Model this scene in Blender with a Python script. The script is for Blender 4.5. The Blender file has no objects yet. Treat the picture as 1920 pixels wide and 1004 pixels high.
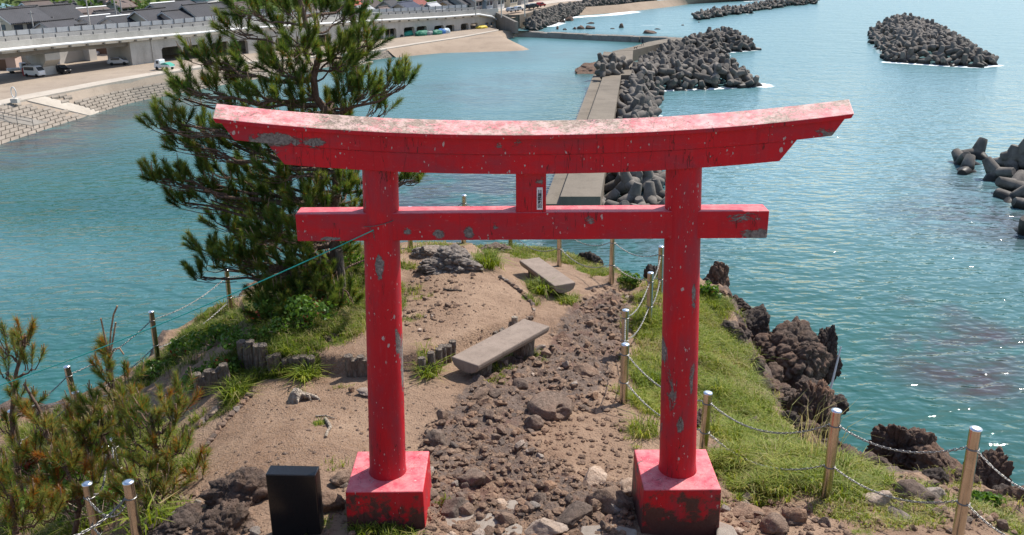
import bpy, bmesh, math, random
import numpy as np
from mathutils import Vector, Matrix, Quaternion

SC = bpy.context.scene
COL = SC.collection
random.seed(7)
RNG = np.random.default_rng(7)
R = math.radians

# ------------------------------------------------------------------ camera
CAMZ, PITCH, ROLL, F = 26.0, R(19.8), R(0.4), 1728.0
FWD = Vector((0, math.cos(PITCH), -math.sin(PITCH)))
_U = Vector((0, math.sin(PITCH), math.cos(PITCH)))
_X = Vector((1, 0, 0))
RIGHT = _X * math.cos(ROLL) - _U * math.sin(ROLL)
UP = _X * math.sin(ROLL) + _U * math.cos(ROLL)
CAM = Vector((0, 0, CAMZ))
cam = bpy.data.cameras.new('camera')
cam.sensor_width = 36
cam.lens = F / 1920 * 36
cam.clip_start = 0.1
cam.clip_end = 6000
camo = bpy.data.objects.new('camera', cam)
COL.objects.link(camo)
m = Matrix((RIGHT, UP, -FWD)).transposed().to_4x4()
m.translation = CAM
camo.matrix_world = m
SC.camera = camo

# ------------------------------------------------------------------ sky and sun
SUN_EL, SUN_AZ = R(52), R(46)
SUNV = Vector((math.cos(SUN_EL) * math.sin(SUN_AZ), math.cos(SUN_EL) * math.cos(SUN_AZ), math.sin(SUN_EL)))
w = bpy.data.worlds.new('World')
SC.world = w
w.use_nodes = True
nt = w.node_tree
bg = nt.nodes['Background']
sky = nt.nodes.new('ShaderNodeTexSky')
sky.sky_type = 'NISHITA'
sky.sun_disc = False
sky.sun_elevation = SUN_EL
sky.sun_rotation = SUN_AZ
sky.altitude = 20
sky.air_density = 1.0
sky.dust_density = 1.0
sky.ozone_density = 1.0
nt.links.new(sky.outputs[0], bg.inputs[0])
bg.inputs[1].default_value = 0.15
sl = bpy.data.lights.new('sun', 'SUN')
sl.energy = 5.0
sl.angle = R(0.53)
sl.color = (1.0, 0.955, 0.88)
so = bpy.data.objects.new('sun', sl)
COL.objects.link(so)
so.location = (20, 20, 60)
so.rotation_euler = SUNV.to_track_quat('Z', 'Y').to_euler()
SC.view_settings.view_transform = 'Standard'
SC.view_settings.look = 'None'
SC.view_settings.gamma = 1
SC.view_settings.exposure = 0.35
SC.render.engine = 'CYCLES'
SC.cycles.use_denoising = True
SC.cycles.max_bounces = 8
SC.cycles.transparent_max_bounces = 8
SC.cycles.caustics_reflective = False
SC.cycles.caustics_refractive = False

# ------------------------------------------------------------------ geometry helpers
def ray(px, py):
    return FWD + RIGHT * ((px - 960) / F) + UP * ((502 - py) / F)
def at_z(px, py, z):
    d = ray(px, py); t = (z - CAMZ) / d.z
    return CAM + d * t
def at_y(px, py, Y):
    d = ray(px, py); return CAM + d * (Y / d.y)
def at_d(px, py, D):
    return at_z(px, py, CAMZ - D)

def tag(o, label=None, cat=None, group=None, kind=None):
    if label: o['label'] = label
    if cat: o['category'] = cat
    if group: o['group'] = group
    if kind: o['kind'] = kind
    return o
def empty(name, loc=(0, 0, 0), label=None, cat=None, group=None):
    o = bpy.data.objects.new(name, None)
    o.empty_display_size = 0.2
    COL.objects.link(o); o.location = loc
    return tag(o, label, cat, group)
def link(name, me, parent=None, loc=None):
    o = bpy.data.objects.new(name, me)
    COL.objects.link(o)
    if parent is not None: o.parent = parent
    if loc is not None: o.location = loc
    return o
def copy_tree(o, parent=None):
    c = o.copy(); COL.objects.link(c); c.parent = parent
    for ch in list(o.children): copy_tree(ch, c)
    return c

class MB:
    """collects shapes into one mesh"""
    def __init__(s): s.v = []; s.f = []; s.sm = []
    def add(s, vs, fs, smooth=False):
        b = len(s.v)
        s.v += [tuple(v) for v in vs]
        s.f += [tuple(i + b for i in f) for f in fs]
        s.sm += [smooth] * len(fs)
        return s
    def box(s, c, size, rz=0.0, M=None):
        hx, hy, hz = size[0] / 2, size[1] / 2, size[2] / 2
        vs = [Vector((x * hx, y * hy, z * hz)) for z in (-1, 1) for x, y in ((-1, -1), (1, -1), (1, 1), (-1, 1))]
        if M is None: M = Matrix.Rotation(rz, 3, 'Z')
        vs = [M @ v + Vector(c) for v in vs]
        return s.add(vs, [(3, 2, 1, 0), (4, 5, 6, 7), (0, 1, 5, 4), (1, 2, 6, 5), (2, 3, 7, 6), (3, 0, 4, 7)])
    def prism(s, pts, vec):
        """closed polygon pts extruded by vec"""
        n = len(pts); vec = Vector(vec)
        vs = [Vector(p) for p in pts] + [Vector(p) + vec for p in pts]
        fs = [tuple(reversed(range(n))), tuple(range(n, 2 * n))]
        fs += [(i, (i + 1) % n, n + (i + 1) % n, n + i) for i in range(n)]
        return s.add(vs, fs)
    def tube(s, pts, rad, n=6, caps=True, smooth=True):
        pts = [Vector(p) for p in pts]
        if not hasattr(rad, '__len__'): rad = [rad] * len(pts)
        vs = []; fs = []
        ref = None
        for i, p in enumerate(pts):
            t = (pts[min(i + 1, len(pts) - 1)] - pts[max(i - 1, 0)])
            t = t.normalized() if t.length > 1e-9 else Vector((0, 0, 1))
            if ref is None:
                ref = Vector((1, 0, 0)) if abs(t.x) < 0.8 else Vector((0, 1, 0))
            a = (ref - t * ref.dot(t)).normalized(); ref = a
            b = t.cross(a)
            for k in range(n):
                q = 2 * math.pi * k / n
                vs.append(p + (a * math.cos(q) + b * math.sin(q)) * rad[i])
        m = len(pts)
        for i in range(m - 1):
            for k in range(n):
                k2 = (k + 1) % n
                fs.append((i * n + k, i * n + k2, (i + 1) * n + k2, (i + 1) * n + k))
        s.add(vs, fs, smooth)
        if caps:
            s.add([vs[k] for k in range(n)], [tuple(reversed(range(n)))])
            s.add([vs[(m - 1) * n + k] for k in range(n)], [tuple(range(n))])
        return s
    def mesh(s, name):
        me = bpy.data.meshes.new(name)
        me.from_pydata(s.v, [], s.f)
        me.polygons.foreach_set('use_smooth', s.sm)
        me.validate(); me.update()
        return me
    def build(s, name, mt, parent=None, loc=None):
        me = s.mesh(name); me.materials.append(mt)
        return link(name, me, parent, loc)

def np_mesh(name, V, T, smooth=False, attrs=None):
    """mesh from numpy vertices and triangles / quads"""
    me = bpy.data.meshes.new(name)
    V = np.ascontiguousarray(V, dtype=np.float32); T = np.ascontiguousarray(T, dtype=np.int32)
    k = T.shape[1]
    me.vertices.add(len(V)); me.vertices.foreach_set('co', V.ravel())
    me.loops.add(T.size); me.loops.foreach_set('vertex_index', T.ravel())
    me.polygons.add(len(T))
    me.polygons.foreach_set('loop_start', np.arange(0, T.size, k, dtype=np.int32))
    me.polygons.foreach_set('loop_total', np.full(len(T), k, dtype=np.int32))
    me.polygons.foreach_set('use_smooth', np.full(len(T), smooth, dtype=bool))
    for n, a in (attrs or {}).items():
        at = me.attributes.new(n, 'FLOAT', 'POINT')
        at.data.foreach_set('value', np.ascontiguousarray(a, dtype=np.float32))
    me.update(calc_edges=True)
    return me

# numpy gradient-free value noise
def _hash(ix, iy, iz, seed):
    h = (ix.astype(np.int64) * 374761393 + iy.astype(np.int64) * 668265263 + iz.astype(np.int64) * 2147483647 + seed * 144665) & 0xFFFFFFFF
    h = ((h ^ (h >> 13)) * 1274126177) & 0xFFFFFFFF
    h = (h ^ (h >> 16)) & 0xFFFFFF
    return h / float(0xFFFFFF)
def vnoise(P, seed=0):
    P = np.asarray(P, dtype=np.float64)
    i = np.floor(P); f = P - i; f = f * f * f * (f * (f * 6 - 15) + 10)
    x, y, z = i[:, 0], i[:, 1], i[:, 2]
    r = 0
    for dx in (0, 1):
        wx = f[:, 0] if dx else 1 - f[:, 0]
        for dy in (0, 1):
            wy = f[:, 1] if dy else 1 - f[:, 1]
            for dz in (0, 1):
                wz = f[:, 2] if dz else 1 - f[:, 2]
                r = r + wx * wy * wz * _hash(x + dx, y + dy, z + dz, seed)
    return r * 2 - 1
def fbm(P, scale=1.0, oct=4, gain=0.5, seed=0):
    P = np.asarray(P) * scale; a = 1.0; r = 0; n = 0
    for o in range(oct):
        r = r + a * vnoise(P + o * 17.3, seed + o); n += a; a *= gain; P = P * 2.03
    return r / n
def ridged(P, scale=1.0, oct=4, seed=0):
    P = np.asarray(P) * scale; a = 1.0; r = 0; n = 0
    for o in range(oct):
        r = r + a * (1 - 2 * np.abs(vnoise(P + o * 11.7, seed + o))); n += a; a *= 0.5; P = P * 2.1
    return r / n
def worley(P, scale=1.0, seed=0):
    """distance to the nearest and second nearest cell point"""
    P = np.asarray(P, dtype=np.float64) * scale; i = np.floor(P); f = P - i
    d1 = np.full(len(P), 9.0); d2 = np.full(len(P), 9.0)
    for dx in (-1, 0, 1):
        for dy in (-1, 0, 1):
            for dz in (-1, 0, 1):
                c = i + (dx, dy, dz)
                q = np.stack([_hash(c[:, 0], c[:, 1], c[:, 2], seed + k) for k in range(3)], 1) + (dx, dy, dz) - f
                d = np.sqrt((q * q).sum(1))
                d2 = np.where(d < d1, d1, np.minimum(d2, d)); d1 = np.minimum(d1, d)
    return d1, d2
def smooth(a, b, x):
    t = np.clip((x - a) / (b - a), 0, 1); return t * t * (3 - 2 * t)

def poly_sd(X, Y, poly):
    """signed distance to a polygon, positive inside"""
    d = np.full(X.shape, 1e9); ins = np.zeros(X.shape, bool)
    n = len(poly)
    for k in range(n):
        x0, y0 = poly[k]; x1, y1 = poly[(k + 1) % n]
        ex, ey = x1 - x0, y1 - y0
        t = np.clip(((X - x0) * ex + (Y - y0) * ey) / (ex * ex + ey * ey + 1e-12), 0, 1)
        d = np.minimum(d, (X - x0 - t * ex) ** 2 + (Y - y0 - t * ey) ** 2)
        c = (y0 > Y) != (y1 > Y)
        ins ^= c & (X < (x1 - x0) * (Y - y0) / ((y1 - y0) if y1 != y0 else 1e-9) + x0)
    d = np.sqrt(d)
    return np.where(ins, d, -d)

# ------------------------------------------------------------------ materials
class NT:
    def __init__(s, name):
        s.m = bpy.data.materials.new(name); s.m.use_nodes = True
        s.t = s.m.node_tree; s.N = s.t.nodes; s.L = s.t.links
        s.b = s.N['Principled BSDF']
        s._c = None
    def new(s, k): return s.N.new(k)
    def put(s, sock, val):
        if hasattr(val, 'default_value') or isinstance(val, bpy.types.NodeSocket): s.L.new(val, sock)
        else:
            if hasattr(sock.default_value, '__len__') and not hasattr(val, '__len__'): val = [val] * len(sock.default_value)
            if hasattr(sock.default_value, '__len__') and len(sock.default_value) == 4 and len(val) == 3: val = tuple(val) + (1,)
            sock.default_value = val
    def obj(s):
        if s._c is None: s._c = s.new('ShaderNodeTexCoord').outputs['Object']
        return s._c
    def pos(s): return s.new('ShaderNodeNewGeometry').outputs['Position']
    def nrm(s):
        n = s.new('ShaderNodeSeparateXYZ'); s.L.new(s.new('ShaderNodeNewGeometry').outputs['Normal'], n.inputs[0]); return n.outputs
    def xyz(s, v):
        n = s.new('ShaderNodeSeparateXYZ'); s.L.new(v, n.inputs[0]); return n.outputs
    def mapv(s, v, scale=(1, 1, 1), loc=(0, 0, 0), rot=(0, 0, 0)):
        n = s.new('ShaderNodeMapping'); s.L.new(v, n.inputs[0]); n.inputs['Scale'].default_value = scale
        n.inputs['Location'].default_value = loc; n.inputs['Rotation'].default_value = rot; return n.outputs[0]
    def noise(s, vec, scale, detail=5, rough=0.6, dist=0.0):
        n = s.new('ShaderNodeTexNoise'); s.L.new(vec, n.inputs['Vector'])
        n.inputs['Scale'].default_value = scale; n.inputs['Detail'].default_value = detail
        n.inputs['Roughness'].default_value = rough; n.inputs['Distortion'].default_value = dist
        return n.outputs['Fac']
    def voro(s, vec, scale, feat='F1', out='Distance', rnd=1.0):
        n = s.new('ShaderNodeTexVoronoi'); n.feature = feat; s.L.new(vec, n.inputs['Vector'])
        n.inputs['Scale'].default_value = scale; n.inputs['Randomness'].default_value = rnd; return n.outputs[out]
    def ramp(s, fac, *stops, interp='LINEAR'):
        n = s.new('ShaderNodeValToRGB'); n.color_ramp.interpolation = interp
        e = n.color_ramp.elements
        while len(e) < len(stops): e.new(0.5)
        for k, (p, c) in enumerate(stops):
            e[k].position = p
            e[k].color = (c, c, c, 1) if not hasattr(c, '__len__') else tuple(c) + (1,)
        s.put(n.inputs[0], fac); return n.outputs[0]
    def mix(s, fac, a, b, mode='MIX'):
        n = s.new('ShaderNodeMix'); n.data_type = 'RGBA'; n.blend_type = mode
        s.put(n.inputs[0], fac); s.put(n.inputs[6], a); s.put(n.inputs[7], b); return n.outputs[2]
    def math(s, op, a, b=0.0, c=0.0, clamp=False):
        n = s.new('ShaderNodeMath'); n.operation = op; n.use_clamp = clamp
        s.put(n.inputs[0], a); s.put(n.inputs[1], b); s.put(n.inputs[2], c); return n.outputs[0]
    def attr(s, name, out='Fac'):
        n = s.new('ShaderNodeAttribute'); n.attribute_name = name; return n.outputs[out]
    def rand(s): return s.new('ShaderNodeObjectInfo').outputs['Random']
    def hsv(s, col, h=0.5, sat=1.0, v=1.0):
        n = s.new('ShaderNodeHueSaturation'); s.put(n.inputs['Hue'], h); s.put(n.inputs['Saturation'], sat); s.put(n.inputs['Value'], v); s.put(n.inputs['Color'], col); return n.outputs[0]
    def bump(s, h, dist=0.01, strength=1.0, normal=None):
        n = s.new('ShaderNodeBump'); s.put(n.inputs['Height'], h); n.inputs['Distance'].default_value = dist; n.inputs['Strength'].default_value = strength
        if normal is not None: s.L.new(normal, n.inputs['Normal'])
        s.last = n.outputs[0]; return n.outputs[0]
    def fin(s, col=None, rough=None, normal=None, spec=None, metal=None):
        if col is not None: s.put(s.b.inputs['Base Color'], col)
        if rough is not None: s.put(s.b.inputs['Roughness'], rough)
        if normal is not None: s.L.new(normal, s.b.inputs['Normal'])
        if spec is not None: s.put(s.b.inputs['Specular IOR Level'], spec)
        if metal is not None: s.put(s.b.inputs['Metallic'], metal)
        return s.m

def plain(name, col, rough=0.7, var=0.25, scale=3.0, bump=0.0, spec=0.3, metal=0.0, world=False):
    n = NT(name); c = n.pos() if world else n.obj()
    f = n.noise(c, scale, 6, 0.65)
    col2 = n.mix(n.ramp(f, (0.3, 0.0), (0.7, 1.0)), tuple(x * (1 - var) for x in col), tuple(min(1, x * (1 + var * 0.6)) for x in col))
    nm = n.bump(n.noise(c, scale * 6, 5, 0.7), bump) if bump else None
    return n.fin(col2, rough, nm, spec, metal)

def red_paint(name, top_pale=1.0, peel=0.62, dirt=0.0, lichen=0.0, grain=(1, 1, 1), spots=()):
    n = NT(name); c = n.pos(); up = n.nrm()[2]
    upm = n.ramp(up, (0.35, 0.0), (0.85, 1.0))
    big = n.noise(c, 1.7, 3, 0.55); fine = n.noise(c, 9.0, 7, 0.7); grit = n.noise(c, 60.0, 3, 0.6)
    red = n.mix(n.ramp(big, (0.3, 0.0), (0.75, 1.0)), (0.58, 0.007, 0.016), (0.42, 0.009, 0.020))
    red = n.mix(n.ramp(fine, (0.55, 0.0), (0.75, 0.5)), red, (0.40, 0.03, 0.042))
    stv = n.noise(n.mapv(c, (9, 9, 0.6)), 3.0, 6, 0.7)
    red = n.mix(n.ramp(stv, (0.56, 0.0), (0.78, 0.28)), red, (0.50, 0.09, 0.10))
    red = n.mix(n.ramp(stv, (0.30, 0.4), (0.45, 0.0)), red, (0.22, 0.012, 0.022))
    dul = n.noise(n.mapv(c, (grain[0] * 1.6, grain[1] * 1.6, grain[2] * 1.6)), 2.3, 7, 0.72)
    red = n.mix(n.ramp(dul, (0.47, 0.0), (0.66, 0.75)), red, (0.30, 0.030, 0.046))
    red = n.mix(n.ramp(n.noise(n.mapv(c, grain), 26.0, 6, 0.8), (0.60, 0.0), (0.72, 0.5)), red, (0.52, 0.17, 0.17))
    # upward faces: bleached paint, with sky sheen and glare painted into the pink
    chalk_sheen = n.mix(n.ramp(fine, (0.35, 0.0), (0.62, 1.0)), (0.66, 0.17, 0.19) if lichen else (0.60, 0.08, 0.115), (0.80, 0.42, 0.40) if lichen else (0.72, 0.27, 0.27))
    col = n.mix(n.math('MULTIPLY', upm, 0.85 * top_pale), red, chalk_sheen)
    # peeled patches showing grey render
    pm = n.math('ADD', n.math('MULTIPLY', n.noise(n.mapv(c, grain), 2.4, 2, 0.5), 0.62), n.math('MULTIPLY', n.noise(n.mapv(c, grain), 19.0, 8, 0.78, 0.5), 0.44))
    for cx, cy, cz, rx, rz in spots:       # worn places
        q = n.mapv(c, (1 / rx, 0.8, 1 / rz), (-cx / rx, -cy * 0.8, -cz / rz)); ln = n.new('ShaderNodeVectorMath'); ln.operation = 'LENGTH'; n.L.new(q, ln.inputs[0])
        pm = n.math('ADD', pm, n.math('MULTIPLY', n.ramp(ln.outputs['Value'], (0.25, 1.0), (1.0, 0.0)), 0.172))
    mask = n.ramp(pm, (peel, 0.0), (peel + 0.02, 1.0))
    conc = n.mix(n.ramp(n.noise(c, 45.0, 4, 0.7), (0.35, 0.0), (0.7, 1.0)), (0.10, 0.085, 0.08), (0.30, 0.27, 0.245))
    col = n.mix(mask, col, conc)
    # small pale chips
    v = n.voro(n.mapv(c, (1, 1, 0.6)), 13.0); ch = n.math('LESS_THAN', n.math('ADD', v, n.math('MULTIPLY', n.noise(n.mapv(c, (1, 1, 0.45)), 34.0, 6, 0.8, 0.6), 0.75)), 0.50)
    sel = n.math('GREATER_THAN', n.noise(c, 5.0, 4, 0.65), 0.555)
    v2 = n.voro(n.mapv(c, (1, 1, 0.5)), 31.0); ch2 = n.math('LESS_THAN', n.math('ADD', v2, n.math('MULTIPLY', n.noise(c, 60.0, 4, 0.8), 0.6)), 0.44)
    chips = n.math('MAXIMUM', n.math('MULTIPLY', ch, sel), n.math('MULTIPLY', ch2, n.math('GREATER_THAN', n.noise(c, 3.6, 5, 0.7), 0.53)))
    col = n.mix(chips, col, (0.50, 0.36, 0.34))
    if lichen:
        lm = n.math('ADD', n.math('MULTIPLY', n.noise(c, 1.9, 2, 0.5), 0.5), n.math('MULTIPLY', n.noise(n.mapv(c, (1, 1.6, 1)), 20.0, 8, 0.8, 0.8), 0.60))
        lmask = n.math('MULTIPLY', n.ramp(lm, (0.535, 0.0), (0.575, 1.0)), upm)
        lc = n.mix(n.ramp(grit, (0.4, 0.0), (0.6, 1.0)), (0.20, 0.165, 0.12), (0.40, 0.33, 0.25))
        col = n.mix(n.math('MULTIPLY', lmask, 0.9), col, lc)
        lm3 = n.math('ABSOLUTE', n.math('SUBTRACT', n.noise(n.mapv(c, (1, 1.7, 1)), 16.0, 6, 0.75, 0.6), 0.5))
        l3 = n.math('MULTIPLY', n.math('MULTIPLY', n.math('LESS_THAN', lm3, 0.022), upm), n.math('GREATER_THAN', n.noise(c, 2.3, 2), 0.42))
        col = n.mix(n.math('MULTIPLY', l3, 0.8), col, (0.26, 0.20, 0.15))
        wm = n.ramp(n.noise(c, 11.0, 7, 0.75), (0.5, 0.0), (0.58, 1.0))
        col = n.mix(n.math('MULTIPLY', n.math('MULTIPLY', wm, upm), 0.45), col, (0.82, 0.56, 0.50))
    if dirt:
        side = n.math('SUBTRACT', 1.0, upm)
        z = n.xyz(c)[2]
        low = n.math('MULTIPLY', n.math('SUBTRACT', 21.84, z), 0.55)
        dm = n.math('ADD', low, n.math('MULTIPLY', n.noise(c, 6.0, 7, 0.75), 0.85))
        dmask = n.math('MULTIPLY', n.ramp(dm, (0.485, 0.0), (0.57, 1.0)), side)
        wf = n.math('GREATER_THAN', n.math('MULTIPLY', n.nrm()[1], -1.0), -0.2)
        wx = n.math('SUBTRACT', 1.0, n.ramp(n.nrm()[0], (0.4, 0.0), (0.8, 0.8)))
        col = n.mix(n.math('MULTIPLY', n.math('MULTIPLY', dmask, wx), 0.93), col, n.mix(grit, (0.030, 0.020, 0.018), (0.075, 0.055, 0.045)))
    # hairline cracks running along the shafts
    cr = n.math('ABSOLUTE', n.math('SUBTRACT', n.noise(n.mapv(c, (4.5, 4.5, 0.45)), 1.6, 4, 0.6), 0.5))
    crm = n.math('MULTIPLY', n.math('LESS_THAN', cr, 0.0035), n.math('GREATER_THAN', n.noise(c, 1.3, 2), 0.5))
    col = n.mix(n.math('MULTIPLY', crm, 0.75), col, (0.06, 0.015, 0.015))
    h = n.math('ADD', n.math('MULTIPLY', mask, -0.8), n.math('MULTIPLY', grit, 0.35))
    h = n.math('SUBTRACT', h, n.math('MULTIPLY', n.math('ADD', chips, crm), 0.6))
    h = n.math('ADD', h, n.math('MULTIPLY', fine, 0.5))
    rough = n.mix(mask, n.ramp(fine, (0.3, 0.46), (0.7, 0.62)), 0.9)
    return n.fin(col, rough, n.bump(h, 0.004, 0.9), 0.28)

def terrain_mat():
    n = NT('terrain_soil_and_rock'); c = n.pos()
    f1 = n.noise(c, 1.1, 6, 0.62); f2 = n.noise(c, 7.0, 8, 0.7); f3 = n.noise(c, 40.0, 5, 0.7)
    dirt = n.mix(n.ramp(f1, (0.32, 0.0), (0.68, 1.0)), (0.235, 0.150, 0.100), (0.355, 0.242, 0.166))
    dirt = n.mix(n.ramp(f2, (0.52, 0.0), (0.75, 0.75)), dirt, (0.140, 0.082, 0.055))
    dirt = n.mix(n.ramp(f3, (0.58, 0.0), (0.70, 0.6)), dirt, (0.36, 0.275, 0.205))
    dirt = n.mix(n.ramp(n.voro(c, 55.0), (0.10, 0.65), (0.2, 0.0)), dirt, (0.34, 0.265, 0.20))
    rock = n.mix(n.ramp(f2, (0.3, 0.0), (0.7, 1.0)), (0.062, 0.046, 0.040), (0.205, 0.150, 0.120))
    rock = n.mix(n.ramp(f3, (0.5, 0.0), (0.72, 0.6)), rock, (0.27, 0.21, 0.17))
    rock = n.mix(n.ramp(n.noise(c, 2.2, 4), (0.5, 0.0), (0.66, 0.6)), rock, (0.17, 0.085, 0.060))
    green = n.mix(n.ramp(f2, (0.3, 0.0), (0.7, 1.0)), (0.045, 0.075, 0.014), (0.15, 0.18, 0.035))
    green = n.mix(n.ramp(n.noise(c, 3.0, 5), (0.45, 0.0), (0.65, 0.8)), green, (0.23, 0.175, 0.075))
    ra = n.math('ADD', n.attr('rock'), n.math('MULTIPLY', n.math('SUBTRACT', f2, 0.5), 1.1))
    ga = n.math('ADD', n.attr('grass'), n.math('MULTIPLY', n.math('SUBTRACT', f2, 0.5), 0.9))
    col = n.mix(n.ramp(ga, (0.42, 0.0), (0.58, 1.0)), dirt, green)
    col = n.mix(n.ramp(ra, (0.42, 0.0), (0.58, 1.0)), col, rock)
    h = n.math('ADD', n.math('MULTIPLY', f2, 1.2), n.math('MULTIPLY', f3, 0.5))
    h = n.math('ADD', h, n.math('MULTIPLY', n.ramp(n.voro(c, 30.0), (0.0, 1.0), (0.35, 0.0)), 0.35))
    return n.fin(col, 0.93, n.bump(h, 0.05, 0.9), 0.12)

def rock_mat(name, dark, light, rust, tint=1.0, scale=1.0):
    n = NT(name); c = n.pos(); r = n.rand()
    f1 = n.noise(c, 3.0 * scale, 6, 0.65); f2 = n.noise(c, 22.0 * scale, 7, 0.72); f3 = n.noise(c, 90.0 * scale, 4, 0.7)
    col = n.mix(n.ramp(f2, (0.3, 0.0), (0.68, 1.0)), dark, light)
    col = n.mix(n.ramp(f1, (0.45, 0.0), (0.68, 0.8)), col, rust)
    col = n.mix(n.ramp(f3, (0.58, 0.0), (0.7, 0.5)), col, tuple(min(1, x * 1.7) for x in light))
    pit = n.ramp(n.voro(c, 48.0 * scale), (0.05, 0.8), (0.22, 0.0))
    col = n.mix(n.math('MULTIPLY', pit, 0.55), col, tuple(x * 0.55 for x in dark))
    col = n.hsv(col, 0.5, n.math('ADD', 0.7, n.math('MULTIPLY', r, 0.5)), n.math('ADD', 0.65, n.math('MULTIPLY', r, 0.75)))
    h = n.math('SUBTRACT', n.math('ADD', n.math('MULTIPLY', f2, 1.0), n.math('MULTIPLY', f3, 0.35)), n.math('MULTIPLY', pit, 0.5))
    return n.fin(col, 0.92, n.bump(h, 0.030 / scale, 1.0), 0.12)

def leaf_mat(name, cols, dead=(0.30, 0.10, 0.02), trans=0.35, rough=0.55):
    n = NT(name)
    r = n.attr('rnd')
    k = len(cols)
    col = n.ramp(r, *[(i / (k - 1), cc) for i, cc in enumerate(cols)])
    col = n.mix(n.attr('dead'), col, dead)
    n.fin(col, rough, None, 0.25)
    tr = n.new('ShaderNodeBsdfTranslucent'); n.put(tr.inputs['Color'], n.hsv(col, 0.49, 1.1, 1.3))
    mx = n.new('ShaderNodeMixShader'); mx.inputs[0].default_value = trans
    out = n.N['Material Output']
    n.L.new(n.b.outputs[0], mx.inputs[1]); n.L.new(tr.outputs[0], mx.inputs[2]); n.L.new(mx.outputs[0], out.inputs[0])
    return n.m

def bark_mat(name, a=(0.075, 0.048, 0.036), b=(0.20, 0.135, 0.10)):
    n = NT(name); c = n.pos(); v = n.mapv(c, (1, 1, 0.35))
    f = n.noise(v, 26.0, 6, 0.7); e = n.voro(v, 20.0, 'DISTANCE_TO_EDGE')
    col = n.mix(n.ramp(f, (0.3, 0.0), (0.7, 1.0)), a, b)
    return n.fin(col, 0.9, n.bump(n.math('ADD', f, n.ramp(e, (0.0, 0.0), (0.25, 1.0))), 0.012), 0.15)

def concrete_mat(name, col=(0.42, 0.385, 0.34), stain=(0.20, 0.18, 0.155), scale=0.5, rough=0.9, bump=0.01):
    n = NT(name); c = n.pos()
    f1 = n.noise(c, scale, 7, 0.68); f2 = n.noise(n.mapv(c, (1, 1, 0.25)), scale * 3.0, 6, 0.7); f3 = n.noise(c, scale * 40, 4, 0.7)
    k = n.mix(n.ramp(f1, (0.35, 0.0), (0.7, 0.75)), col, stain)
    k = n.mix(n.ramp(f2, (0.5, 0.0), (0.72, 0.55)), k, tuple(x * 0.75 for x in stain))
    k = n.mix(n.ramp(f3, (0.45, 0.0), (0.7, 0.4)), k, tuple(min(1, x * 1.2) for x in col))
    return n.fin(k, rough, n.bump(f3, bump), 0.2)

def tetra_mat(name='tetrapod_concrete'):
    n = NT(name); c = n.pos(); r = n.rand(); z = n.xyz(c)[2]
    f = n.noise(c, 0.9, 6, 0.7); f3 = n.noise(c, 9.0, 5, 0.7)
    col = n.mix(n.ramp(f, (0.3, 0.0), (0.7, 1.0)), (0.085, 0.074, 0.064), (0.215, 0.186, 0.158))
    col = n.hsv(col, 0.5, 0.95, n.math('ADD', 0.72, n.math('MULTIPLY', r, 0.5)))
    # wet, weed-dark band at the waterline
    wet = n.ramp(n.math('ADD', z, n.math('MULTIPLY', f, 0.9)), (0.95 / 2, 1.0), (1.0, 0.0))
    zz = n.math('MULTIPLY', n.math('ADD', z, n.math('MULTIPLY', f, 0.9)), 0.5)
    wet = n.ramp(zz, (0.50, 1.0), (0.72, 0.0))
    col = n.mix(wet, col, (0.030, 0.026, 0.022))
    rough = n.mix(wet, 0.9, 0.45)
    return n.fin(col, rough, n.bump(f3, 0.02), 0.25)

def sea_mat():
    n = NT('sea_water'); c = n.pos()
    sw = n.mapv(c, (0.55, 1.0, 1), (0, 0, 0), (0, 0, R(-12)))
    big = n.noise(sw, 0.045, 3, 0.5)
    col = n.mix(n.ramp(big, (0.35, 0.0), (0.65, 1.0)), (0.012, 0.074, 0.064), (0.019, 0.096, 0.083))
    col = n.mix(n.attr('sky_pale'), col, (0.110, 0.225, 0.250))  # sky reflection on the distant water, painted into the base colour
    weedn = n.noise(n.mapv(c, (1, 1.3, 1)), 0.16, 6, 0.7, 0.6)
    wm = n.math('MULTIPLY', n.attr('weed'), n.ramp(weedn, (0.36, 0.0), (0.54, 1.0)))
    col = n.mix(wm, col, (0.045, 0.036, 0.038))
    # foam is matter floating on the water round the blocks and along the beach
    fn = n.noise(c, 0.9, 7, 0.75, 1.0)
    fm = n.ramp(n.math('ADD', n.math('MULTIPLY', n.attr('foam'), 0.75), n.math('MULTIPLY', n.math('SUBTRACT', fn, 0.5), 0.9)), (0.42, 0.0), (0.58, 1.0))
    col = n.mix(fm, col, (0.82, 0.84, 0.84))
    w1 = n.noise(sw, 0.22, 2, 0.5); w2 = n.noise(sw, 1.15, 1, 0.5, 0.25); w3 = n.noise(n.mapv(c, (0.7, 1, 1), (3, 1, 0), (0, 0, R(18))), 3.4, 1, 0.5)
    h = n.math('ADD', n.math('MULTIPLY', w1, 0.45), n.math('ADD', n.math('MULTIPLY', w2, 0.245), n.math('MULTIPLY', w3, 0.032)))
    calm = n.attr('calm')
    nm = n.bump(n.math('MULTIPLY', h, n.math('SUBTRACT', 1.0, n.math('MULTIPLY', calm, 0.72))), 1.0, 1.0)
    n.b.inputs['IOR'].default_value = 1.333
    far = n.ramp(n.math('MULTIPLY', n.xyz(c)[1], 0.0025), (0.15, 0.035), (0.50, 0.28))
    return n.fin(col, n.mix(fm, far, 0.9), nm, 0.42)

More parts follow.
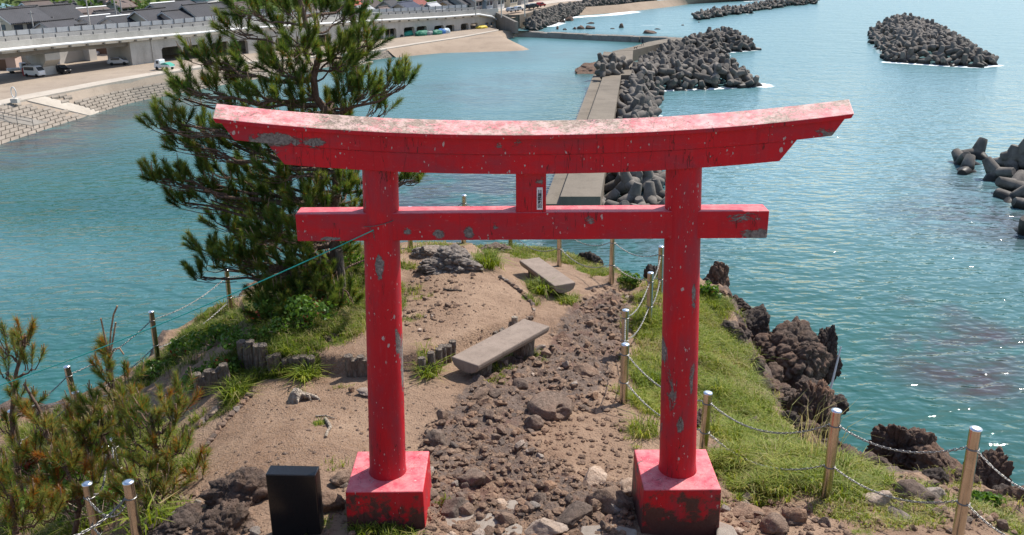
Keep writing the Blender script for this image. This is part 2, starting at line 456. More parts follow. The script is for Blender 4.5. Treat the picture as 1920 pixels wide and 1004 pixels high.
M = {}
def _sp(px, py, Y, rx, rz): v = at_y(px, py, Y); return (v.x, v.y, v.z, rx, rz)
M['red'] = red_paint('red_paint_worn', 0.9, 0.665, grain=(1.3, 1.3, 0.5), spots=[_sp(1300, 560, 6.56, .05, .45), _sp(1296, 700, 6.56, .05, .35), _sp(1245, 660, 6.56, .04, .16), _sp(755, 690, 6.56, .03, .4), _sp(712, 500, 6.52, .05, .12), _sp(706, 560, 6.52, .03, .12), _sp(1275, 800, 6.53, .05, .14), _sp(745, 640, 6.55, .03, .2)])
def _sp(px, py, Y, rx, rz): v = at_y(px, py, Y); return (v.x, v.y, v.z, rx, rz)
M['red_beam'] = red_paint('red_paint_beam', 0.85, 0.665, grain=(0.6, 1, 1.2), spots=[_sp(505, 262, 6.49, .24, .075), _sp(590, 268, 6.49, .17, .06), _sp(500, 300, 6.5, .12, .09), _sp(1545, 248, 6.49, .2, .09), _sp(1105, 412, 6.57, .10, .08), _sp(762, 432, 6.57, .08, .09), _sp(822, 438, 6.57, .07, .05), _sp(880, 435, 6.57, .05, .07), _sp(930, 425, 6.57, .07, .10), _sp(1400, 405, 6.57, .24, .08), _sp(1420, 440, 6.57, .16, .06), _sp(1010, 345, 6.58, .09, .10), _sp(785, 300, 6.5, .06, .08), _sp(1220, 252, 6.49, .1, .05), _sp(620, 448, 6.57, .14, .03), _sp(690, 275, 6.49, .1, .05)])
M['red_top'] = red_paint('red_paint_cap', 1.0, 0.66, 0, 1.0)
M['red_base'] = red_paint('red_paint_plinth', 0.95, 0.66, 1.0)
M['terrain'] = terrain_mat()
M['rock'] = rock_mat('basalt_brown', (0.085, 0.059, 0.046), (0.285, 0.203, 0.150), (0.245, 0.155, 0.108))
M['rock_big'] = rock_mat('basalt_outcrop', (0.034, 0.027, 0.024), (0.165, 0.122, 0.098), (0.165, 0.102, 0.074), 1.0, 0.55)
M['rock_pale'] = rock_mat('pale_stone', (0.22, 0.165, 0.13), (0.46, 0.37, 0.30), (0.36, 0.26, 0.19))
M['needles'] = leaf_mat('pine_needles', [(0.034, 0.074, 0.017), (0.070, 0.125, 0.024), (0.150, 0.198, 0.038), (0.29, 0.30, 0.078)], (0.34, 0.10, 0.025), 0.42, 0.5)
M['needles_young'] = leaf_mat('young_pine_needles', [(0.045, 0.095, 0.022), (0.085, 0.155, 0.032), (0.15, 0.21, 0.045), (0.28, 0.28, 0.08)], (0.44, 0.13, 0.03), 0.45, 0.5)
M['grass'] = leaf_mat('grass_blades', [(0.060, 0.092, 0.012), (0.125, 0.180, 0.018), (0.230, 0.285, 0.034), (0.400, 0.370, 0.090)], (0.42, 0.34, 0.17), 0.45)
M['leaf'] = leaf_mat('shrub_leaves', [(0.045, 0.100, 0.016), (0.085, 0.165, 0.025), (0.17, 0.26, 0.05)], (0.22, 0.045, 0.025), 0.4, 0.4)
M['far_leaf'] = leaf_mat('far_foliage', [(0.035, 0.070, 0.016), (0.07, 0.125, 0.025), (0.13, 0.19, 0.04)], (0.2, 0.15, 0.05), 0.3)
M['bark'] = bark_mat('pine_bark')
M['candle'] = bark_mat('pine_shoot', (0.24, 0.15, 0.095), (0.42, 0.31, 0.20))
M['twig'] = bark_mat('dry_twig', (0.30, 0.22, 0.16), (0.50, 0.40, 0.31))
M['log'] = bark_mat('old_log', (0.075, 0.060, 0.050), (0.22, 0.18, 0.145))
M['driftwood'] = bark_mat('weathered_root', (0.17, 0.135, 0.105), (0.42, 0.35, 0.28))
M['bench'] = concrete_mat('bench_aggregate', (0.30, 0.235, 0.19), (0.19, 0.145, 0.115), 5.0, 0.9, 0.006)
M['benchleg'] = bark_mat('bench_bark_concrete', (0.075, 0.060, 0.048), (0.21, 0.17, 0.135))
M['pad'] = concrete_mat('exposed_aggregate', (0.40, 0.34, 0.28), (0.22, 0.18, 0.15), 6.0, 0.9, 0.01)
M['granite'] = plain('black_granite', (0.010, 0.010, 0.011), 0.22, 0.2, 40, 0, 0.5)
M['steel'] = plain('stainless_post', (0.55, 0.50, 0.43), 0.24, 0.25, 6.0, 0.0, 0.5, 1.0)
M['steelcap'] = plain('steel_cap', (0.75, 0.77, 0.80), 0.3, 0.1, 6.0, 0.0, 0.5, 1.0)
M['chain'] = plain('galvanised_chain', (0.27, 0.26, 0.245), 0.42, 0.25, 30.0, 0.0, 0.5, 1.0)
M['rope'] = plain('teal_rope', (0.02, 0.40, 0.34), 0.6, 0.2, 30)
M['wire'] = plain('white_wire', (0.6, 0.62, 0.6), 0.5, 0.2, 30)
M['sticker'] = plain('sticker_paper', (0.72, 0.72, 0.74), 0.6, 0.12, 30)
M['ink'] = plain('sticker_ink', (0.02, 0.02, 0.025), 0.6, 0.1, 30)
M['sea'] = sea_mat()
M['tetra'] = tetra_mat()
M['deck'] = concrete_mat('breakwater_concrete', (0.205, 0.172, 0.135), (0.12, 0.10, 0.078), 0.18, 0.92, 0.02)
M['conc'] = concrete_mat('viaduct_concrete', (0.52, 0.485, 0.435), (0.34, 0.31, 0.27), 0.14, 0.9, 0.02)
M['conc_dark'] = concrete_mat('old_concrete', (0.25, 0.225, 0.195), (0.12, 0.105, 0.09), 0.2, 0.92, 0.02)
M['prom'] = concrete_mat('promenade_concrete', (0.48, 0.42, 0.35), (0.36, 0.31, 0.255), 0.2, 0.9, 0.01)
M['block'] = concrete_mat('revetment_block', (0.30, 0.255, 0.21), (0.18, 0.15, 0.12), 0.4, 0.92, 0.02)
M['joint'] = plain('joint_dark', (0.06, 0.052, 0.045), 0.95, 0.2, 1.0, 0, 0.1, 0, True)
M['gravel'] = concrete_mat('gravel_lot', (0.34, 0.275, 0.215), (0.25, 0.20, 0.155), 0.12, 0.95, 0.03)
M['sand'] = concrete_mat('beach_sand', (0.33, 0.255, 0.19), (0.24, 0.18, 0.13), 0.09, 0.95, 0.03)
M['road'] = plain('asphalt', (0.16, 0.155, 0.15), 0.9, 0.2, 0.4, 0, 0.2, 0, True)
M['pipe'] = plain('white_pipe', (0.74, 0.73, 0.70), 0.5, 0.12, 0.8, 0, 0.4, 0, True)
M['panel'] = plain('grey_panel', (0.47, 0.465, 0.455), 0.6, 0.15, 0.8, 0, 0.4, 0, True)
M['postdark'] = plain('dark_post', (0.13, 0.125, 0.12), 0.6, 0.2, 1.0)
M['pane'] = plain('window_pane', (0.045, 0.055, 0.065), 0.12, 0.3, 0.4, 0, 0.5, 0, True)
M['tyre'] = plain('tyre', (0.02, 0.02, 0.02), 0.85)
def tile_roof(name, col):
    n = NT(name); c = n.obj()
    f = n.noise(n.pos(), 0.35, 5, 0.6); wv = n.new('ShaderNodeTexWave'); n.L.new(c, wv.inputs['Vector']); wv.inputs['Scale'].default_value = 1.6; wv.bands_direction = 'X'
    k = n.mix(n.ramp(f, (0.35, 0.0), (0.7, 1.0)), col, tuple(min(1, x * 1.5) for x in col))
    k = n.mix(n.math('MULTIPLY', wv.outputs['Fac'], 0.3), k, tuple(x * 0.6 for x in col))
    k = n.hsv(k, 0.5, 1.0, n.math('ADD', 0.65, n.math('MULTIPLY', n.rand(), 0.9)))
    return n.fin(k, 0.62, n.bump(wv.outputs['Fac'], 0.05), 0.3)
ROOF = {'d': tile_roof('roof_dark', (0.030, 0.029, 0.032)), 'b': tile_roof('roof_brown', (0.085, 0.062, 0.053)), 'r': tile_roof('roof_red', (0.27, 0.065, 0.045)),
        'g': tile_roof('roof_grey', (0.30, 0.30, 0.31)), 't': tile_roof('roof_teal', (0.10, 0.42, 0.40)), 'n': tile_roof('roof_navy', (0.035, 0.043, 0.075))}
WALL = {'w': plain('wall_white', (0.60, 0.575, 0.55), 0.85, 0.12, 0.3, 0, 0.2, 0, True), 'c': plain('wall_cream', (0.50, 0.44, 0.34), 0.85, 0.15, 0.3, 0, 0.2, 0, True),
        'u': plain('wall_blue_grey', (0.33, 0.36, 0.40), 0.8, 0.12, 0.3, 0, 0.2, 0, True), 'g': plain('wall_grey', (0.36, 0.35, 0.335), 0.85, 0.15, 0.3, 0, 0.2, 0, True),
        'b': plain('wall_brown', (0.17, 0.105, 0.075), 0.85, 0.2, 0.3, 0, 0.2, 0, True), 'o': plain('wall_ochre', (0.36, 0.27, 0.17), 0.85, 0.15, 0.3, 0, 0.2, 0, True),
        'p': plain('wall_pink', (0.50, 0.38, 0.33), 0.85, 0.12, 0.3, 0, 0.2, 0, True)}

# ------------------------------------------------------------------ the headland
CP = [  # pixel of the photograph, metres below the eye
    (1000, 1000, 4.60), (730, 990, 4.57), (1270, 1000, 4.66), (1000, 850, 4.76), (1000, 750, 4.95), (1000, 650, 5.15),
    (1050, 580, 5.30), (1100, 520, 5.45), (960, 470, 5.5), (830, 475, 5.32), (850, 560, 5.18), (860, 610, 5.13), (780, 640, 5.10),
    (560, 800, 4.80), (450, 850, 4.82), (620, 730, 4.95), (620, 600, 5.05), (560, 640, 5.05), (630, 535, 5.15), (720, 540, 5.15),
    (433, 590, 6.0), (297, 685, 6.15), (400, 680, 5.6), (470, 640, 5.35), (400, 740, 5.2), (330, 800, 5.45), (250, 840, 5.75), (140, 800, 6.5),
    (100, 900, 6.1), (20, 1000, 6.2), (200, 1000, 5.45), (400, 890, 4.85), (380, 970, 4.72), (20, 850, 6.9), (560, 540, 5.5), (680, 470, 5.6),
    (1168, 757, 5.05), (1216, 613, 5.45), (1145, 532, 5.48), (1048, 500, 5.5), (1317, 850, 5.0), (1548, 940, 4.78), (1790, 1010, 4.75),
    (1400, 820, 5.5), (1440, 720, 6.5), (1350, 600, 6.1), (1320, 530, 6.0), (1480, 740, 6.9), (1560, 850, 5.8), (1640, 900, 5.2), (1720, 900, 5.35),
    (1860, 940, 5.5), (1910, 1000, 5.1), (1250, 700, 5.4), (1270, 560, 5.75), (1450, 990, 4.68)]
CPW = [at_d(*p) for p in CP] + [Vector(p) for p in ((0, 3, 22.7), (0, 0, 24.3), (-4, 1, 23.3), (4, 1, 23.6), (0, -5, 25.4), (-6, -3, 23.5), (6, -3, 24.2), (-5, 4.5, 21.2), (4.5, 4.2, 21.8))]
_c = np.array([tuple(v) for v in CPW])
_n = len(_c)
_A = np.zeros((_n + 3, _n + 3))
_A[:_n, :_n] = -np.hypot(_c[:, None, 0] - _c[None, :, 0], _c[:, None, 1] - _c[None, :, 1]) + np.eye(_n) * -0.02
_A[:_n, _n] = 1; _A[:_n, _n + 1:] = _c[:, :2]; _A[_n:, :_n] = _A[:_n, _n:].T
_W = np.linalg.solve(_A, np.concatenate([_c[:, 2], [0, 0, 0]]))
def base_height(X, Y):
    Z = _W[_n] + _W[_n + 1] * X + _W[_n + 2] * Y
    for k in range(_n): Z = Z - _W[k] * np.hypot(X - _c[k, 0], Y - _c[k, 1])
    return Z
OUT_PX = [(-160, 860, 7.4), (20, 800, 7.2), (150, 775, 6.9), (235, 735, 6.6), (262, 692, 6.4), (330, 628, 6.3), (400, 583, 6.2), (470, 535, 6.1), (520, 500, 6.0), (600, 474, 5.9),
          (700, 455, 5.75), (850, 448, 5.55), (960, 450, 5.6), (1050, 470, 5.65), (1130, 498, 5.65), (1190, 518, 5.7), (1310, 515, 6.1), (1338, 552, 6.3), (1368, 625, 6.55), (1404, 690, 6.65), (1442, 770, 6.4),
          (1503, 840, 6.0), (1600, 875, 5.6), (1700, 890, 5.6), (1800, 905, 5.65), (1870, 930, 5.65), (1930, 965, 5.55), (2100, 1030, 5.3)]
OUTLINE = [tuple(at_d(*p))[:2] for p in OUT_PX] + [(7.0, 2.0), (8.0, -7.0), (-8.0, -7.0), (-7.0, 2.0)]
STEP_PX = [(370, 742, 5.25), (450, 686, 5.1), (510, 694, 5.0), (600, 694, 4.98), (655, 704, 4.98), (700, 704, 4.98), (785, 706, 5.0), (852, 668, 5.05), (940, 622, 5.12), (985, 606, 5.2), (1003, 588, 5.25), (990, 555, 5.3), (940, 522, 5.35),
           (890, 480, 5.4), (700, 468, 5.4), (480, 600, 5.4), (390, 660, 5.5)]
STEPPOLY = [tuple(at_d(*p))[:2] for p in STEP_PX]
RUB_PX = [(800, 1010), (770, 900), (800, 800), (870, 745), (930, 690), (1010, 655), (1060, 590), (1130, 545), (1210, 545), (1190, 640), (1160, 720), (1110, 770), (1010, 800), (1010, 850), (1100, 890), (1190, 900), (1190, 1010)]
RUBPOLY = [tuple(at_d(x, y, 4.65 + max(0, (940 - y)) * 0.0022))[:2] for x, y in RUB_PX]

xs = np.concatenate([np.arange(-17, -5.6, 0.16), np.arange(-5.6, 6.6, 0.05), np.arange(6.6, 15.01, 0.16)])
ys = np.concatenate([np.arange(-9, 5.4, 0.3), np.arange(5.4, 17.0, 0.05), np.arange(17.0, 30.01, 0.2)])
GX, GY = np.meshgrid(xs, ys)
def terrain_height(GX, GY):
    P2 = np.stack([GX.ravel(), GY.ravel(), np.zeros(GX.size)], 1)
    Z = base_height(GX, GY)
    sd = poly_sd(GX, GY, OUTLINE)
    wob = (fbm(P2, 0.9, 5, 0.6, 3) * 0.55).reshape(GX.shape)
    o = np.clip(-(sd + wob), 0, None)
    st = poly_sd(GX, GY, STEPPOLY)
    lift = np.interp(GX, [-3.5, -0.6, 0.0, 0.4], [0.22, 0.22, 0.12, 0.05])
    Z = Z + lift * smooth(-0.05, 0.05, st) * np.clip(smooth(2.2, 0.6, st) + 0.25, 0, 1)
    rub = smooth(-0.15, 0.2, poly_sd(GX, GY, RUBPOLY) + wob * 0.5)
    cliff = smooth(0.0, 0.5, o)
    Z = Z + (fbm(P2, 0.9, 6, 0.55, 11) * 0.075).reshape(GX.shape)
    off = smooth(1.25, 1.9, GX) + smooth(-1.6, -2.6, GX) * smooth(10.2, 11.2, GY)
    Z = Z + np.clip(off, 0, 1) * smooth(6.2, 7.2, GY) * ((fbm(P2, 1.7, 4, 0.55, 61) * 0.20) + (np.abs(fbm(P2, 4.0, 3, 0.5, 62)) * 0.10)).reshape(GX.shape)
    d1, d2 = worley(P2 * np.array([1, 1, 1]), 7.5, 5)
    e1, e2 = worley(P2 + 7.7, 17.0, 9)
    lumps = (np.clip(0.55 - d1, 0, 1) * 0.20 + np.clip(0.5 - e1, 0, 1) * 0.07).reshape(GX.shape)
    Z = Z + rub * (lumps + (ridged(P2, 2.2, 4, 21) * 0.035).reshape(GX.shape))
    Z = Z - 0.5 * o - 1.5 * np.clip(o - 0.15, 0, None) - 1.0 * np.clip(o - 2.0, 0, None)
    P3 = np.stack([GX.ravel(), GY.ravel(), Z.ravel() * 0.6], 1)
    Z = Z + cliff * ((ridged(P3, 0.9, 5, 31) * 0.28 + fbm(P3, 3.0, 3, 0.5, 41) * 0.12).reshape(GX.shape)) * np.clip(o * 1.4, 0, 1.6)
    return np.clip(Z, -3, 26), cliff, rub, st, sd
GZ, G_cliff, G_rub, G_st, G_sd = terrain_height(GX, GY)
def ground(x, y):
    i = int(np.clip(np.searchsorted(xs, x) - 1, 0, len(xs) - 2)); j = int(np.clip(np.searchsorted(ys, y) - 1, 0, len(ys) - 2))
    a = (x - xs[i]) / (xs[i + 1] - xs[i]); b = (y - ys[j]) / (ys[j + 1] - ys[j])
    a = min(max(a, 0), 1); b = min(max(b, 0), 1)
    return float((GZ[j, i] * (1 - a) + GZ[j, i + 1] * a) * (1 - b) + (GZ[j + 1, i] * (1 - a) + GZ[j + 1, i + 1] * a) * b)
def groundv(x, y, A=None):
    A = GZ if A is None else A
    i = np.clip(np.searchsorted(xs, x) - 1, 0, len(xs) - 2); j = np.clip(np.searchsorted(ys, y) - 1, 0, len(ys) - 2)
    a = np.clip((x - xs[i]) / (xs[i + 1] - xs[i]), 0, 1); b = np.clip((y - ys[j]) / (ys[j + 1] - ys[j]), 0, 1)
    return (A[j, i] * (1 - a) + A[j, i + 1] * a) * (1 - b) + (A[j + 1, i] * (1 - a) + A[j + 1, i + 1] * a) * b
_T = np.arange(3.0, 26.0, 0.03)
def hit(px, py):
    """where the sight line through a pixel meets the headland (None: it passes it)"""
    d = ray(px, py); t = _T / d.y
    X = CAM.x + d.x * t; Y = CAM.y + d.y * t; Z = CAM.z + d.z * t
    g = groundv(X, Y)
    k = np.nonzero(Z <= g)[0]
    if len(k) == 0: return None
    k = max(int(k[0]), 1); a0 = Z[k - 1] - g[k - 1]; a1 = Z[k] - g[k]
    f = a0 / (a0 - a1 + 1e-9)
    return Vector((X[k - 1] + (X[k] - X[k - 1]) * f, Y[k - 1] + (Y[k] - Y[k - 1]) * f, g[k - 1] + (g[k] - g[k - 1]) * f))

# where grass grows: pixel, radius m, density, blade height m, dryness
GRASS = [(1225, 560, .35, .8, .12, .2), (1250, 640, .5, 1, .14, .1), (1215, 690, .35, 1, .14, .1), (1220, 760, .3, 1, .10, .15), (1200, 810, .22, .5, .07, .3), (1340, 560, .4, 1, .14, .25),
    (1340, 640, .55, 1, .14, .15), (1370, 700, .55, 1, .14, .2), (1410, 740, .45, 1, .12, .3), (1340, 760, .5, 1, .13, .15), (1380, 810, .45, .9, .12, .2), (1440, 850, .4, .9, .12, .2),
    (1390, 870, .35, 1, .11, .1), (1470, 900, .38, 1, .16, .1), (1540, 890, .35, 1, .18, .15), (1600, 900, .35, .9, .17, .1), (1420, 910, .3, 1, .1, .15), (1650, 940, .3, .5, .1, .3), (1720, 850, .3, .3, .1, .3),
    (1700, 980, .3, .5, .1, .4), (1850, 960, .35, .5, .1, .35), (1800, 910, .25, .4, .1, .3), (1560, 960, .22, .5, .08, .3),
    (1130, 515, .3, .9, .1, .3), (1080, 490, .35, .9, .1, .3), (1010, 470, .4, .9, .1, .25), (930, 468, .5, .7, .1, .25), (915, 490, .22, 1, .22, .05), (1010, 545, .16, 1, .2, .05), (1060, 560, .2, .9, .12, .1), (990, 560, .12, .8, .15, .1),
    (1180, 530, .2, .7, .1, .2), (790, 470, .3, .6, .1, .3), (760, 500, .2, .6, .08, .35), (770, 600, .12, .5, .08, .3), (790, 560, .15, .4, .07, .3), (740, 545, .25, .5, .1, .35),
    (700, 530, .5, .9, .14, .3), (660, 560, .5, .95, .14, .25), (610, 560, .5, .9, .15, .25), (560, 580, .5, .9, .15, .25), (500, 570, .45, 1, .15, .25), (450, 600, .4, 1, .16, .25), (400, 610, .4, 1, .16, .3), (360, 640, .4, 1, .16, .3),
    (310, 680, .35, .95, .15, .3), (280, 705, .3, .9, .14, .35), (520, 640, .4, .7, .15, .25), (580, 640, .4, .7, .14, .25), (640, 610, .35, .6, .12, .3), (470, 660, .3, .8, .17, .2), (430, 690, .25, .7, .17, .2), (545, 690, .16, 1, .2, .1), (580, 700, .16, 1, .2, .1), (515, 700, .14, 1, .18, .1),
    (470, 715, .2, .8, .17, .15), (440, 735, .2, .8, .17, .1), (800, 690, .12, 1, .18, .1), (830, 680, .1, .8, .14, .1), (920, 690, .2, .8, .07, .15), (985, 665, .22, .9, .07, .1), (930, 715, .12, .6, .06, .2), (400, 780, .14, .6, .08, .15), (430, 760, .12, .6, .09, .15),
    (600, 792, .09, .8, .06, .15), (558, 737, .08, .7, .07, .2), (640, 725, .1, .4, .06, .3), (690, 880, .1, .5, .06, .2), (630, 872, .1, .4, .07, .2), (840, 945, .09, .6, .08, .1), (1350, 950, .12, .4, .07, .1), (690, 990, .2, .8, .10, .05), (740, 1000, .2, .8, .10, .05), (600, 985, .15, .5, .09, .05),
    (150, 830, .4, .7, .12, .3), (90, 800, .5, .8, .12, .15), (60, 960, .5, .9, .16, .4), (150, 960, .5, .9, .15, .35), (230, 930, .4, .8, .15, .3), (300, 900, .35, .7, .14, .3), (310, 830, .35, .6, .14, .3), (20, 900, .5, .8, .15, .4), (280, 990, .25, .8, .16, .1), (340, 880, .25, .6, .12, .3)]
GRASSW = []
for px, py, r, dn, h, dry in GRASS:
    p = hit(px, py)
    if p is not None: GRASSW.append((p, r, dn, h, dry))
G_grass = np.zeros(GX.shape)
for p, r, dn, h, dry in GRASSW:
    G_grass = np.maximum(G_grass, dn * smooth(1.25, 0.6, np.hypot(GX - p.x, GY - p.y) / r))
_wn = fbm(np.stack([GX.ravel(), GY.ravel(), np.zeros(GX.size)], 1), 1.3, 4, .55, 77).reshape(GX.shape)
for poly, a in (([(1200, 560), (1240, 520), (1320, 520), (1360, 580), (1400, 660), (1450, 720), (1470, 800), (1560, 860), (1640, 890), (1620, 950), (1540, 945), (1460, 920), (1360, 870), (1330, 780), (1200, 790), (1190, 680)], .74), ([(250, 740), (265, 690), (340, 622), (420, 570), (520, 495), (620, 470), (740, 460), (760, 560), (700, 650), (600, 660), (500, 640), (430, 640), (350, 690)], .42), ([(760, 455), (1000, 452), (1190, 520), (1160, 545), (1080, 510), (940, 475), (780, 480)], .7), ([(0, 790), (200, 775), (330, 800), (350, 900), (280, 1000), (0, 1000)], .7), ([(1640, 890), (1900, 940), (1915, 1003), (1600, 1003), (1560, 960)], .5)):
    P_ = [hit(x, y) or at_d(x, y, 5.8) for x, y in poly]
    G_grass = np.maximum(G_grass, (a + .9 * _wn) * smooth(-.25, .25, poly_sd(GX, GY, [(q.x, q.y) for q in P_]) + _wn * .25))
G_rockm = np.maximum(np.maximum(smooth(0.1, 0.5, G_cliff), smooth(.22, -.15, G_sd + _wn * .7) * .8 * (G_sd > -2)), G_rub * 0.58)
nx, ny = len(xs), len(ys)
idx = np.arange(nx * ny).reshape(ny, nx)
Q = np.stack([idx[:-1, :-1], idx[:-1, 1:], idx[1:, 1:], idx[1:, :-1]], -1).reshape(-1, 4)
keep = (GZ.ravel()[Q] > -2.9).any(1)
Q = Q[keep]
V = np.stack([GX.ravel(), GY.ravel(), GZ.ravel()], 1)
me = np_mesh('headland_terrain', V, Q, True, {'rock': G_rockm.ravel(), 'grass': G_grass.ravel()})
me.materials.append(M['terrain'])
tag(link('headland_terrain', me), 'rocky brown headland with trodden dirt and grassy edges under the torii', 'headland', kind='structure')

# ------------------------------------------------------------------ the torii
YT = 6.66
tor = empty('torii_gate', at_y(998, 880, YT), 'weathered red torii gate with peeling paint on two square plinths', 'torii')
T0 = tor.location.copy()
def tpart(mb, name, mt, bevel=0.008, seg=2, parent=None):
    mb.v = [tuple(Vector(v) - T0) for v in mb.v]
    o = mb.build(name, mt, parent or tor)
    if bevel:
        b = o.modifiers.new('bevel', 'BEVEL'); b.width = bevel; b.segments = seg; b.limit_method = 'ANGLE'
    return o
shaft = []
for bx, by, tx, ty in ((727, 884, 713.5, 325), (1270.5, 877, 1281.5, 320)):
    a = at_y(bx, by, YT); b = at_y(tx, ty, YT); b.z += 0.06
    shaft.append((a, b))
for a, b in shaft:
    mb = MB(); n = 28; K = 26
    pts = []; rad = []
    a2 = a.copy(); a2.z -= 0.05
    for k in range(K + 1):
        f = k / K; pts.append(a2.lerp(b, f)); rad.append(0.151 + (0.132 - 0.151) * f + (0.012 * max(0, 1 - f * 30)))
    mb.tube(pts, rad, n)
    tpart(mb, 'pillar', M['red'], 0)
for k, (a, b) in enumerate(shaft):
    zt = CAMZ - 4.19
    c = at_z(*((729, 884) if k == 0 else (1267.5, 878)), zt)
    zb = zt - (0.62 if k == 0 else 0.75)
    mb = MB(); h = 0.312
    cx = c.x
    top = [(cx - h, YT - h, zt), (cx + h, YT - h, zt), (cx + h, YT + h, zt), (cx - h, YT + h, zt)]
    bot = [(cx - h - .012, YT - h - .012, zb), (cx + h + .012, YT - h - .012, zb), (cx + h + .012, YT + h + .012, zb), (cx - h - .012, YT + h + .012, zb)]
    mb.add(bot + top, [(3, 2, 1, 0), (4, 5, 6, 7), (0, 1, 5, 4), (1, 2, 6, 5), (2, 3, 7, 6), (3, 0, 4, 7)])
    tpart(mb, 'plinth', M['red_base'], 0.012, 3)
# lower tie beam, in one length through the pillars
A = at_y(553, 402, YT - .095); B = at_y(553, 453, YT - .095); C = at_y(1443, 396, YT - .095); D = at_y(1443, 447.5, YT - .095)
zt_n = (A.z + C.z) / 2; zb_n = (B.z + D.z) / 2
mb = MB()
NS = 12
mb.box(((A.x + C.x) / 2, YT, (zt_n + zb_n) / 2), (C.x - A.x, .19, zt_n - zb_n))
tpart(mb, 'tie_beam', M['red_beam'], 0.008)
# centre strut with its sticker
l = at_y(967.5, 360, YT - .085); r = at_y(1024, 360, YT - .085)
zk = at_y(998, 326, YT - .085).z
mb = MB(); mb.box(((l.x + r.x) / 2, YT, (zt_n + zk) / 2 + 0.02), (r.x - l.x, .17, zk - zt_n + 0.06))
strut = tpart(mb, 'centre_strut', M['red_beam'], 0.006)

def curve_z(x, xc, half, rise): return rise * (abs(x - xc) / half) ** 2.1
XC = at_y(998, 255, YT).x
HALF = at_y(1601, 214, YT - .22).x - XC
def beam(name, sect, xl, xr, slope, rise, mt, bevel=0.006, parent=None, n=36):
    """section [(y, z)] swept along x, raised towards the ends, ends cut on a slant"""
    zb = min(z for y, z in sect); vs = []; k = len(sect)
    for i in range(n + 1):
        f = i / n
        for y, z in sect:
            e = slope * (z - zb)
            x = (xl - e) * (1 - f) + (xr + e) * f
            vs.append((x, YT + y, z + curve_z(x, XC, HALF, rise)))
    fs = []
    for i in range(n):
        for j in range(k):
            j2 = (j + 1) % k
            fs.append((i * k + j, i * k + j2, (i + 1) * k + j2, (i + 1) * k + j))
    fs.append(tuple(reversed(range(k)))); fs.append(tuple(n * k + j for j in range(k)))
    mb = MB(); mb.add(vs, fs)
    o = tpart(mb, name, mt, bevel)
    bm = bmesh.new(); bm.from_mesh(o.data); bmesh.ops.recalc_face_normals(bm, faces=bm.faces); bm.to_mesh(o.data); bm.free()
    return o
zc = lambda py, yo: at_y(998, py, YT + yo).z
yc, yk, ys_ = -.215, -.17, -.155
z_cap_t = zc(253.5, yc); z_cap_b = zc(262, yc); z_k_b = zc(290.5, yk); z_s_b = zc(327, ys_)
x_s = [at_y(534, 319, YT + ys_).x, at_y(1461, 312, YT + ys_).x]
x_k = [at_y(440, 273, YT + yk).x, at_y(1560, 260, YT + yk).x]
x_c = [at_y(404, 236, YT + yc).x, at_y(1597, 221, YT + yc).x]
hs = (x_s[1] - x_s[0]) / 2; hk = (x_k[1] - x_k[0]) / 2; hc = (x_c[1] - x_c[0]) / 2
RISE = 0.135
beam('lower_lintel', [(ys_, z_s_b), (-ys_, z_s_b), (-ys_, z_k_b - .003), (ys_, z_k_b - .003)], x_s[0], x_s[1], 0.78, RISE, M['red_beam'])
beam('upper_lintel', [(yk, z_k_b), (-yk, z_k_b), (-yk, z_cap_b - .002), (yk, z_cap_b - .002)], x_k[0], x_k[1], 0.70, RISE, M['red_beam'])
zr = z_cap_t + 0.062
beam('roof_cap', [(yc, z_cap_b), (-yc, z_cap_b), (-yc, z_cap_t), (0, zr), (yc, z_cap_t)], x_c[0], x_c[1], 0.5, RISE, M['red_top'], 0.007)

# sticker on the strut: four large characters under two columns of small ones
sl_ = at_y(1006.6, 352, YT - .09); sr_ = at_y(1017.4, 393.5, YT - .09)
sx, sz0, sz1 = (sl_.x + sr_.x) / 2, sr_.z, sl_.z
sw_, sh_ = sr_.x - sl_.x, sz1 - sz0
mb = MB(); yf = YT - .0885
mb.box((sx, yf, (sz0 + sz1) / 2), (sw_, .003, sh_))
st_o = tpart(mb, 'sticker', M['sticker'], 0, parent=strut)
st_o['label'] = 'small white paper sticker with black vertical lettering'
def text_mesh(chars, size):
    cu = bpy.data.curves.new('lettering', 'FONT'); cu.body = chars; cu.size = size; cu.align_x = 'CENTER'; cu.align_y = 'CENTER'; cu.extrude = 0.0004; cu.offset = size * 0.022
    cu.resolution_u = 2
    o = bpy.data.objects.new('lettering_source', cu); COL.objects.link(o)
    bpy.context.view_layer.update()
    me = bpy.data.meshes.new_from_object(o.evaluated_get(bpy.context.evaluated_depsgraph_get()))
    bpy.data.objects.remove(o); return me
big = sw_ * 0.62
MX = Matrix.Rotation(R(90), 4, 'X')
bm = bmesh.new()
lay = [('建', 0, .655, 1), ('築', 0, .485, 1), ('和', 0, .315, 1), ('田', 0, .145, 1)]
for ch, dx, fz, s in lay:
    me = text_mesh(ch, big * 1.12)
    me.transform(Matrix.Translation(Vector((sx + dx * sw_, yf - .0024, sz0 + fz * sh_)) - T0) @ MX @ Matrix.Diagonal((1.08, 1.0, 1, 1)))
    bm.from_mesh(me); bpy.data.meshes.remove(me)
me = bpy.data.meshes.new('lettering'); bm.to_mesh(me); bm.free(); me.materials.append(M['ink'])
lo = link('lettering', me, st_o); lo['kind'] = 'stuff'
mb = MB()
for cx in (-.17, .2):
    for j, fz in enumerate((.875, .845, .805, .78)):
        mb.box((sx + cx * sw_, yf - .0022, sz0 + fz * sh_), (sw_ * .2, .001, sh_ * .014))
        mb.box((sx + (cx + (.05 if j % 2 else -.05)) * sw_, yf - .0022, sz0 + fz * sh_ - sh_ * .004), (sw_ * .05, .001, sh_ * .045))
o = tpart(mb, 'small_print', M['ink'], 0, parent=st_o); o['kind'] = 'stuff'

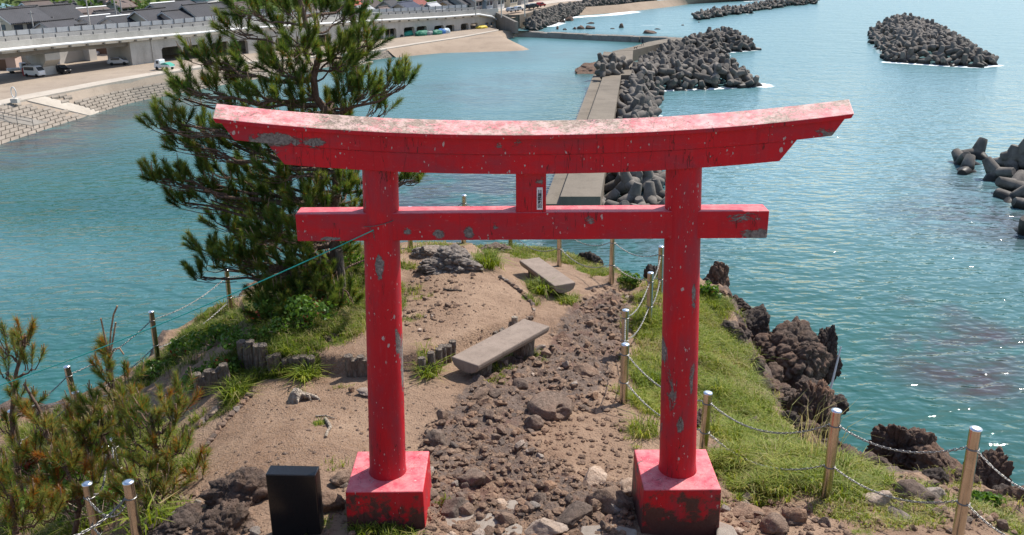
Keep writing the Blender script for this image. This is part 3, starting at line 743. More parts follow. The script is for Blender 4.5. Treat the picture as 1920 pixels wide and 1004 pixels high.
# black granite slab beside the left plinth
p = at_z(544, 891, CAMZ - 3.98)
wd = (at_z(592, 890, CAMZ - 3.98) - at_z(497, 891, CAMZ - 3.98)).length
slab = MB(); hgt = 0.72
slab.box((0, 0.07, -hgt / 2), (wd, .14, hgt))
o = slab.build('stone_marker', M['granite'], None, p); o.rotation_euler = (0, 0, R(-3))
bv = o.modifiers.new('bevel', 'BEVEL'); bv.width = .008; bv.segments = 2
tag(o, 'black polished granite marker slab standing left of the left plinth', 'stone marker')

# ------------------------------------------------------------------ far shore: all from sight lines onto known levels
def zpoly(pts, z): return [at_z(x, y, z) for x, y in pts]
def resample(pts, step):
    pts = [Vector(p) for p in pts]; out = [pts[0]]; acc = 0.0
    for a, b in zip(pts[:-1], pts[1:]):
        L = (b - a).length; d = step - acc
        while d <= L:
            out.append(a.lerp(b, d / L)); d += step
        acc = L - (d - step)
    if (out[-1] - pts[-1]).length > step * 0.3: out.append(pts[-1])
    return out
def along(pts, s):
    for a, b in zip(pts[:-1], pts[1:]):
        L = (b - a).length
        if s <= L: return a.lerp(b, s / L)
        s -= L
    return pts[-1].copy()
def length(pts): return sum((b - a).length for a, b in zip(pts[:-1], pts[1:]))
def strip(name, A, B, mt, n=60, kind='structure', label=None, cat=None):
    """ground sheet between two lines"""
    la, lb = length(A), length(B); vs = []
    for i in range(n + 1):
        vs += [along(A, la * i / n), along(B, lb * i / n)]
    mb = MB(); mb.add(vs, [(2 * i, 2 * i + 2, 2 * i + 3, 2 * i + 1) for i in range(n)], True)
    o = mb.build(name, mt); fix_up(o)
    return tag(o, label, cat, None, kind)
def fix_up(o):
    me = o.data; bm = bmesh.new(); bm.from_mesh(me)
    bmesh.ops.recalc_face_normals(bm, faces=bm.faces)
    if sum(f.normal.z * f.calc_area() for f in bm.faces) < 0: bmesh.ops.reverse_faces(bm, faces=bm.faces)
    bm.to_mesh(me); bm.free()
ZL = 3.5          # level of the lot and promenade, lower towards the right
def zl_of(px): return float(np.interp(px, [350, 660], [3.5, 1.6]))
def lpoly(pts): return [at_z(x, y, zl_of(x)) for x, y in pts]
PAIRS = [((-260, 372), (-300, 268)), ((-90, 310), (-120, 226)), ((0, 276), (0, 199)), ((80, 249), (60, 185.5)), ((130, 232), (110, 176)), ((171, 220), (150, 168)), ((219, 204), (200, 158)), ((260, 193), (240, 150.5)), ((330, 180), (310, 138.5)),
         ((430, 160), (405, 124)), ((520, 145), (490, 116.3)), ((600, 131), (570, 110)), ((680, 118), (655, 101)), ((760, 107), (735, 91.6)), ((830, 101.5), (800, 81))]
SHORE = [at_z(a[0], a[1], -.25) for a, b in PAIRS]
CRESTP = [at_z(b[0], b[1], zl_of(b[0])) for a, b in PAIRS]
CREST = lpoly([(-300, 268), (-120, 226), (0, 199), (48, 188), (120, 174), (200, 158), (300, 140), (385, 126), (480, 117), (560, 111), (640, 102), (700, 97), (780, 84), (860, 72), (935, 58)])
CREST_IN = lpoly([(-300, 252), (-120, 214), (0, 190), (48, 179), (120, 166), (200, 151), (300, 135), (385, 122), (480, 114), (560, 108), (640, 99), (700, 94.5), (780, 81.5), (860, 70), (935, 56.5)])
VFRONT = lpoly([(-330, 215), (-120, 180), (105, 143), (300, 116), (430, 104), (560, 92), (700, 76), (830, 61), (935, 49.5)])
VB = [v + Vector((-0.78, 0.63, 0)) * 34 for v in VFRONT]
strip('gravel_lot', CREST_IN, [v + Vector((-0.78, 0.63, 0)) * 2 for v in VFRONT], M['gravel'], 80)
strip('town_ground', [v + Vector((-0.78, 0.63, 0)) * 2 for v in VFRONT], [v + Vector((-0.78, 0.63, 0.02)) * 30 for v in VFRONT], M['gravel'], 60)
# promenade slab with a real edge
def slab_strip(name, A, B, th, mt, n=60, **k):
    la, lb = length(A), length(B); vs = []
    up = Vector((0, 0, th))
    for i in range(n + 1):
        a = along(A, la * i / n); b = along(B, lb * i / n)
        vs += [a + up, b + up, a - Vector((0, 0, .6)), b - Vector((0, 0, .6))]
    fs = []
    for i in range(n):
        j = 4 * i; q = j + 4
        fs += [(j, q, q + 1, j + 1), (j, j + 2, q + 2, q), (j + 1, q + 1, q + 3, j + 3)]
    mb = MB(); mb.add(vs, fs); o = mb.build(name, mt); fix_up(o)
    return tag(o, **k)
slab_strip('promenade_path', CREST, CREST_IN, 0.12, M['prom'], 90, kind='structure', label='pale concrete promenade strip along the top of the revetment', cat='path')
# stepped revetment: a slope of blocks in courses, sandy berm above
nC = 9
la = length(SHORE)
def slope_pt(s, f):
    """s metres along the shore line, f 0 at the water and 1 at the crest"""
    for k in range(len(SHORE) - 1):
        L = (SHORE[k + 1] - SHORE[k]).length
        if s <= L or k == len(SHORE) - 2:
            u = s / L; return SHORE[k].lerp(SHORE[k + 1], u).lerp(CRESTP[k].lerp(CRESTP[k + 1], u), f)
        s -= L
rev = empty('revetment', slope_pt(la * 0.4, 0), 'stepped block revetment sloping from the promenade down into the bay', 'revetment')
rev['kind'] = 'structure'
R0 = rev.location.copy()
mb = MB(); n = 110; vs = []
for i in range(n + 1):
    s = la * i / n
    for k in range(nC + 1):
        vs.append(slope_pt(s, k / nC) - R0 - Vector((0, 0, .16)))
mb.add(vs, [(i * (nC + 1) + k, (i + 1) * (nC + 1) + k, (i + 1) * (nC + 1) + k + 1, i * (nC + 1) + k + 1) for i in range(n) for k in range(nC)], True)
o = mb.build('slope_bed', M['gravel'], rev); fix_up(o)
from mathutils.bvhtree import BVHTree
_bed = BVHTree.FromPolygons([tuple(v.co + R0) for v in o.data.vertices], [tuple(p.vertices) for p in o.data.polygons])
def bed(px, py, dflt):
    h = _bed.ray_cast(CAM, ray(px, py).normalized())
    return h[0] if h[0] is not None else at_z(px, py, dflt)
# block courses; the blocks that show largest are objects, the rest one part
def block_verts(s0, s1, f0, f1, th):
    q = [slope_pt(s0, f0), slope_pt(s1, f0), slope_pt(s1, f1), slope_pt(s0, f1)]
    lift = Vector((0, 0, 1))
    c = sum(q, Vector()) / 4
    ins = [c + (p - c) * 0.90 for p in q]
    top = [ins[0] + lift * th, ins[1] + lift * th, ins[2] + lift * (th * .55), ins[3] + lift * (th * .55)]
    return [p - lift * .25 for p in ins] + top
BF = [(3, 2, 1, 0), (4, 5, 6, 7), (0, 1, 5, 4), (1, 2, 6, 5), (2, 3, 7, 6), (3, 0, 4, 7)]
def px_of(v):
    d = Vector(v) - CAM; k = d.dot(FWD)
    return (960 + F * d.dot(RIGHT) / k, 502 - F * d.dot(UP) / k)
blocks = []
step = 2.0
s = 0.0
while s < la - step:
    mid = slope_pt(s, .3); px = px_of(mid)[0]
    rows = 9 if px < 130 else (6 if px < 300 else (4 if px < 420 else (7 if 690 < px < 830 else 4)))
    for k in range(rows):
        f0 = 0.02 + k * 0.105; f1 = f0 + 0.105
        c = slope_pt(s + step / 2, (f0 + f1) / 2); q = px_of(c)
        if 92 < q[0] < 230 and abs((q[1] - 199) - (q[0] - 100) * 0.20 + 4) < 0: continue
        blocks.append((block_verts(s + (.5 * step if k % 2 else 0), s + step + (.5 * step if k % 2 else 0), f0, f1, 0.16 + random.uniform(-.03, .04)), q))
    s += step
ramp_quad = [(40, 188), (72, 181), (190, 217), (167, 221)]
def in_px(q, poly):
    return float(poly_sd(np.array([q[0]]), np.array([q[1]]), poly)[0]) > 0
ramp_ex = [(28, 192), (80, 180), (200, 214), (160, 223)]
blocks = [b for b in blocks if not in_px(b[1], ramp_ex)]
vis = [b for b in blocks if -12 < b[1][0] < 345 or 690 < b[1][0] < 840]
vis.sort(key=lambda b: (b[1][0] > 345, -b[1][1]))
near_b = vis[:300]
for vsb, q in near_b:
    mb = MB(); mb.add([v - R0 for v in vsb], BF)
    mb.build('block', M['block'], rev)
mb = MB(); ids = {id(b) for b in near_b}
for b in blocks:
    if id(b) not in ids: mb.add([v - R0 for v in b[0]], BF)
o = mb.build('far_blocks', M['block'], rev); o['kind'] = 'stuff'
# boat ramp and stair down the revetment
def quad_slab(name, pxs, zs, th, mt, parent=None, **k):
    """a slab laid on the slope of the revetment, its corners seen at four pixels"""
    n = 8; vs = []
    for i in range(n + 1):
        f = i / n
        for j in range(2):
            a, b = (pxs[0], pxs[3]) if j == 0 else (pxs[1], pxs[2]); za, zb = (zs[0], zs[3]) if j == 0 else (zs[1], zs[2])
            q = bed(a[0] + (b[0] - a[0]) * f, a[1] + (b[1] - a[1]) * f, za + (zb - za) * f)
            vs += [q + Vector((0, 0, th)), q - Vector((0, 0, .5))]
    fs = [(0, 1, 3, 2), (4 * n, 4 * n + 2, 4 * n + 3, 4 * n + 1)]
    for i in range(n):
        p = 4 * i; q = p + 4; fs += [(p, p + 2, q + 2, q), (p + 1, q + 1, q + 3, p + 3), (p, q, q + 1, p + 1), (p + 2, p + 3, q + 3, q + 2)]
    mb = MB(); mb.add(vs, fs); o = mb.build(name, mt, parent); fix_normals(o); return tag(o, **k)
def fix_normals(o):
    bm = bmesh.new(); bm.from_mesh(o.data); bmesh.ops.recalc_face_normals(bm, faces=bm.faces); bm.to_mesh(o.data); bm.free()
quad_slab('boat_ramp', [(170, 219.5), (191, 211), (76, 181.5), (38, 188)], [-.1, -.1, ZL, ZL], .2, M['prom'], label='smooth concrete boat ramp running down through the revetment blocks', cat='ramp', kind='structure')
quad_slab('boat_ramp', [(655, 126), (700, 118), (668, 100), (640, 103)], [0.05, 0.05, ZL, ZL], .2, M['prom'], label='concrete ramp half hidden behind the big pine', cat='ramp', kind='structure')
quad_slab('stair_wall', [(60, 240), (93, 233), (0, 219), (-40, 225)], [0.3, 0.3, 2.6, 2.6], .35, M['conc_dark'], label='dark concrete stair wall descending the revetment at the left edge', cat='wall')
# handrail of the stair
hr = empty('handrail', at_z(0, 208, 3.0), 'thin metal handrail above the dark stair on the revetment', 'handrail')
pts = [at_z(-20, 206, 3.6), at_z(30, 217, 2.6), at_z(60, 223, 1.9)]
for a, b in zip(pts[:-1], pts[1:]):
    MB().tube([a - hr.location, b - hr.location], .05, 6).build('rail', M['postdark'], hr)
    MB().tube([a - hr.location - Vector((0, 0, .5)), b - hr.location - Vector((0, 0, .5))], .04, 6).build('rail', M['postdark'], hr)
for p in pts + [pts[0].lerp(pts[1], .5)]:
    MB().tube([p - hr.location, p - hr.location - Vector((0, 0, 1.4))], .045, 6).build('post', M['postdark'], hr)
# life-buoy stand on the promenade
p = at_z(29, 193, ZL + .1)
ls = empty('marker_stand', p, 'small white ring stand on a concrete foot at the head of the boat ramp', 'marker')
mb = MB(); mb.box((0, 0, .3), (1.0, .8, .6)); mb.build('foot', M['conc'], ls)
mb = MB(); mb.tube([Vector((.35 * math.cos(t), 0, 1.5 + .75 * math.sin(t))) for t in np.linspace(0, 2 * math.pi, 14)], .08, 6); mb.build('ring', M['pipe'], ls)

# sand spit and beaches
def sheet(name, pts, mt, z=None, label=None, cat=None, kind='structure', fringe=0.0):
    P = [Vector(p) for p in pts]
    bm = bmesh.new(); f = bm.faces.new([bm.verts.new(p) for p in P])
    bmesh.ops.triangulate(bm, faces=[f])
    me = bpy.data.meshes.new(name); bm.to_mesh(me); bm.free(); me.materials.append(mt)
    o = link(name, me); fix_up(o); return tag(o, label, cat, None, kind)
def bank(name, low, high, zl, zh, mt, label=None):
    strip(name, zpoly(low, zl), zpoly(high, zh), mt, 50, 'structure', label, 'beach' if label else None)
SP = [((745, 109.5), (725, 93)), ((790, 104.8), (765, 87)), ((830, 101.3), (800, 81.3)), ((900, 99.5), (840, 75.3)), ((960, 98), (880, 69)), ((985, 97), (905, 64)), ((996, 95.2), (915, 62)), ((980, 90), (922, 60.5)), ((960, 85.5), (928, 59.5)), ((947, 80), (932, 58.7)), ((946, 76), (936, 58)), ((960, 71.5), (945, 57.5)), ((1000, 67.5), (965, 58)), ((1040, 66.5), (990, 58.5))]
vs = []; K = 6
for i_, (a, b) in enumerate(SP):
    lo_, hi_ = at_z(a[0], a[1], -.12), at_z(b[0], b[1], 1.62)
    for k in range(K + 1): q = lo_.lerp(hi_, k / K); q.z += (.35 if i_ > 2 else .12 * i_ - .1) * math.sin(math.pi * min(1, k / K * 1.3)) * (k > 0); vs.append(q)
mb = MB(); mb.add(vs, [(i * (K + 1) + k, (i + 1) * (K + 1) + k, (i + 1) * (K + 1) + k + 1, i * (K + 1) + k + 1) for i in range(len(SP) - 1) for k in range(K)], True)
o = mb.build('sand_spit', M['sand']); fix_up(o); tag(o, 'tan sand spit curling into the bay below the far end of the viaduct', 'beach', None, 'structure')
bank('far_beach', [(1066, 33), (1085, 30.5), (1120, 28), (1160, 25), (1200, 21), (1250, 15), (1300, 8), (1400, 1), (1520, -6)], [(1040, 18), (1085, 14), (1120, 12), (1160, 9), (1200, 4), (1250, 0), (1300, -4), (1400, -9), (1520, -14)], -0.15, 2.4, M['sand'], 'long tan beach beyond the far block revetment')

# ------------------------------------------------------------------ viaduct
via = empty('viaduct', at_z(300, 116, ZL), 'long grey concrete viaduct with rows of square openings and a white pipe', 'viaduct')
V0 = via.location.copy()
def z_at(px, py, base_px, base_py):
    b = at_z(base_px, base_py, ZL); d = ray(px, py); return CAMZ + d.z * (b.y / d.y)
NRM = Vector((0.78, -0.63, 0))       # towards the sea
BACK = -NRM
DW = 9.0                              # deck width
pl = [v.copy() for v in VFRONT]
def plane_hit(px, py, off=0.0):
    """sight line meets the vertical front plane of the viaduct"""
    d = ray(px, py); best = None
    for a, b in zip(pl[:-1], pl[1:]):
        a2 = a + NRM * off; b2 = b + NRM * off
        e = b2 - a2; nrm = Vector((e.y, -e.x, 0)); den = d.dot(nrm)
        if abs(den) < 1e-9: continue
        t = (a2 - CAM).dot(nrm) / den; q = CAM + d * t; u = (q - a2).dot(e) / e.length_squared
        if -0.02 <= u <= 1.02 and t > 0: return q
    return CAM + d * (pl[0].y / d.y)
def vpart(mb, name, mt, parent=None):
    mb.v = [tuple(Vector(v) - V0) for v in mb.v]
    o = mb.build(name, mt, parent or via); fix_normals(o); return o
_zs, _zz = [0.0], [8.4]
def ztop(s):  # deck level along the line, read off the pipe on its edge
    return float(np.interp(s, _zs, _zz))
VLEN = length(pl)
def bar(mb, s0, s1, o0, o1, z0, z1, n=None, rel=True):
    """prism along the line between offsets o0..o1 (towards the sea) and heights relative to the deck"""
    n = n or max(1, int((s1 - s0) / 4))
    vs = []
    for i in range(n + 1):
        s = s0 + (s1 - s0) * i / n; p = along(pl, s); zt = ztop(s) if rel else 0
        for o, z in ((o0, z0), (o1, z0), (o1, z1), (o0, z1)):
            q = p + NRM * o; vs.append((q.x, q.y, zt + z))
    fs = [(i * 4 + j, i * 4 + (j + 1) % 4, (i + 1) * 4 + (j + 1) % 4, (i + 1) * 4 + j) for i in range(n) for j in range(4)]
    fs += [(3, 2, 1, 0), tuple(n * 4 + j for j in range(4))]
    mb.add(vs, fs)
def s_of(q):
    best = (1e9, 0); acc = 0
    for a, b in zip(pl[:-1], pl[1:]):
        e = b - a; u = max(0, min(1, (Vector((q.x, q.y, a.z)) - a).dot(e) / e.length_squared)); dd = (a + e * u - Vector((q.x, q.y, a.z))).length
        if dd < best[0]: best = (dd, acc + u * e.length)
        acc += e.length
    return best[1]
for px, py in ((0, 95), (120, 83.5), (240, 73.3), (375, 62), (435, 55.5), (560, 47.5), (691, 40), (840, 31.8), (906, 26.8), (930, 25.4)):
    q = plane_hit(px, py, .72); _zs.append(s_of(q - NRM * .72)); _zz.append(q.z + .28)
_zz[0] = _zz[1] + .2
S_AB = s_of(plane_hit(262, 118)); S_END = s_of(plane_hit(933, 49))
mb = MB(); bar(mb, 0, S_END, -DW, .35, -.9, 0.0); vpart(mb, 'deck', M['conc'])
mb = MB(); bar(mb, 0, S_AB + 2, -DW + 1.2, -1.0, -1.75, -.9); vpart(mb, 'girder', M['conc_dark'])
mb = MB(); bar(mb, 0, S_END, .05, .33, 0.0, 1.0); vpart(mb, 'parapet', M['conc'])
mb = MB(); bar(mb, 0, S_END, -DW, -DW + .25, 0.0, 0.9); vpart(mb, 'parapet', M['conc'])
mb = MB(); bar(mb, 0, S_END, -DW + .26, .04, 0.003, .03); vpart(mb, 'roadway', M['road'])
# pipe along the edge, dropping at the far end
S_P = s_of(plane_hit(905, 30))
pts = [along(pl, s) + NRM * .72 + Vector((0, 0, ztop(s) - .28 - along(pl, s).z)) for s in np.arange(0, S_P, 4.0)]
e = along(pl, S_P) + NRM * .72; e.z = 0; dirv = (along(pl, S_P + 3) - along(pl, S_P)).normalized()
pts += [e + dirv * 3 + Vector((0, 0, ztop(S_P) - 1.2)), e + dirv * 6 + Vector((0, 0, ztop(S_P) - 2.6)), e + dirv * 12 + Vector((0, 0, ztop(S_P) - 3.2))]
mb = MB(); mb.tube(pts, .26, 8); vpart(mb, 'pipe', M['pipe'])
for s in np.arange(1.5, S_P, 3.4):
    mb = MB(); bar(mb, s, s + .35, .36, .80, -.85, -.56, 1); vpart(mb, 'pipe_bracket', M['conc_dark'])
# railing: posts and pale panels on both edges
for off, zb, ph, sp in ((.19, 1.0, .45, 2.45), (-DW + .12, .9, 1.0, 2.6)):
    pan = MB(); ss = np.arange(1.0, S_END - 3, sp)
    for s in ss:
        mb = MB(); bar(mb, s, s + .16, off - .10, off + .10, zb - .25 if off > 0 else zb, zb + ph, 1); vpart(mb, 'railing_post', M['postdark'])
    if off < 0:
        bar(pan, 0.8, S_END - 3, off - .03, off + .03, zb + .1, zb + ph * .93, 60)
        vpart(pan, 'railing_panel', M['panel'])
# piers of the open spans
def pier(px, py, wd=2.6):
    s = s_of(plane_hit(px, py)); p = along(pl, s); zt = ztop(s)
    t = (along(pl, s + 1) - along(pl, s)).normalized()
    mb = MB()
    def P(o, a, z): q = p + NRM * o + t * a; return (q.x, q.y, z)
    zc, zm = zt - 1.75, zt - 3.1
    for a in (0,):
        h = wd / 2
        prof = [(-.7, zc), (-.7, zm + .2), (-2.4, zm - 1.0), (-2.4, ZL - .5), (-DW + 3.2, ZL - .5), (-DW + 3.2, zm - 1.0), (-DW + .9, zm + .2), (-DW + .9, zc)]
        mb.prism([P(o, -h, z) for o, z in prof], t * wd)
    vpart(mb, 'pier', M['conc'])
pier(108, 142, 2.8); pier(-190, 190, 2.8)
# abutment block and the wall with openings
mb = MB(); bar(mb, S_AB - 1.5, S_AB + 3.2, -DW, -.2, -9.6, -1.0, 2)
vpart(mb, 'abutment', M['conc'])
OPEN = [(302, 339, 88), (342.5, 376, 85), (396, 429, 79), (433, 464, 77), (482, 512, 73), (516, 546, 71), (563, 590, 66.5), (594, 620, 65), (634, 657, 61.5), (661, 683, 59.5), (698, 718, 56), (722, 743, 54), (757, 777, 51.2), (781, 800, 49.5), (814, 832, 48.2), (835.5, 852, 47.2), (864, 878.5, 44.5), (882, 896, 43.5), (909, 917.5, 42.6), (919.8, 927.5, 42)]
edges = []
for x0, x1, yt in OPEN:
    q0 = plane_hit(x0, yt); q1 = plane_hit(x1, yt); edges.append((s_of(q0), s_of(q1), (q0.z + q1.z) / 2))
prev = S_AB + 3.2
for s0, s1, zt in edges:
    mb = MB(); bar(mb, prev, s0, -.9, 0, ZL - 4, 8.6, 2, False)
    for i, v in enumerate(mb.v):
        s = s_of(Vector(v)); mb.v[i] = (v[0], v[1], min(v[2], ztop(s) - .9))
    vpart(mb, 'wall_pier', M['conc'])
    mb = MB(); bar(mb, s0, s1, -.9, 0, zt, 8.6, 2, False)
    for i, v in enumerate(mb.v):
        s = s_of(Vector(v)); mb.v[i] = (v[0], v[1], min(v[2], ztop(s) - .9))
    h = .38       # chamfered haunches in the upper corners
    vpart(mb, 'lintel', M['conc'])
    for sa, sb in ((s0, s0 + h), (s1, s1 - h)):
        a = along(pl, sa); b = along(pl, sb); m2 = MB()
        m2.prism([(a.x, a.y, zt + .01), (b.x, b.y, zt + .01), (a.x, a.y, zt - h)], BACK * .88); vpart(m2, 'haunch', M['conc'])
    prev = s1
mb = MB(); bar(mb, prev, S_END, -.9, 0, ZL - 4, 5.0, 2, False)
for i, v in enumerate(mb.v):
    s = s_of(Vector(v)); mb.v[i] = (v[0], v[1], v[2] if v[2] < 4 else ztop(s) - .9)
vpart(mb, 'wall_pier', M['conc'])
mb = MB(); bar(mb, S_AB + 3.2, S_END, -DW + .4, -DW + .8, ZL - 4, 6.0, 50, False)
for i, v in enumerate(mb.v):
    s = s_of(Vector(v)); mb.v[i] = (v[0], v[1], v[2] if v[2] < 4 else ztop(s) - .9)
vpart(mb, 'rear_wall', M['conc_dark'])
# retaining wall and ramp at the right-hand end, coast road beyond
E0 = along(pl, S_END)
rw = empty('retaining_wall', E0, 'dark retaining wall at the right end of the viaduct', 'wall')
mb = MB(); zt_ = ztop(S_END)
q1 = at_z(972, 56, 2.2); q2 = at_z(955, 40, 4.0)
mb.add([v - E0 for v in (E0 + Vector((0, 0, -2.5)), q1 + Vector((0, 0, -1)), q1 + Vector((0, 0, 2.0)), E0 + Vector((0, 0, zt_ - E0.z)),
        E0 + BACK * 1.2 + Vector((0, 0, -2.5)), q1 + BACK * 1.2 + Vector((0, 0, -1)), q1 + BACK * 1.2 + Vector((0, 0, 2.0)), E0 + BACK * 1.2 + Vector((0, 0, zt_ - E0.z)))],
       [(0, 1, 2, 3), (7, 6, 5, 4), (3, 2, 6, 7), (1, 5, 6, 2), (0, 3, 7, 4), (0, 4, 5, 1)])
o = mb.build('wall', M['conc_dark'], rw); fix_normals(o)
ZR = 3.9
SEAWALL = zpoly([(938, 30), (962, 34), (985, 30), (1010, 22), (1040, 13.5), (1080, 7), (1140, 1), (1220, -5)], ZR - .6)
ROADIN = zpoly([(905, 21), (940, 21), (965, 19), (990, 15), (1010, 11), (1040, 6), (1100, 0), (1220, -10)], ZR + .1)
strip('coast_bank', SEAWALL, ROADIN, M['sand'], 40)
strip('coast_road', [v + Vector((0, 0, .05)) for v in ROADIN], [v + Vector((-7, 5, .02)) for v in ROADIN], M['prom'], 40)
strip('town_flat', [v + Vector((-6.9, 4.9, -.05)) for v in ROADIN], [v + Vector((-75, 60, -.3)) for v in ROADIN], M['gravel'], 30)
sw = empty('seawall', SEAWALL[2], 'low curved concrete seawall above the far block revetment', 'wall')
mb = MB(); P = resample(SEAWALL, 6)
for a, b in zip(P[:-1], P[1:]):
    t = (b - a).normalized(); nn = Vector((t.y, -t.x, 0))
    q = [a, b, b + nn * .6, a + nn * .6]
    mb.add([v - sw.location + Vector((0, 0, -4.0)) for v in q] + [v - sw.location + Vector((0, 0, .7)) for v in q], BF)
o = mb.build('wall', M['deck'], sw); fix_normals(o)

# jetty: old low stone wall across the bay mouth
JP = zpoly([(975, 59), (1040, 61.5), (1120, 65.5), (1200, 69), (1262, 70.5), (1282, 71.5)], 1.3)
jt = empty('stone_jetty', JP[0], 'low dark stone jetty crossing the mouth of the bay', 'jetty')
P = resample(JP, 2.2); k = 0
for a, b in zip(P[:-1], P[1:]):
    t = (b - a).normalized(); nn = Vector((t.y, -t.x, 0))
    w2 = 1.5; mb = MB(); dz = random.uniform(-.12, .12)
    q = [a - nn * w2, b - nn * w2, b + nn * w2, a + nn * w2]; cc = (a + b) / 2
    lo = [cc + (v - cc) * 1.04 + Vector((0, 0, -2.2)) for v in q]
    lo[2] += nn * .8; lo[3] += nn * .8
    hi = [cc + (v - cc) * .97 + Vector((0, 0, dz)) for v in q]
    mb.add([v - jt.location for v in lo + hi], BF); o = mb.build('stone', M['conc_dark'], jt); fix_normals(o)

# ------------------------------------------------------------------ breakwater deck
def poly_slab(name, top, th, mt, parent=None, loc=None, **k):
    c = loc or Vector((0, 0, 0))
    mb = MB(); mb.prism([Vector(p) - c - Vector((0, 0, th)) for p in top], (0, 0, th)); o = mb.build(name, mt, parent); fix_normals(o); return tag(o, **k)
zlo, zhi = 2.0, 2.75
bw = empty('breakwater', at_z(1075, 380, zlo), 'straight concrete breakwater deck of two levels running out from the headland', 'breakwater')
B0 = bw.location.copy()
def lerp2(a, b, f): return (a[0] + (b[0] - a[0]) * f, a[1] + (b[1] - a[1]) * f)
Ln, Lf = at_z(1019, 383, zlo), at_z(1113, 140, zlo)
Jn, Jf = at_z(1049, 383, zlo), at_z(1131, 140, zlo)
Hn, Hf = at_z(1050.5, 369, zhi), at_z(1132.5, 138, zhi)
Rn, Rf = at_z(1126, 369, zhi), at_z(1165, 138, zhi)
nseg = 9
for i in range(nseg):
    f0, f1 = i / nseg, (i + 1) / nseg - .0006
    poly_slab('deck_slab', [Ln.lerp(Lf, f0), Jn.lerp(Jf, f0) + Vector((.3, 0, 0)), Jn.lerp(Jf, f1) + Vector((.3, 0, 0)), Ln.lerp(Lf, f1)], 4.5, M['deck'], bw, B0)
    poly_slab('upper_slab', [Hn.lerp(Hf, f0), Rn.lerp(Rf, f0), Rn.lerp(Rf, f1), Hn.lerp(Hf, f1)], 5.2, M['deck'], bw, B0)
# landing beyond the blocks and the bent arm to the right
poly_slab('deck_slab', zpoly([(1117, 141), (1131, 141), (1147, 98), (1132, 97)], zlo), 4.5, M['deck'], bw, B0)
poly_slab('upper_slab', zpoly([(1133, 141), (1184, 141), (1187, 95), (1148, 97)], zhi), 5.2, M['deck'], bw, B0)
poly_slab('bent_arm', zpoly([(1148, 96.6), (1187, 94.6), (1230, 84), (1282, 74), (1300, 71.5), (1262, 71), (1215, 79), (1186, 88)], zhi - .3), 4.8, M['deck'], bw, B0)

# ------------------------------------------------------------------ tetrapods
def tetra_mesh(name, n=12):
    mb = MB()
    dirs = [Vector((0, 0, 1))] + [Vector((math.cos(a) * .943, math.sin(a) * .943, -.333)) for a in (0, 2 * math.pi / 3, 4 * math.pi / 3)]
    for d in dirs:
        mb.tube([d * .0, d * .30, d * .55, d * 1.12, d * 1.17], [.44, .44, .40, .295, .25], n, True)
    return mb.mesh(name)
TME = tetra_mesh('tetrapod'); TME.materials.append(M['tetra'])
tcount = 0
def put_tetra(loc, s, rot=None, label=None, group=None):
    global tcount
    o = link('tetrapod', TME, None, loc); o.scale = (s, s, s)
    o.rotation_euler = rot or (random.uniform(0, 6.3), random.uniform(0, 6.3), random.uniform(0, 6.3))
    tag(o, label, 'tetrapod', group); tcount += 1; return o
def stuff_tetra(name, items, label, n=7):
    base = tetra_mesh('t', n); vs = np.array([tuple(v.co) for v in base.vertices]); fs = [tuple(p.vertices) for p in base.polygons]
    V = []; Fq = []; b = 0
    for loc, s, rot in items:
        Mx = np.array(Matrix.Rotation(rot[2], 3, 'Z') @ Matrix.Rotation(rot[1], 3, 'Y') @ Matrix.Rotation(rot[0], 3, 'X'))
        V.append(vs @ Mx.T * s + np.array(loc)); Fq += [tuple(i + b for i in f) for f in fs]; b += len(vs)
    me = bpy.data.meshes.new(name); me.from_pydata(np.concatenate(V).tolist(), [], Fq); me.materials.append(M['tetra'])
    me.polygons.foreach_set('use_smooth', [True] * len(me.polygons)); bpy.data.meshes.remove(base)
    o = link(name, me); tag(o, label, None, None, 'stuff'); return o
def rr(): return tuple(random.uniform(0, 6.3) for _ in range(3))
def scatter(poly, n, mind):
    """poisson-like points in a world polygon (xy), n tries"""
    P = [(p.x, p.y) for p in poly]; x0, x1 = min(p[0] for p in P), max(p[0] for p in P); y0, y1 = min(p[1] for p in P), max(p[1] for p in P)
    cx = RNG.uniform(x0, x1, n); cy = RNG.uniform(y0, y1, n); sd = poly_sd(cx, cy, P); out = []
    for x, y, d in zip(cx, cy, sd):
        if d <= 0: continue
        if all((x - a) ** 2 + (y - b) ** 2 > mind * mind for a, b, _ in out): out.append((x, y, d))
    return out
S_T = 1.45
pile = zpoly([(1166, 140), (1196, 127), (1240, 100), (1300, 84), (1340, 73), (1375, 72), (1405, 84), (1416, 92), (1370, 96), (1325, 104), (1300, 112), (1345, 120), (1390, 136), (1416, 160), (1370, 164), (1300, 165), (1240, 169), (1228, 182), (1228, 225), (1238, 330), (1248, 395), (1150, 420), (1126, 400), (1136, 310), (1155, 218)], 0.3)
pts = scatter(pile, 12000, 1.66)
back = [(x, y) for x, y, d in pts]
cand = []
for x, y, d in pts:
    h = min(2.9, .35 + d * .62)
    cand.append((Vector((x, y, h - .2 + random.uniform(-.45, .45))), S_T * random.uniform(.94, 1.06)))
    if d > 2.2 and random.random() < .35: cand.append((Vector((x + random.uniform(-.9, .9), y + random.uniform(-.9, .9), h - 1.7)), S_T))
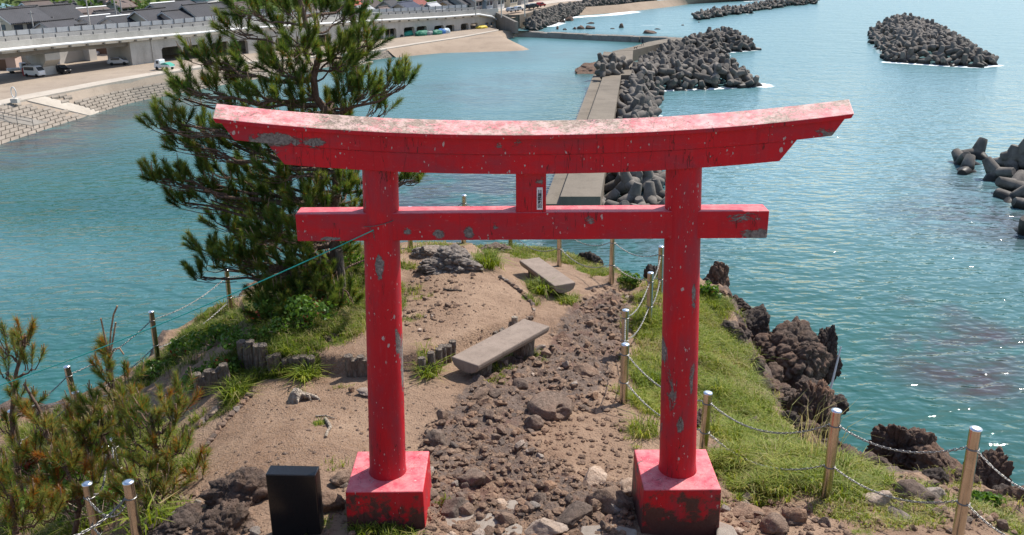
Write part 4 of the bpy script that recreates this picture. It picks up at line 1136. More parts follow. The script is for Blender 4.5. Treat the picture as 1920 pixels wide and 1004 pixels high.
# a few blocks lying over the deck
for px, py in ((1128, 122), (1143, 118), (1150, 128), (1137, 134), (1162, 124), (1125, 135), (1172, 130), (1158, 138), (1148, 140), (1130, 143)):
    q = at_z(px, py, zhi); cand.append((q + Vector((0, 0, .75)), S_T * .92))
cand.sort(key=lambda c: c[0].y)
def hid(c):   # wholly behind the beams or never in the picture
    x, y = px_of(c[0]); return y > 400
cand = [c for c in cand if not hid(c)]
main_ind = cand[:205]; rest = cand[205:]
for c, s in main_ind: put_tetra(c, s, None, 'grey concrete tetrapod in the large pile along the breakwater', 'tetrapods piled beside the breakwater')
if rest: stuff_tetra('tetrapod_pile', [(c, s, rr()) for c, s in rest], 'far part of the tetrapod pile at the bend of the breakwater', 8)
# the blocks breaking the surface at the right edge, each with its own look
NEARS = [(1806, 300, .5, 'low tetrapod tip farthest left of the blocks at the right edge', (.3, 1.9, .2)), (1832, 285, .7, 'tapering tetrapod leg standing up behind the low tip at the right edge', (.2, .3, 1.0)), (1812, 318, .2, 'small dark tetrapod stub nearest the open water at the right edge', (.4, .2, 2.0)),
         (1868, 322, .9, 'tetrapod with one long leg lying toward open water at the right edge', (1.2, .4, .4)), (1893, 300, 1.2, 'upright tetrapod in the middle of the blocks at the right edge', (.15, .1, .5)), (1915, 285, 2.2, 'tallest tetrapod pointing up at the right picture edge', (.3, -.2, .9)),
         (1905, 345, .9, 'tetrapod lying sideways with its round end toward the open sea at the right edge', (1.5, 1.4, .3)), (1900, 372, .2, 'nearly drowned dark tetrapod under the sideways one at the right edge', (.4, .5, 0)), (1935, 330, 1.0, 'tetrapod half cut off by the right edge', (.7, .2, 2.2)),
         (1945, 300, 1.6, 'rear tetrapod half cut off by the right edge', (2.2, .3, .2)), (1928, 436, .1, 'pale tetrapod leg lying flat on the water at the right edge', (1.57, 0.2, 1.45)), (1940, 385, .3, 'low tetrapod at the waterline by the right edge', (.2, 1.0, 1))]
for px, py, z, lb, rt in NEARS: put_tetra(at_z(px, py, z) - Vector((0, 0, .35)), 1.8, rt, lb, 'tetrapods at the right edge')
# block island
isl = zpoly([(1634, 58), (1650, 52), (1700, 49), (1745, 55), (1790, 75), (1830, 100), (1866, 121), (1830, 124), (1770, 121), (1720, 117), (1665, 114), (1662, 100), (1640, 82)], 0.2)
pts = scatter(isl, 8000, 1.75); cand = []
for x, y, d in pts:
    h = min(3.2, .3 + d * .55); cand.append((Vector((x, y, h - .2 + random.uniform(-.4, .4))), S_T * random.uniform(.92, 1.05)))
cand.sort(key=lambda c: c[0].y)
for c, s in cand[:83]: put_tetra(c, s, None, 'dark tetrapod on the near side of the block island in open water', 'tetrapods of the block island')
if cand[83:]: stuff_tetra('tetrapod_island_rear', [(c, s, rr()) for c, s in cand[83:]], 'rear part of the tetrapod island in open water', 8)
# far lines of blocks
def line_pile(name, pxs, width, n, label, zmax=2.0, s=1.3):
    P = zpoly(pxs, .3); L = length(P); it = []
    for k in range(n):
        p = along(P, random.uniform(0, L)); o = random.gauss(0, width * .4)
        it.append((p + Vector((random.uniform(-.5, .5), o, max(-.3, zmax * (1 - abs(o) / width) - .6 + random.uniform(-.4, .4)))), s * random.uniform(.85, 1.05), rr()))
    return stuff_tetra(name, it, label, 6)
line_pile('tetrapod_bar', [(1307, 35), (1340, 29), (1370, 25), (1402, 21)], 6, 110, 'low dark bar of tetrapods in the distance, left one of two')
line_pile('tetrapod_bar', [(1405, 19), (1440, 14), (1480, 9), (1528, 4)], 6, 130, 'low dark bar of tetrapods in the distance, right one of two')
it = []
A = zpoly([(985, 52), (1000, 56), (1020, 49), (1040, 40), (1065, 31), (1090, 24), (1130, 19), (1170, 14), (1200, 6)], .4); Bt = [v + Vector((2.5, -2.0, -.5)) for v in SEAWALL[2:]]
for k in range(520):
    f = random.random(); u = random.random(); a = along(A, length(A) * u).lerp(along(Bt, length(Bt) * u), f)
    it.append((a + Vector((0, 0, random.uniform(-.3, .9))), 1.55 * random.uniform(.85, 1.1), rr()))
stuff_tetra('tetrapod_revetment', it, 'mass of dark tetrapods banked against the far seawall', 6)
# rocks in the sea off the revetment
def sea_rock(name, px, py, rx, ry, rz, label, seed, cat='rock'):
    return rock_obj(name, at_z(px, py, 0), (rx, ry, rz), seed, M['rock_big'], label, cat, 3, 0.25)

# ------------------------------------------------------------------ the sea
fx = np.concatenate([np.arange(-900, -170, 40), np.arange(-170, -60, 4), np.arange(-60, 120, 1.0), np.arange(120, 260, 4), np.arange(260, 2000, 60)])
fy = np.concatenate([np.arange(-300, 0, 40), np.arange(0, 20, 4), np.arange(20, 420, 1.0), np.arange(420, 520, 4), np.arange(520, 4000, 120)])
SX, SY = np.meshgrid(fx, fy)
foam = np.zeros(SX.shape)
def foam_poly(pxs, w, amt=1.0, z=0.0):
    global foam
    P = [(p.x, p.y) for p in zpoly(pxs, z)]
    d = np.full(SX.shape, 1e9)
    for (x0, y0), (x1, y1) in zip(P[:-1], P[1:]):
        ex, ey = x1 - x0, y1 - y0; t = np.clip(((SX - x0) * ex + (SY - y0) * ey) / (ex * ex + ey * ey + 1e-9), 0, 1)
        d = np.minimum(d, np.hypot(SX - x0 - t * ex, SY - y0 - t * ey))
    foam = np.maximum(foam, amt * smooth(1.0, 0.1, d / w))
foam_poly([(1240, 170), (1330, 167), (1400, 163), (1430, 158), (1438, 160)], 2.6, .9); foam_poly([(1380, 158), (1432, 162)], 4.0, .95); foam_poly([(1270, 108), (1310, 112), (1350, 104)], 5, 1.0); foam_poly([(1330, 102), (1416, 94)], 3, .8)
foam_poly([(1234, 190), (1236, 230)], 1.6, .6)
foam_poly([(1660, 117), (1740, 122), (1830, 127), (1872, 123)], 2.8, .85); foam_poly([(1632, 80), (1650, 100)], 2.2, .6)
foam_poly([(1040, 42), (1050, 39), (1062, 34), (1100, 31), (1150, 28), (1190, 23)], 5, 1.0); foam_poly([(1030, 49), (1045, 44)], 6, .9); foam_poly([(1145, 28), (1180, 22)], 5, 1); foam_poly([(1400, 3), (1470, -2)], 5, .7); foam_poly([(1205, 48), (1240, 48)], 2.0, .7); foam_poly([(1298, 49), (1312, 49)], 2, .6); foam_poly([(1400, 27), (1412, 24)], 3, .6)
foam_poly([(1840, 305), (1880, 330)], 1.3, .6); foam_poly([(1890, 395), (1920, 410)], 1.2, .5); foam_poly([(1800, 322), (1815, 322)], .8, .6); foam_poly([(1900, 440), (1925, 440)], .8, .6)
foam_poly([(940, 84), (948, 78), (965, 73), (1000, 69)], 1.0, .35)
weed = np.zeros(SX.shape)
for px, py, r, a in ((1800, 690, 3.2, 1), (1770, 660, 2.6, 1), (1850, 640, 2.8, 1), (1830, 720, 2.2, 1), (1790, 585, 1.0, .8), (1710, 565, .8, .8), (1880, 410, 8, .8), (1900, 360, 8, .6), (900, 180, 8, .4), (860, 165, 6, .4), (1000, 150, 9, .4), (900, 380, 14, .8), (830, 390, 10, .8), (960, 360, 8, .6), (1000, 100, 14, .3), (120, 240, 7, .9), (60, 260, 7, .9), (200, 215, 6, .8), (280, 197, 6, .6), (30, 285, 8, .7), (1200, 470, 5, .4)):
    p = at_z(px, py, 0); weed = np.maximum(weed, a * smooth(1.3, 0.2, np.hypot(SX - p.x, SY - p.y) / (r * 1.6)))
calmP = [(p.x, p.y) for p in zpoly([(-400, 420), (0, 275), (330, 178), (700, 110), (980, 62), (1280, 72), (1190, 90), (1110, 150), (1020, 392), (800, 460)], 0)]
calm = smooth(-10, 10, poly_sd(SX, SY, calmP)) * smooth(30, 130, np.hypot(SX, SY))
ctr = at_z(1150, 480, 0)
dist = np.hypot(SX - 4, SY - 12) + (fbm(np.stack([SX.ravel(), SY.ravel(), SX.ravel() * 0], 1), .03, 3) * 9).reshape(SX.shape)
sky_pale = smooth(34, 105, dist) * smooth(-8, 14, -poly_sd(SX, SY, calmP)) * .92 + smooth(85, 180, dist) * smooth(0, 12, poly_sd(SX, SY, calmP)) * .62  # painted sky reflection, stronger away from the headland and in the far bay
idx = np.arange(SX.size).reshape(SX.shape)
Q = np.stack([idx[:-1, :-1], idx[:-1, 1:], idx[1:, 1:], idx[1:, :-1]], -1).reshape(-1, 4)
me = np_mesh('sea', np.stack([SX.ravel(), SY.ravel(), np.zeros(SX.size)], 1), Q, True, {'foam': foam.ravel(), 'weed': weed.ravel(), 'calm': calm.ravel(), 'sky_pale': sky_pale.ravel()})
me.materials.append(M['sea'])
tag(link('sea', me), 'turquoise sea around the headland', 'sea', kind='structure')

# ------------------------------------------------------------------ houses
E1 = Vector((0.42, 0.9075, 0)); E2 = Vector((0.9075, -0.42, 0)); EZ = Vector((0, 0, 1))
used_labels = {}
def uniq(lb):
    k = used_labels.get(lb, 0); used_labels[lb] = k + 1
    return lb
def house(px, py, Y, rl, hw, ht, pitch, rc, wc, label, nwin=3, storeys=2, flip=False, white_ridge=False):
    """near gable apex seen at a pixel; ridge runs along the road"""
    rl *= .85; hw *= .76; ap = at_y(px, py, Y); zr = ap.z; zg = zr - ht
    e1, e2 = (E1, E2) if not flip else (E2, -E1)
    root = empty('house', Vector((ap.x, ap.y, zg)), label, 'house', 'houses of the town behind the viaduct')
    ze = zr - hw * math.tan(R(pitch))
    def P(a, b, z): v = e1 * a + e2 * b; return Vector((v.x, v.y, z - zg))
    wb = hw - .45
    mb = MB()
    zi = zr - .16
    zew = zi - wb * math.tan(R(pitch))
    prof = [(-wb, zg - 4), (wb, zg - 4), (wb, zew), (0, zi), (-wb, zew)]
    mb.prism([P(.5, b, z) for b, z in prof], e1 * (rl - 1.0)); o = mb.build('wall', WALL[wc], root); fix_normals(o)
    th = .2; mb = MB()
    for s in (-1, 1):
        a0, a1 = 0, rl
        q = [P(a0, 0, zr), P(a1, 0, zr), P(a1, s * (hw + .2), ze - .2 * math.tan(R(pitch))), P(a0, s * (hw + .2), ze - .2 * math.tan(R(pitch)))]
        mb.add([v - EZ * th + EZ * 0 for v in q] + [v + EZ * .02 for v in q], BF)
    o = mb.build('roof', ROOF[rc], root); fix_normals(o)
    mb = MB(); mb.tube([P(-.05, 0, zr + .1), P(rl + .05, 0, zr + .1)], .17, 6); mb.build('ridge_cap', M['pipe'] if white_ridge else ROOF[rc], o)
    for a_ in (-.08, rl - .02):
        mb = MB()
        for s in (-1, 1):
            q = [P(a_, 0, zr - .06), P(a_, s * (hw + .15), ze - .15 * math.tan(R(pitch)) - .06), P(a_, s * (hw + .15), ze - .15 * math.tan(R(pitch)) - .34), P(a_, 0, zr - .34)]
            mb.prism(q, e1 * .1)
        fix_normals(mb.build('verge_board', WALL['w' if wc in 'cup' else 'g'], root))
    # windows on the sea side and in the gable
    zl = [zew - 1.75] if storeys == 1 else [zew - 1.7, zew - 4.4]
    for z0 in zl:
        for k in range(nwin):
            a = .5 + (rl - 1.0) * (k + .5) / nwin; w2 = min(.95, (rl - 1) / nwin * .36)
            if z0 < zg + .2: continue
            mb = MB(); mb.prism([P(a - w2, wb - .05, z0), P(a + w2, wb - .05, z0), P(a + w2, wb - .05, z0 + 1.15), P(a - w2, wb - .05, z0 + 1.15)], e2 * .08)
            wn = mb.build('window', M['pane'], root); fix_normals(wn)
            mb = MB(); mb.prism([P(a - w2 - .1, wb - .02, z0 - .14), P(a + w2 + .1, wb - .02, z0 - .14), P(a + w2 + .1, wb - .02, z0 - .02), P(a - w2 - .1, wb - .02, z0 - .02)], e2 * .18); mb.build('sill', M['pipe'], wn)
    for b in ((-wb * .45, wb * .4) if hw > 3.6 else (0,)):
        z0 = zew - 1.5
        mb = MB(); mb.prism([P(.46, b - .55, z0), P(.46, b + .55, z0), P(.46, b + .55, z0 + 1.0), P(.46, b - .55, z0 + 1.0)], e1 * .09); fix_normals(mb.build('window', M['pane'], root))
    return root
H = [  # apex px, py, distance, ridge length, half width, height, roof pitch, roof, wall, label
    (-14, 20, 178, 11, 5.5, 8.0, 27, 'd', 'c', 'dark-roofed house cut by the left picture edge'),
    (14, 15.5, 186, 8, 4.8, 8.5, 28, 'd', 'c', 'narrow dark-roofed house second from the left edge'),
    (40, 5, 200, 8, 5.2, 9, 28, 'b', 'c', 'brown-roofed cream house rising behind the left rooftops'),
    (70, 13.5, 192, 9.5, 5.8, 9, 30, 'd', 'u', 'dark-roofed house with a pale blue-grey gable', ),
    (74, 42, 178, 9.0, 4.6, 5.5, 26, 'd', 'w', 'low dark-roofed annex in front of the blue-grey gable'),
    (122, 19, 205, 13, 3.8, 6, 22, 'b', 'c', 'long low brown-roofed house behind the light pole'),
    (141, 48, 182, 3.2, 3.2, 4.4, 22, 'd', 'w', 'small white shed right behind the viaduct railing'),
    (150, 33, 194, 9, 4.2, 5.6, 24, 'd', 'w', 'house with a white-edged dark roof and red wall below', ),
    (199, 33, 193, 10, 4.4, 5.8, 24, 'd', 'w', 'white house with wide dark windows and hipped dark roof'),
    (252, 20.5, 196, 10, 5.4, 8, 29, 'd', 'c', 'cream-gabled house with a steep dark roof'),
    (281, 8, 206, 8.5, 5.4, 9.5, 26, 'd', 'g', 'two-tier dark-roofed house with grey gable'),
    (303, 22.5, 198, 8.5, 4.0, 7.4, 25, 'd', 'p', 'pinkish house with lower dark roof and blue window'),
    (341, 10.5, 203, 9, 6.0, 9.5, 33, 'd', 'g', 'tall house with a big pale grey gable and dark roof'),
    (372, 9, 216, 10, 4.4, 8, 26, 'd', 'g', 'dark roof peeking out behind the tall grey gable'),
    (398, 18.5, 210, 8, 4.4, 7.5, 28, 'd', 'b', 'brown timber house with dark roof beside the pine'),
    (205, 1, 222, 6, 4.2, 9, 25, 'b', 'g', 'grey house front on the slope above the roofs'),
    (100, 6, 214, 7, 4.8, 8.5, 28, 'd', 'w', 'dark roof behind the blue-grey gable house'), (134, 28, 198, 5, 4.0, 5.5, 24, 'b', 'c', 'small brown roof left of the tall thin pole'), (176, 22, 208, 7, 4.6, 6.5, 24, 'd', 'g', 'dark roof behind the white-edged ones'), (226, 24, 204, 6, 4.4, 6.5, 26, 'd', 'c', 'dark roof between white house and cream gable'), (320, 3, 226, 8, 5.0, 8, 26, 'd', 'w', 'dark roof behind the tall grey gable'), (425, 8, 232, 8, 4.8, 8, 26, 'b', 'c', 'brown roof behind the timber house'), (58, -3, 222, 8, 5.0, 9, 28, 'd', 'g', 'dark roof high behind the brown-roofed cream house'),
    (470, 22, 226, 9, 4.4, 7, 26, 'n', 'u', 'blue-roofed house glimpsed through the pine'),
    (560, 12, 240, 9, 4.6, 7.5, 26, 'b', 'c', 'brown-roofed house glimpsed through the pine crown'),
    (620, 8, 250, 8, 4.4, 7.5, 26, 'd', 'g', 'grey house just right of the pine top'),
    (646, 14, 250, 6, 4.0, 6.5, 30, 'r', 'o', 'small red-roofed house right beside the pine branch'),
    (648, 0, 268, 9, 5.0, 8, 30, 'r', 'w', 'large red-roofed house behind the pine branch'),
    (667, 12.5, 252, 7.5, 4.6, 6.8, 28, 'g', 'c', 'light-grey roofed house with a pale gable'),
    (675, 3, 272, 10, 5.4, 8.5, 26, 'b', 'g', 'broad brown-roofed house behind the light-grey roof'),
    (709, 14.5, 262, 5.5, 4.2, 6.0, 28, 'b', 'o', 'ochre-gabled low house below the tall grey gable'),
    (719, 1, 268, 7, 5.0, 9.0, 34, 'd', 'g', 'tall grey-gabled house with steep slate roof'),
    (746, 5.5, 266, 9.5, 5.0, 7.6, 26, 'n', 'c', 'navy-roofed cream house with paired windows'),
    (770, -1, 285, 7.5, 5.0, 8.0, 32, 'r', 'p', 'bright red roof above the ochre fronts'),
    (776, 12, 272, 6.0, 4.0, 5.8, 24, 'b', 'o', 'ochre house under the bright red roof'),
    (800, 7, 276, 7, 4.8, 6.8, 32, 'g', 'u', 'blue-grey gabled house with a pale roof'),
    (830, 2, 288, 7.5, 5.2, 7.6, 26, 'd', 'o', 'ochre-walled house with dark roof past the pale roof'),
    (848, -6, 290, 9, 5.4, 8.5, 28, 'd', 'g', 'dark grey house block above the far openings'),
    (872, -9, 292, 7, 4.6, 8.0, 26, 'b', 'p', 'pinkish house above the far end of the viaduct'),
    (893, -10, 296, 7, 4.6, 8.0, 26, 'd', 'u', 'blue-grey house by the end of the railing'),
    (915, -12, 302, 7, 4.6, 8.2, 26, 'd', 'w', 'white-fronted house just past the end of the viaduct'),
    (938, -15, 312, 8, 4.8, 8.5, 26, 'b', 'c', 'cream house beside the coast road'),
    (960, -18, 324, 8, 4.8, 8.8, 26, 'd', 'g', 'grey house beside the coast road'),
    (983, -22, 340, 9, 5.0, 9, 26, 'r', 'p', 'pink house by the far coast road'),
    (1008, -27, 360, 9, 5.0, 9.5, 24, 'g', 'g', 'grey block by the far coast road'),
    (800, -14, 320, 12, 6, 10, 26, 'd', 'g', 'dark roof at the top edge above the red roof'), (690, -14, 305, 12, 6, 10, 26, 'b', 'c', 'brown roof at the top edge above the grey gable'), (740, -16, 315, 12, 6, 10, 26, 'd', 'w', 'slate roof at the top edge in the town centre'), (590, -8, 285, 12, 6, 10, 26, 'd', 'c', 'dark roof at the top edge behind the pine'), (860, -18, 350, 12, 6, 10, 26, 'r', 'w', 'red roof at the top edge far right of town')]
for h in H:
    house(*h[:10], nwin=2 if h[3] < 7.5 else 3, white_ridge=h[0] in (150, 199, 122, 281))
# flat-roofed blocks on the slope
def block_house(px0, px1, ytop, Y, ht, wc, label, rows=2, cols=4, roofc=None):
    a = at_y(px0, ytop, Y); b = at_y(px1, ytop, Y); w = b.x - a.x
    root = empty('building', Vector(((a.x + b.x) / 2, Y, a.z - ht)), label, 'building', 'buildings on the slope behind the houses')
    mb = MB(); mb.box((0, 5, ht / 2 - 2), (w, 10, ht + 4)); mb.build('wall', WALL[wc], root)
    mb = MB(); mb.box((0, 5, ht + .2), (w + .6, 10.6, .4)); mb.build('roof', ROOF[roofc] if roofc else M['conc'], root)
    for r_ in range(rows):
        for c_ in range(cols):
            x = -w / 2 + w * (c_ + .5) / cols; z = ht - 1.9 - r_ * 2.9
            mb = MB(); mb.box((x, -.02, z), (w / cols * .5, .12, 1.2)); mb.build('window', M['pane'], root)
    return root
block_house(124, 160, -3, 226, 10, 'c', 'cream flat-roofed block with balconies on the slope')
block_house(168, 198, -2, 224, 9, 'p', 'pink-beige block beside the cream one on the slope')
block_house(222, 245, -2, 228, 8, 'b', 'brown block at the top edge on the slope', 2, 3)
block_house(336, 386, 1, 232, 6, 'w', 'white building with a bright turquoise flat roof', 1, 6, 't')
block_house(1028, 1038, -30, 372, 12, 'w', 'slim white tower building by the far coast road', 2, 1)
block_house(1046, 1058, -12, 385, 7, 'g', 'grey shop front by the far coast road', 1, 2)
block_house(1064, 1080, -10, 392, 6, 'w', 'white shop front with round sign wall by the far coast road', 1, 2)
# low shed under the viaduct and the building with a brown shutter
def shed(px, py, w, d, h, wc, rc, label):
    p = at_z(px, py, ZL); root = empty('shed', p, label, 'shed')
    mb = MB(); mb.box((0, 0, h / 2), (w, d, h)); mb.build('wall', WALL[wc], root)
    mb = MB(); mb.box((0, 0, h + .12), (w + .5, d + .5, .24)); mb.build('roof', ROOF[rc], root)
    mb = MB(); mb.box((-w * .1, -d / 2 - .02, h * .42), (w * .55, .1, h * .8)); mb.build('shutter', WALL['b'], root)
    root.rotation_euler = (0, 0, R(12)); return root
shed(10, 132, 5, 4, 2.6, 'p', 'g', 'low pinkish shed seen under the viaduct at the left edge')
shed(135, 109, 6.5, 5, 3.2, 'w', 'g', 'white shed with brown shutter seen behind the first pier')
shed(30, 121, 7, 4, 2.8, 'c', 'b', 'cream shed in the shade behind the parked van')
shed(200, 102, 12, 5, 3.6, 'u', 'g', 'blue-grey store seen between pier and abutment')

# ------------------------------------------------------------------ vehicles
def car(px, py, kind, body, rz, label, z=ZL + .01, s=1.0, group='vehicles parked round the viaduct'):
    p = at_z(px, py, z)
    root = empty({'truck': 'small_truck', 'van': 'van', 'car': 'car'}[kind], p, label, {'truck': 'truck', 'van': 'van', 'car': 'car'}[kind], group)
    root.rotation_euler = (0, 0, rz); root.scale = (s, s, s)
    W = 1.5
    prof = {'van': [(-1.65, .3), (-1.68, 1.75), (-1.5, 1.92), (.75, 1.92), (1.15, 1.75), (1.62, 1.05), (1.72, .9), (1.72, .3)],
            'car': [(-1.85, .32), (-1.9, .85), (-1.75, 1.0), (-1.35, 1.42), (.25, 1.46), (.95, .98), (1.7, .85), (1.88, .7), (1.88, .32)],
            'truck': [(.35, .3), (.35, 1.72), (.5, 1.82), (1.25, 1.80), (1.62, 1.05), (1.7, .9), (1.7, .3)]}[kind]
    mb = MB(); mb.prism([(x, -W / 2, z_) for x, z_ in prof], (0, W, 0)); o = mb.build('body', body, root); fix_normals(o)
    bv = o.modifiers.new('bevel', 'BEVEL'); bv.width = .09; bv.segments = 2
    win = {'van': [(-1.45, 1.15, .7, 1.72)], 'car': [(-1.2, .98, .35, 1.36)], 'truck': [(.6, 1.1, 1.15, 1.65)]}[kind]
    for x0, z0, x1, z1 in win:
        for sy in (-1, 1):
            mb = MB(); mb.box(((x0 + x1) / 2, sy * W / 2, (z0 + z1) / 2), (x1 - x0, .05, z1 - z0)); mb.build('side_window', M['pane'], root)
    fx0 = {'van': (1.18, 1.68, 1.58, 1.10), 'car': (.30, 1.42, .92, 1.0), 'truck': (1.29, 1.74, 1.58, 1.1)}[kind]
    mb = MB(); mb.prism([(fx0[0], -W * .43, fx0[1]), (fx0[2], -W * .43, fx0[3]), (fx0[2] + .06, -W * .43, fx0[3] + .03), (fx0[0] + .06, -W * .43, fx0[1] + .03)], (0, W * .86, 0)); o = mb.build('windscreen', M['pane'], root); fix_normals(o)
    if kind == 'truck':
        mb = MB(); mb.box((-.75, 0, .62), (2.1, W, .1)); mb.build('bed', body, root)
        for sy in (-1, 1):
            mb = MB(); mb.box((-.75, sy * (W / 2 - .03), .82), (2.1, .05, .3)); mb.build('bed_side', body, root)
    for x in (-1.1, 1.1):
        for sy in (-1, 1):
            mb = MB(); mb.tube([(x, sy * (W / 2 - .1), .3), (x, sy * (W / 2 + .03), .3)], .3, 12); mb.build('wheel', M['tyre'], root)
    for sy in (-1, 1):
        mb = MB(); mb.box((1.74 if kind != 'car' else 1.88, sy * .5, .68), (.06, .25, .14)); mb.build('headlight', M['steelcap'], root)
    return root
BW = plain('car_white', (0.72, 0.72, 0.72), .3, .04, 1); BK = plain('car_black', (0.02, 0.02, 0.022), .25, .1, 1); BS = plain('car_silver', (0.42, 0.43, 0.45), .3, .05, 1, 0, .5, .3); BR = plain('car_red', (0.35, 0.03, 0.03), .35, .1, 1); BT = plain('tarp_green', (0.05, 0.33, 0.24), .6, .25, 1.5, .02)
BB = plain('tarp_blue', (0.05, 0.17, 0.42), .6, .25, 1.5, .02); BG = plain('tarp_grey', (0.22, 0.225, 0.23), .7, .25, 1.5, .02); BY = plain('tarp_yellow', (0.62, 0.47, 0.05), .6, .2, 1.5, .02); BD = plain('tarp_dark_green', (0.02, 0.16, 0.10), .6, .25, 1.5, .02)
car(36, 138, 'truck', BW, R(38), 'white flatbed mini truck parked in the sun left of the pier')
car(66, 144, 'van', BW, R(-20), 'white mini van with red load parked under the viaduct by the pier')
mbx = MB(); mbx.box((0, 0, .75), (1.7, 1.4, 1.3)); o = mbx.build('cargo_box', BR, None, at_z(56, 142.5, ZL)); o.rotation_euler = (0, 0, R(-20)); tag(o, 'red box load behind the white mini van', 'box')
car(116, 138, 'car', BK, R(-30), 'black car in the shade right of the first pier')
car(222, 122, 'car', BS, R(20), 'silver car in the shade against the abutment wall')
t_ = car(309, 131, 'truck', BW, R(160), 'white mini truck with a green tarp standing by the promenade')
mbx = MB(); mbx.prism([(-1.8, -.7, .7), (.3, -.7, .7), (.2, -.7, 1.15), (-.7, -.7, 1.35), (-1.6, -.7, 1.0)], (0, 1.4, 0)); o = mbx.build('tarp', BT, t_); fix_normals(o)
car(168, 106, 'car', BW, R(10), 'white car in front of the blue-grey store')
for k, (px, py, b, lb) in enumerate(((959, 23, BS, 'silver car nearest on the coast road'), (972, 21, BS, 'grey car second on the coast road'), (993, 17.2, BK, 'dark car third on the coast road'), (1001, 15.5, BK, 'dark car farthest on the coast road'), (1014, 13, BR, 'red car by the white tower building'))):
    car(px, py, 'car', b, R(50), lb, ZR + .25, 1.0, 'cars on the coast road')
def lump(name, px, py, L, W_, Hh, mt, label, cat, rz=R(50), z=ZL, seed=1):
    bm = bmesh.new(); bmesh.ops.create_icosphere(bm, subdivisions=3, radius=1.0)
    co = np.array([tuple(v.co) for v in bm.verts]); d = 1 + .16 * fbm(co + seed * 9.1, 2.2, 3, .5, seed)
    for v, q, k in zip(bm.verts, co, d):
        zz = max(q[2], -.35); v.co = (np.sign(q[0]) * abs(q[0]) ** .8 * L / 2 * k, np.sign(q[1]) * abs(q[1]) ** .8 * W_ / 2 * k, (zz + .35) / 1.35 * Hh * k * .72)
    me = bpy.data.meshes.new(name); bm.to_mesh(me); bm.free(); me.materials.append(mt)
    o = link(name, me, None, at_z(px, py, zl_of(px))); o.rotation_euler = (0, 0, rz); tag(o, label, cat, 'covered gear in front of the viaduct openings'); return o
lump('covered_boat', 716, 73, 5.5, 1.8, 1.0, BG, 'grey covered boat leftmost of the gear row by the openings', 'covered boat', seed=1)
lump('covered_boat', 735, 70, 4.5, 1.8, 1.2, BG, 'pale grey covered boat next to the light-green one', 'covered boat', seed=2)
lump('covered_boat', 749, 69.5, 2.6, 1.8, 1.4, BK, 'black bundle between grey boat and light-green tarp', 'bundle', seed=3)
lump('covered_boat', 769, 66.5, 5.5, 2.0, 1.7, BT, 'boat under a light-green tarp before the openings', 'covered boat', seed=4)
lump('covered_boat', 792, 67, 4.6, 2.0, 1.8, BD, 'boat under a dark green tarp before the openings', 'covered boat', seed=5)
lump('covered_boat', 806, 66, 3.0, 1.6, 1.5, BG, 'grey bundle right of the dark green tarp', 'bundle', seed=6)
lump('covered_boat', 819, 65, 3.6, 1.8, 1.7, BD, 'second dark green covered boat before the far openings', 'covered boat', seed=7)
lump('covered_boat', 828, 63.5, 2.6, 1.8, 1.8, BB, 'blue covered bundle before the far openings', 'bundle', seed=8)
lump('covered_boat', 836, 62.5, 2.8, 1.8, 1.8, plain('tarp_pale_blue', (.42, .5, .56), .6, .2, 1.5), 'pale blue covered bundle right of the blue one', 'bundle', seed=9)
lump('covered_boat', 903, 53.5, 4.0, 2.2, 1.1, BY, 'yellow tarp heap by the last openings', 'tarp heap', seed=10)
# light poles
def pole(px, py, z, h, label, arm=1.2):
    p = at_z(px, py, z); root = empty('utility_pole', p, label, 'utility pole', 'poles along the road')
    mb = MB(); mb.tube([(0, 0, -1), (0, 0, h)], [.16, .10], 8); mb.build('shaft', M['conc'], root)
    mb = MB(); mb.tube([(-arm / 2, 0, h - .5), (arm / 2, 0, h - .5)], .06, 6); mb.build('cross_arm', M['postdark'], root)
for px, py, z, h, lb in ((66, 72, 8.3, 5, 'pale pole by the railing in front of the low annex'), (171, 62, 8.0, 11, 'tall thin pole before the white-edged roof'), (6, 78, 8.4, 4, 'short pole at the left picture edge'), (218, 30, 10, 9, 'pole on the slope by the grey house front'), (229, 28, 10, 9, 'second pole on the slope by the grey house front'), (892, 24, 7.0, 9, 'pole by the far end of the railing'), (940, 26, 7.0, 9, 'pole at the start of the coast road'), (984, 24, 6.8, 10, 'lamp pole standing on the coast bank')):
    pole(px, py, z, h, lb)

# ------------------------------------------------------------------ hillside and far trees
def leaf_cloud(centers, radii, n, size, flat=.8, seed=1):
    rg = np.random.default_rng(seed); c = np.array(centers); r_ = np.array(radii)
    pick = rg.choice(len(c), n, p=(r_ ** 2) / (r_ ** 2).sum())
    d = rg.normal(size=(n, 3)); d /= np.linalg.norm(d, axis=1)[:, None]
    rad = r_[pick] * rg.uniform(.55, 1.05, n) ** .6
    P = c[pick] + d * rad[:, None] * np.array([1, 1, flat])
    nn = d + rg.normal(size=(n, 3)) * .7; nn /= np.linalg.norm(nn, axis=1)[:, None]
    t = np.cross(nn, rg.normal(size=(n, 3))); t /= np.linalg.norm(t, axis=1)[:, None]; b = np.cross(nn, t)
    s = size * rg.uniform(.6, 1.3, n)[:, None]
    V = np.stack([P - t * s * .5, P + b * s * .42, P + t * s * .6, P - b * s * .42], 1).reshape(-1, 3)
    T = np.arange(n * 4).reshape(-1, 4)
    rnd = np.repeat(np.clip(rg.normal(.45, .22, n) + (d[:, 2]) * .12, 0, 1), 4)
    return V, T, rnd
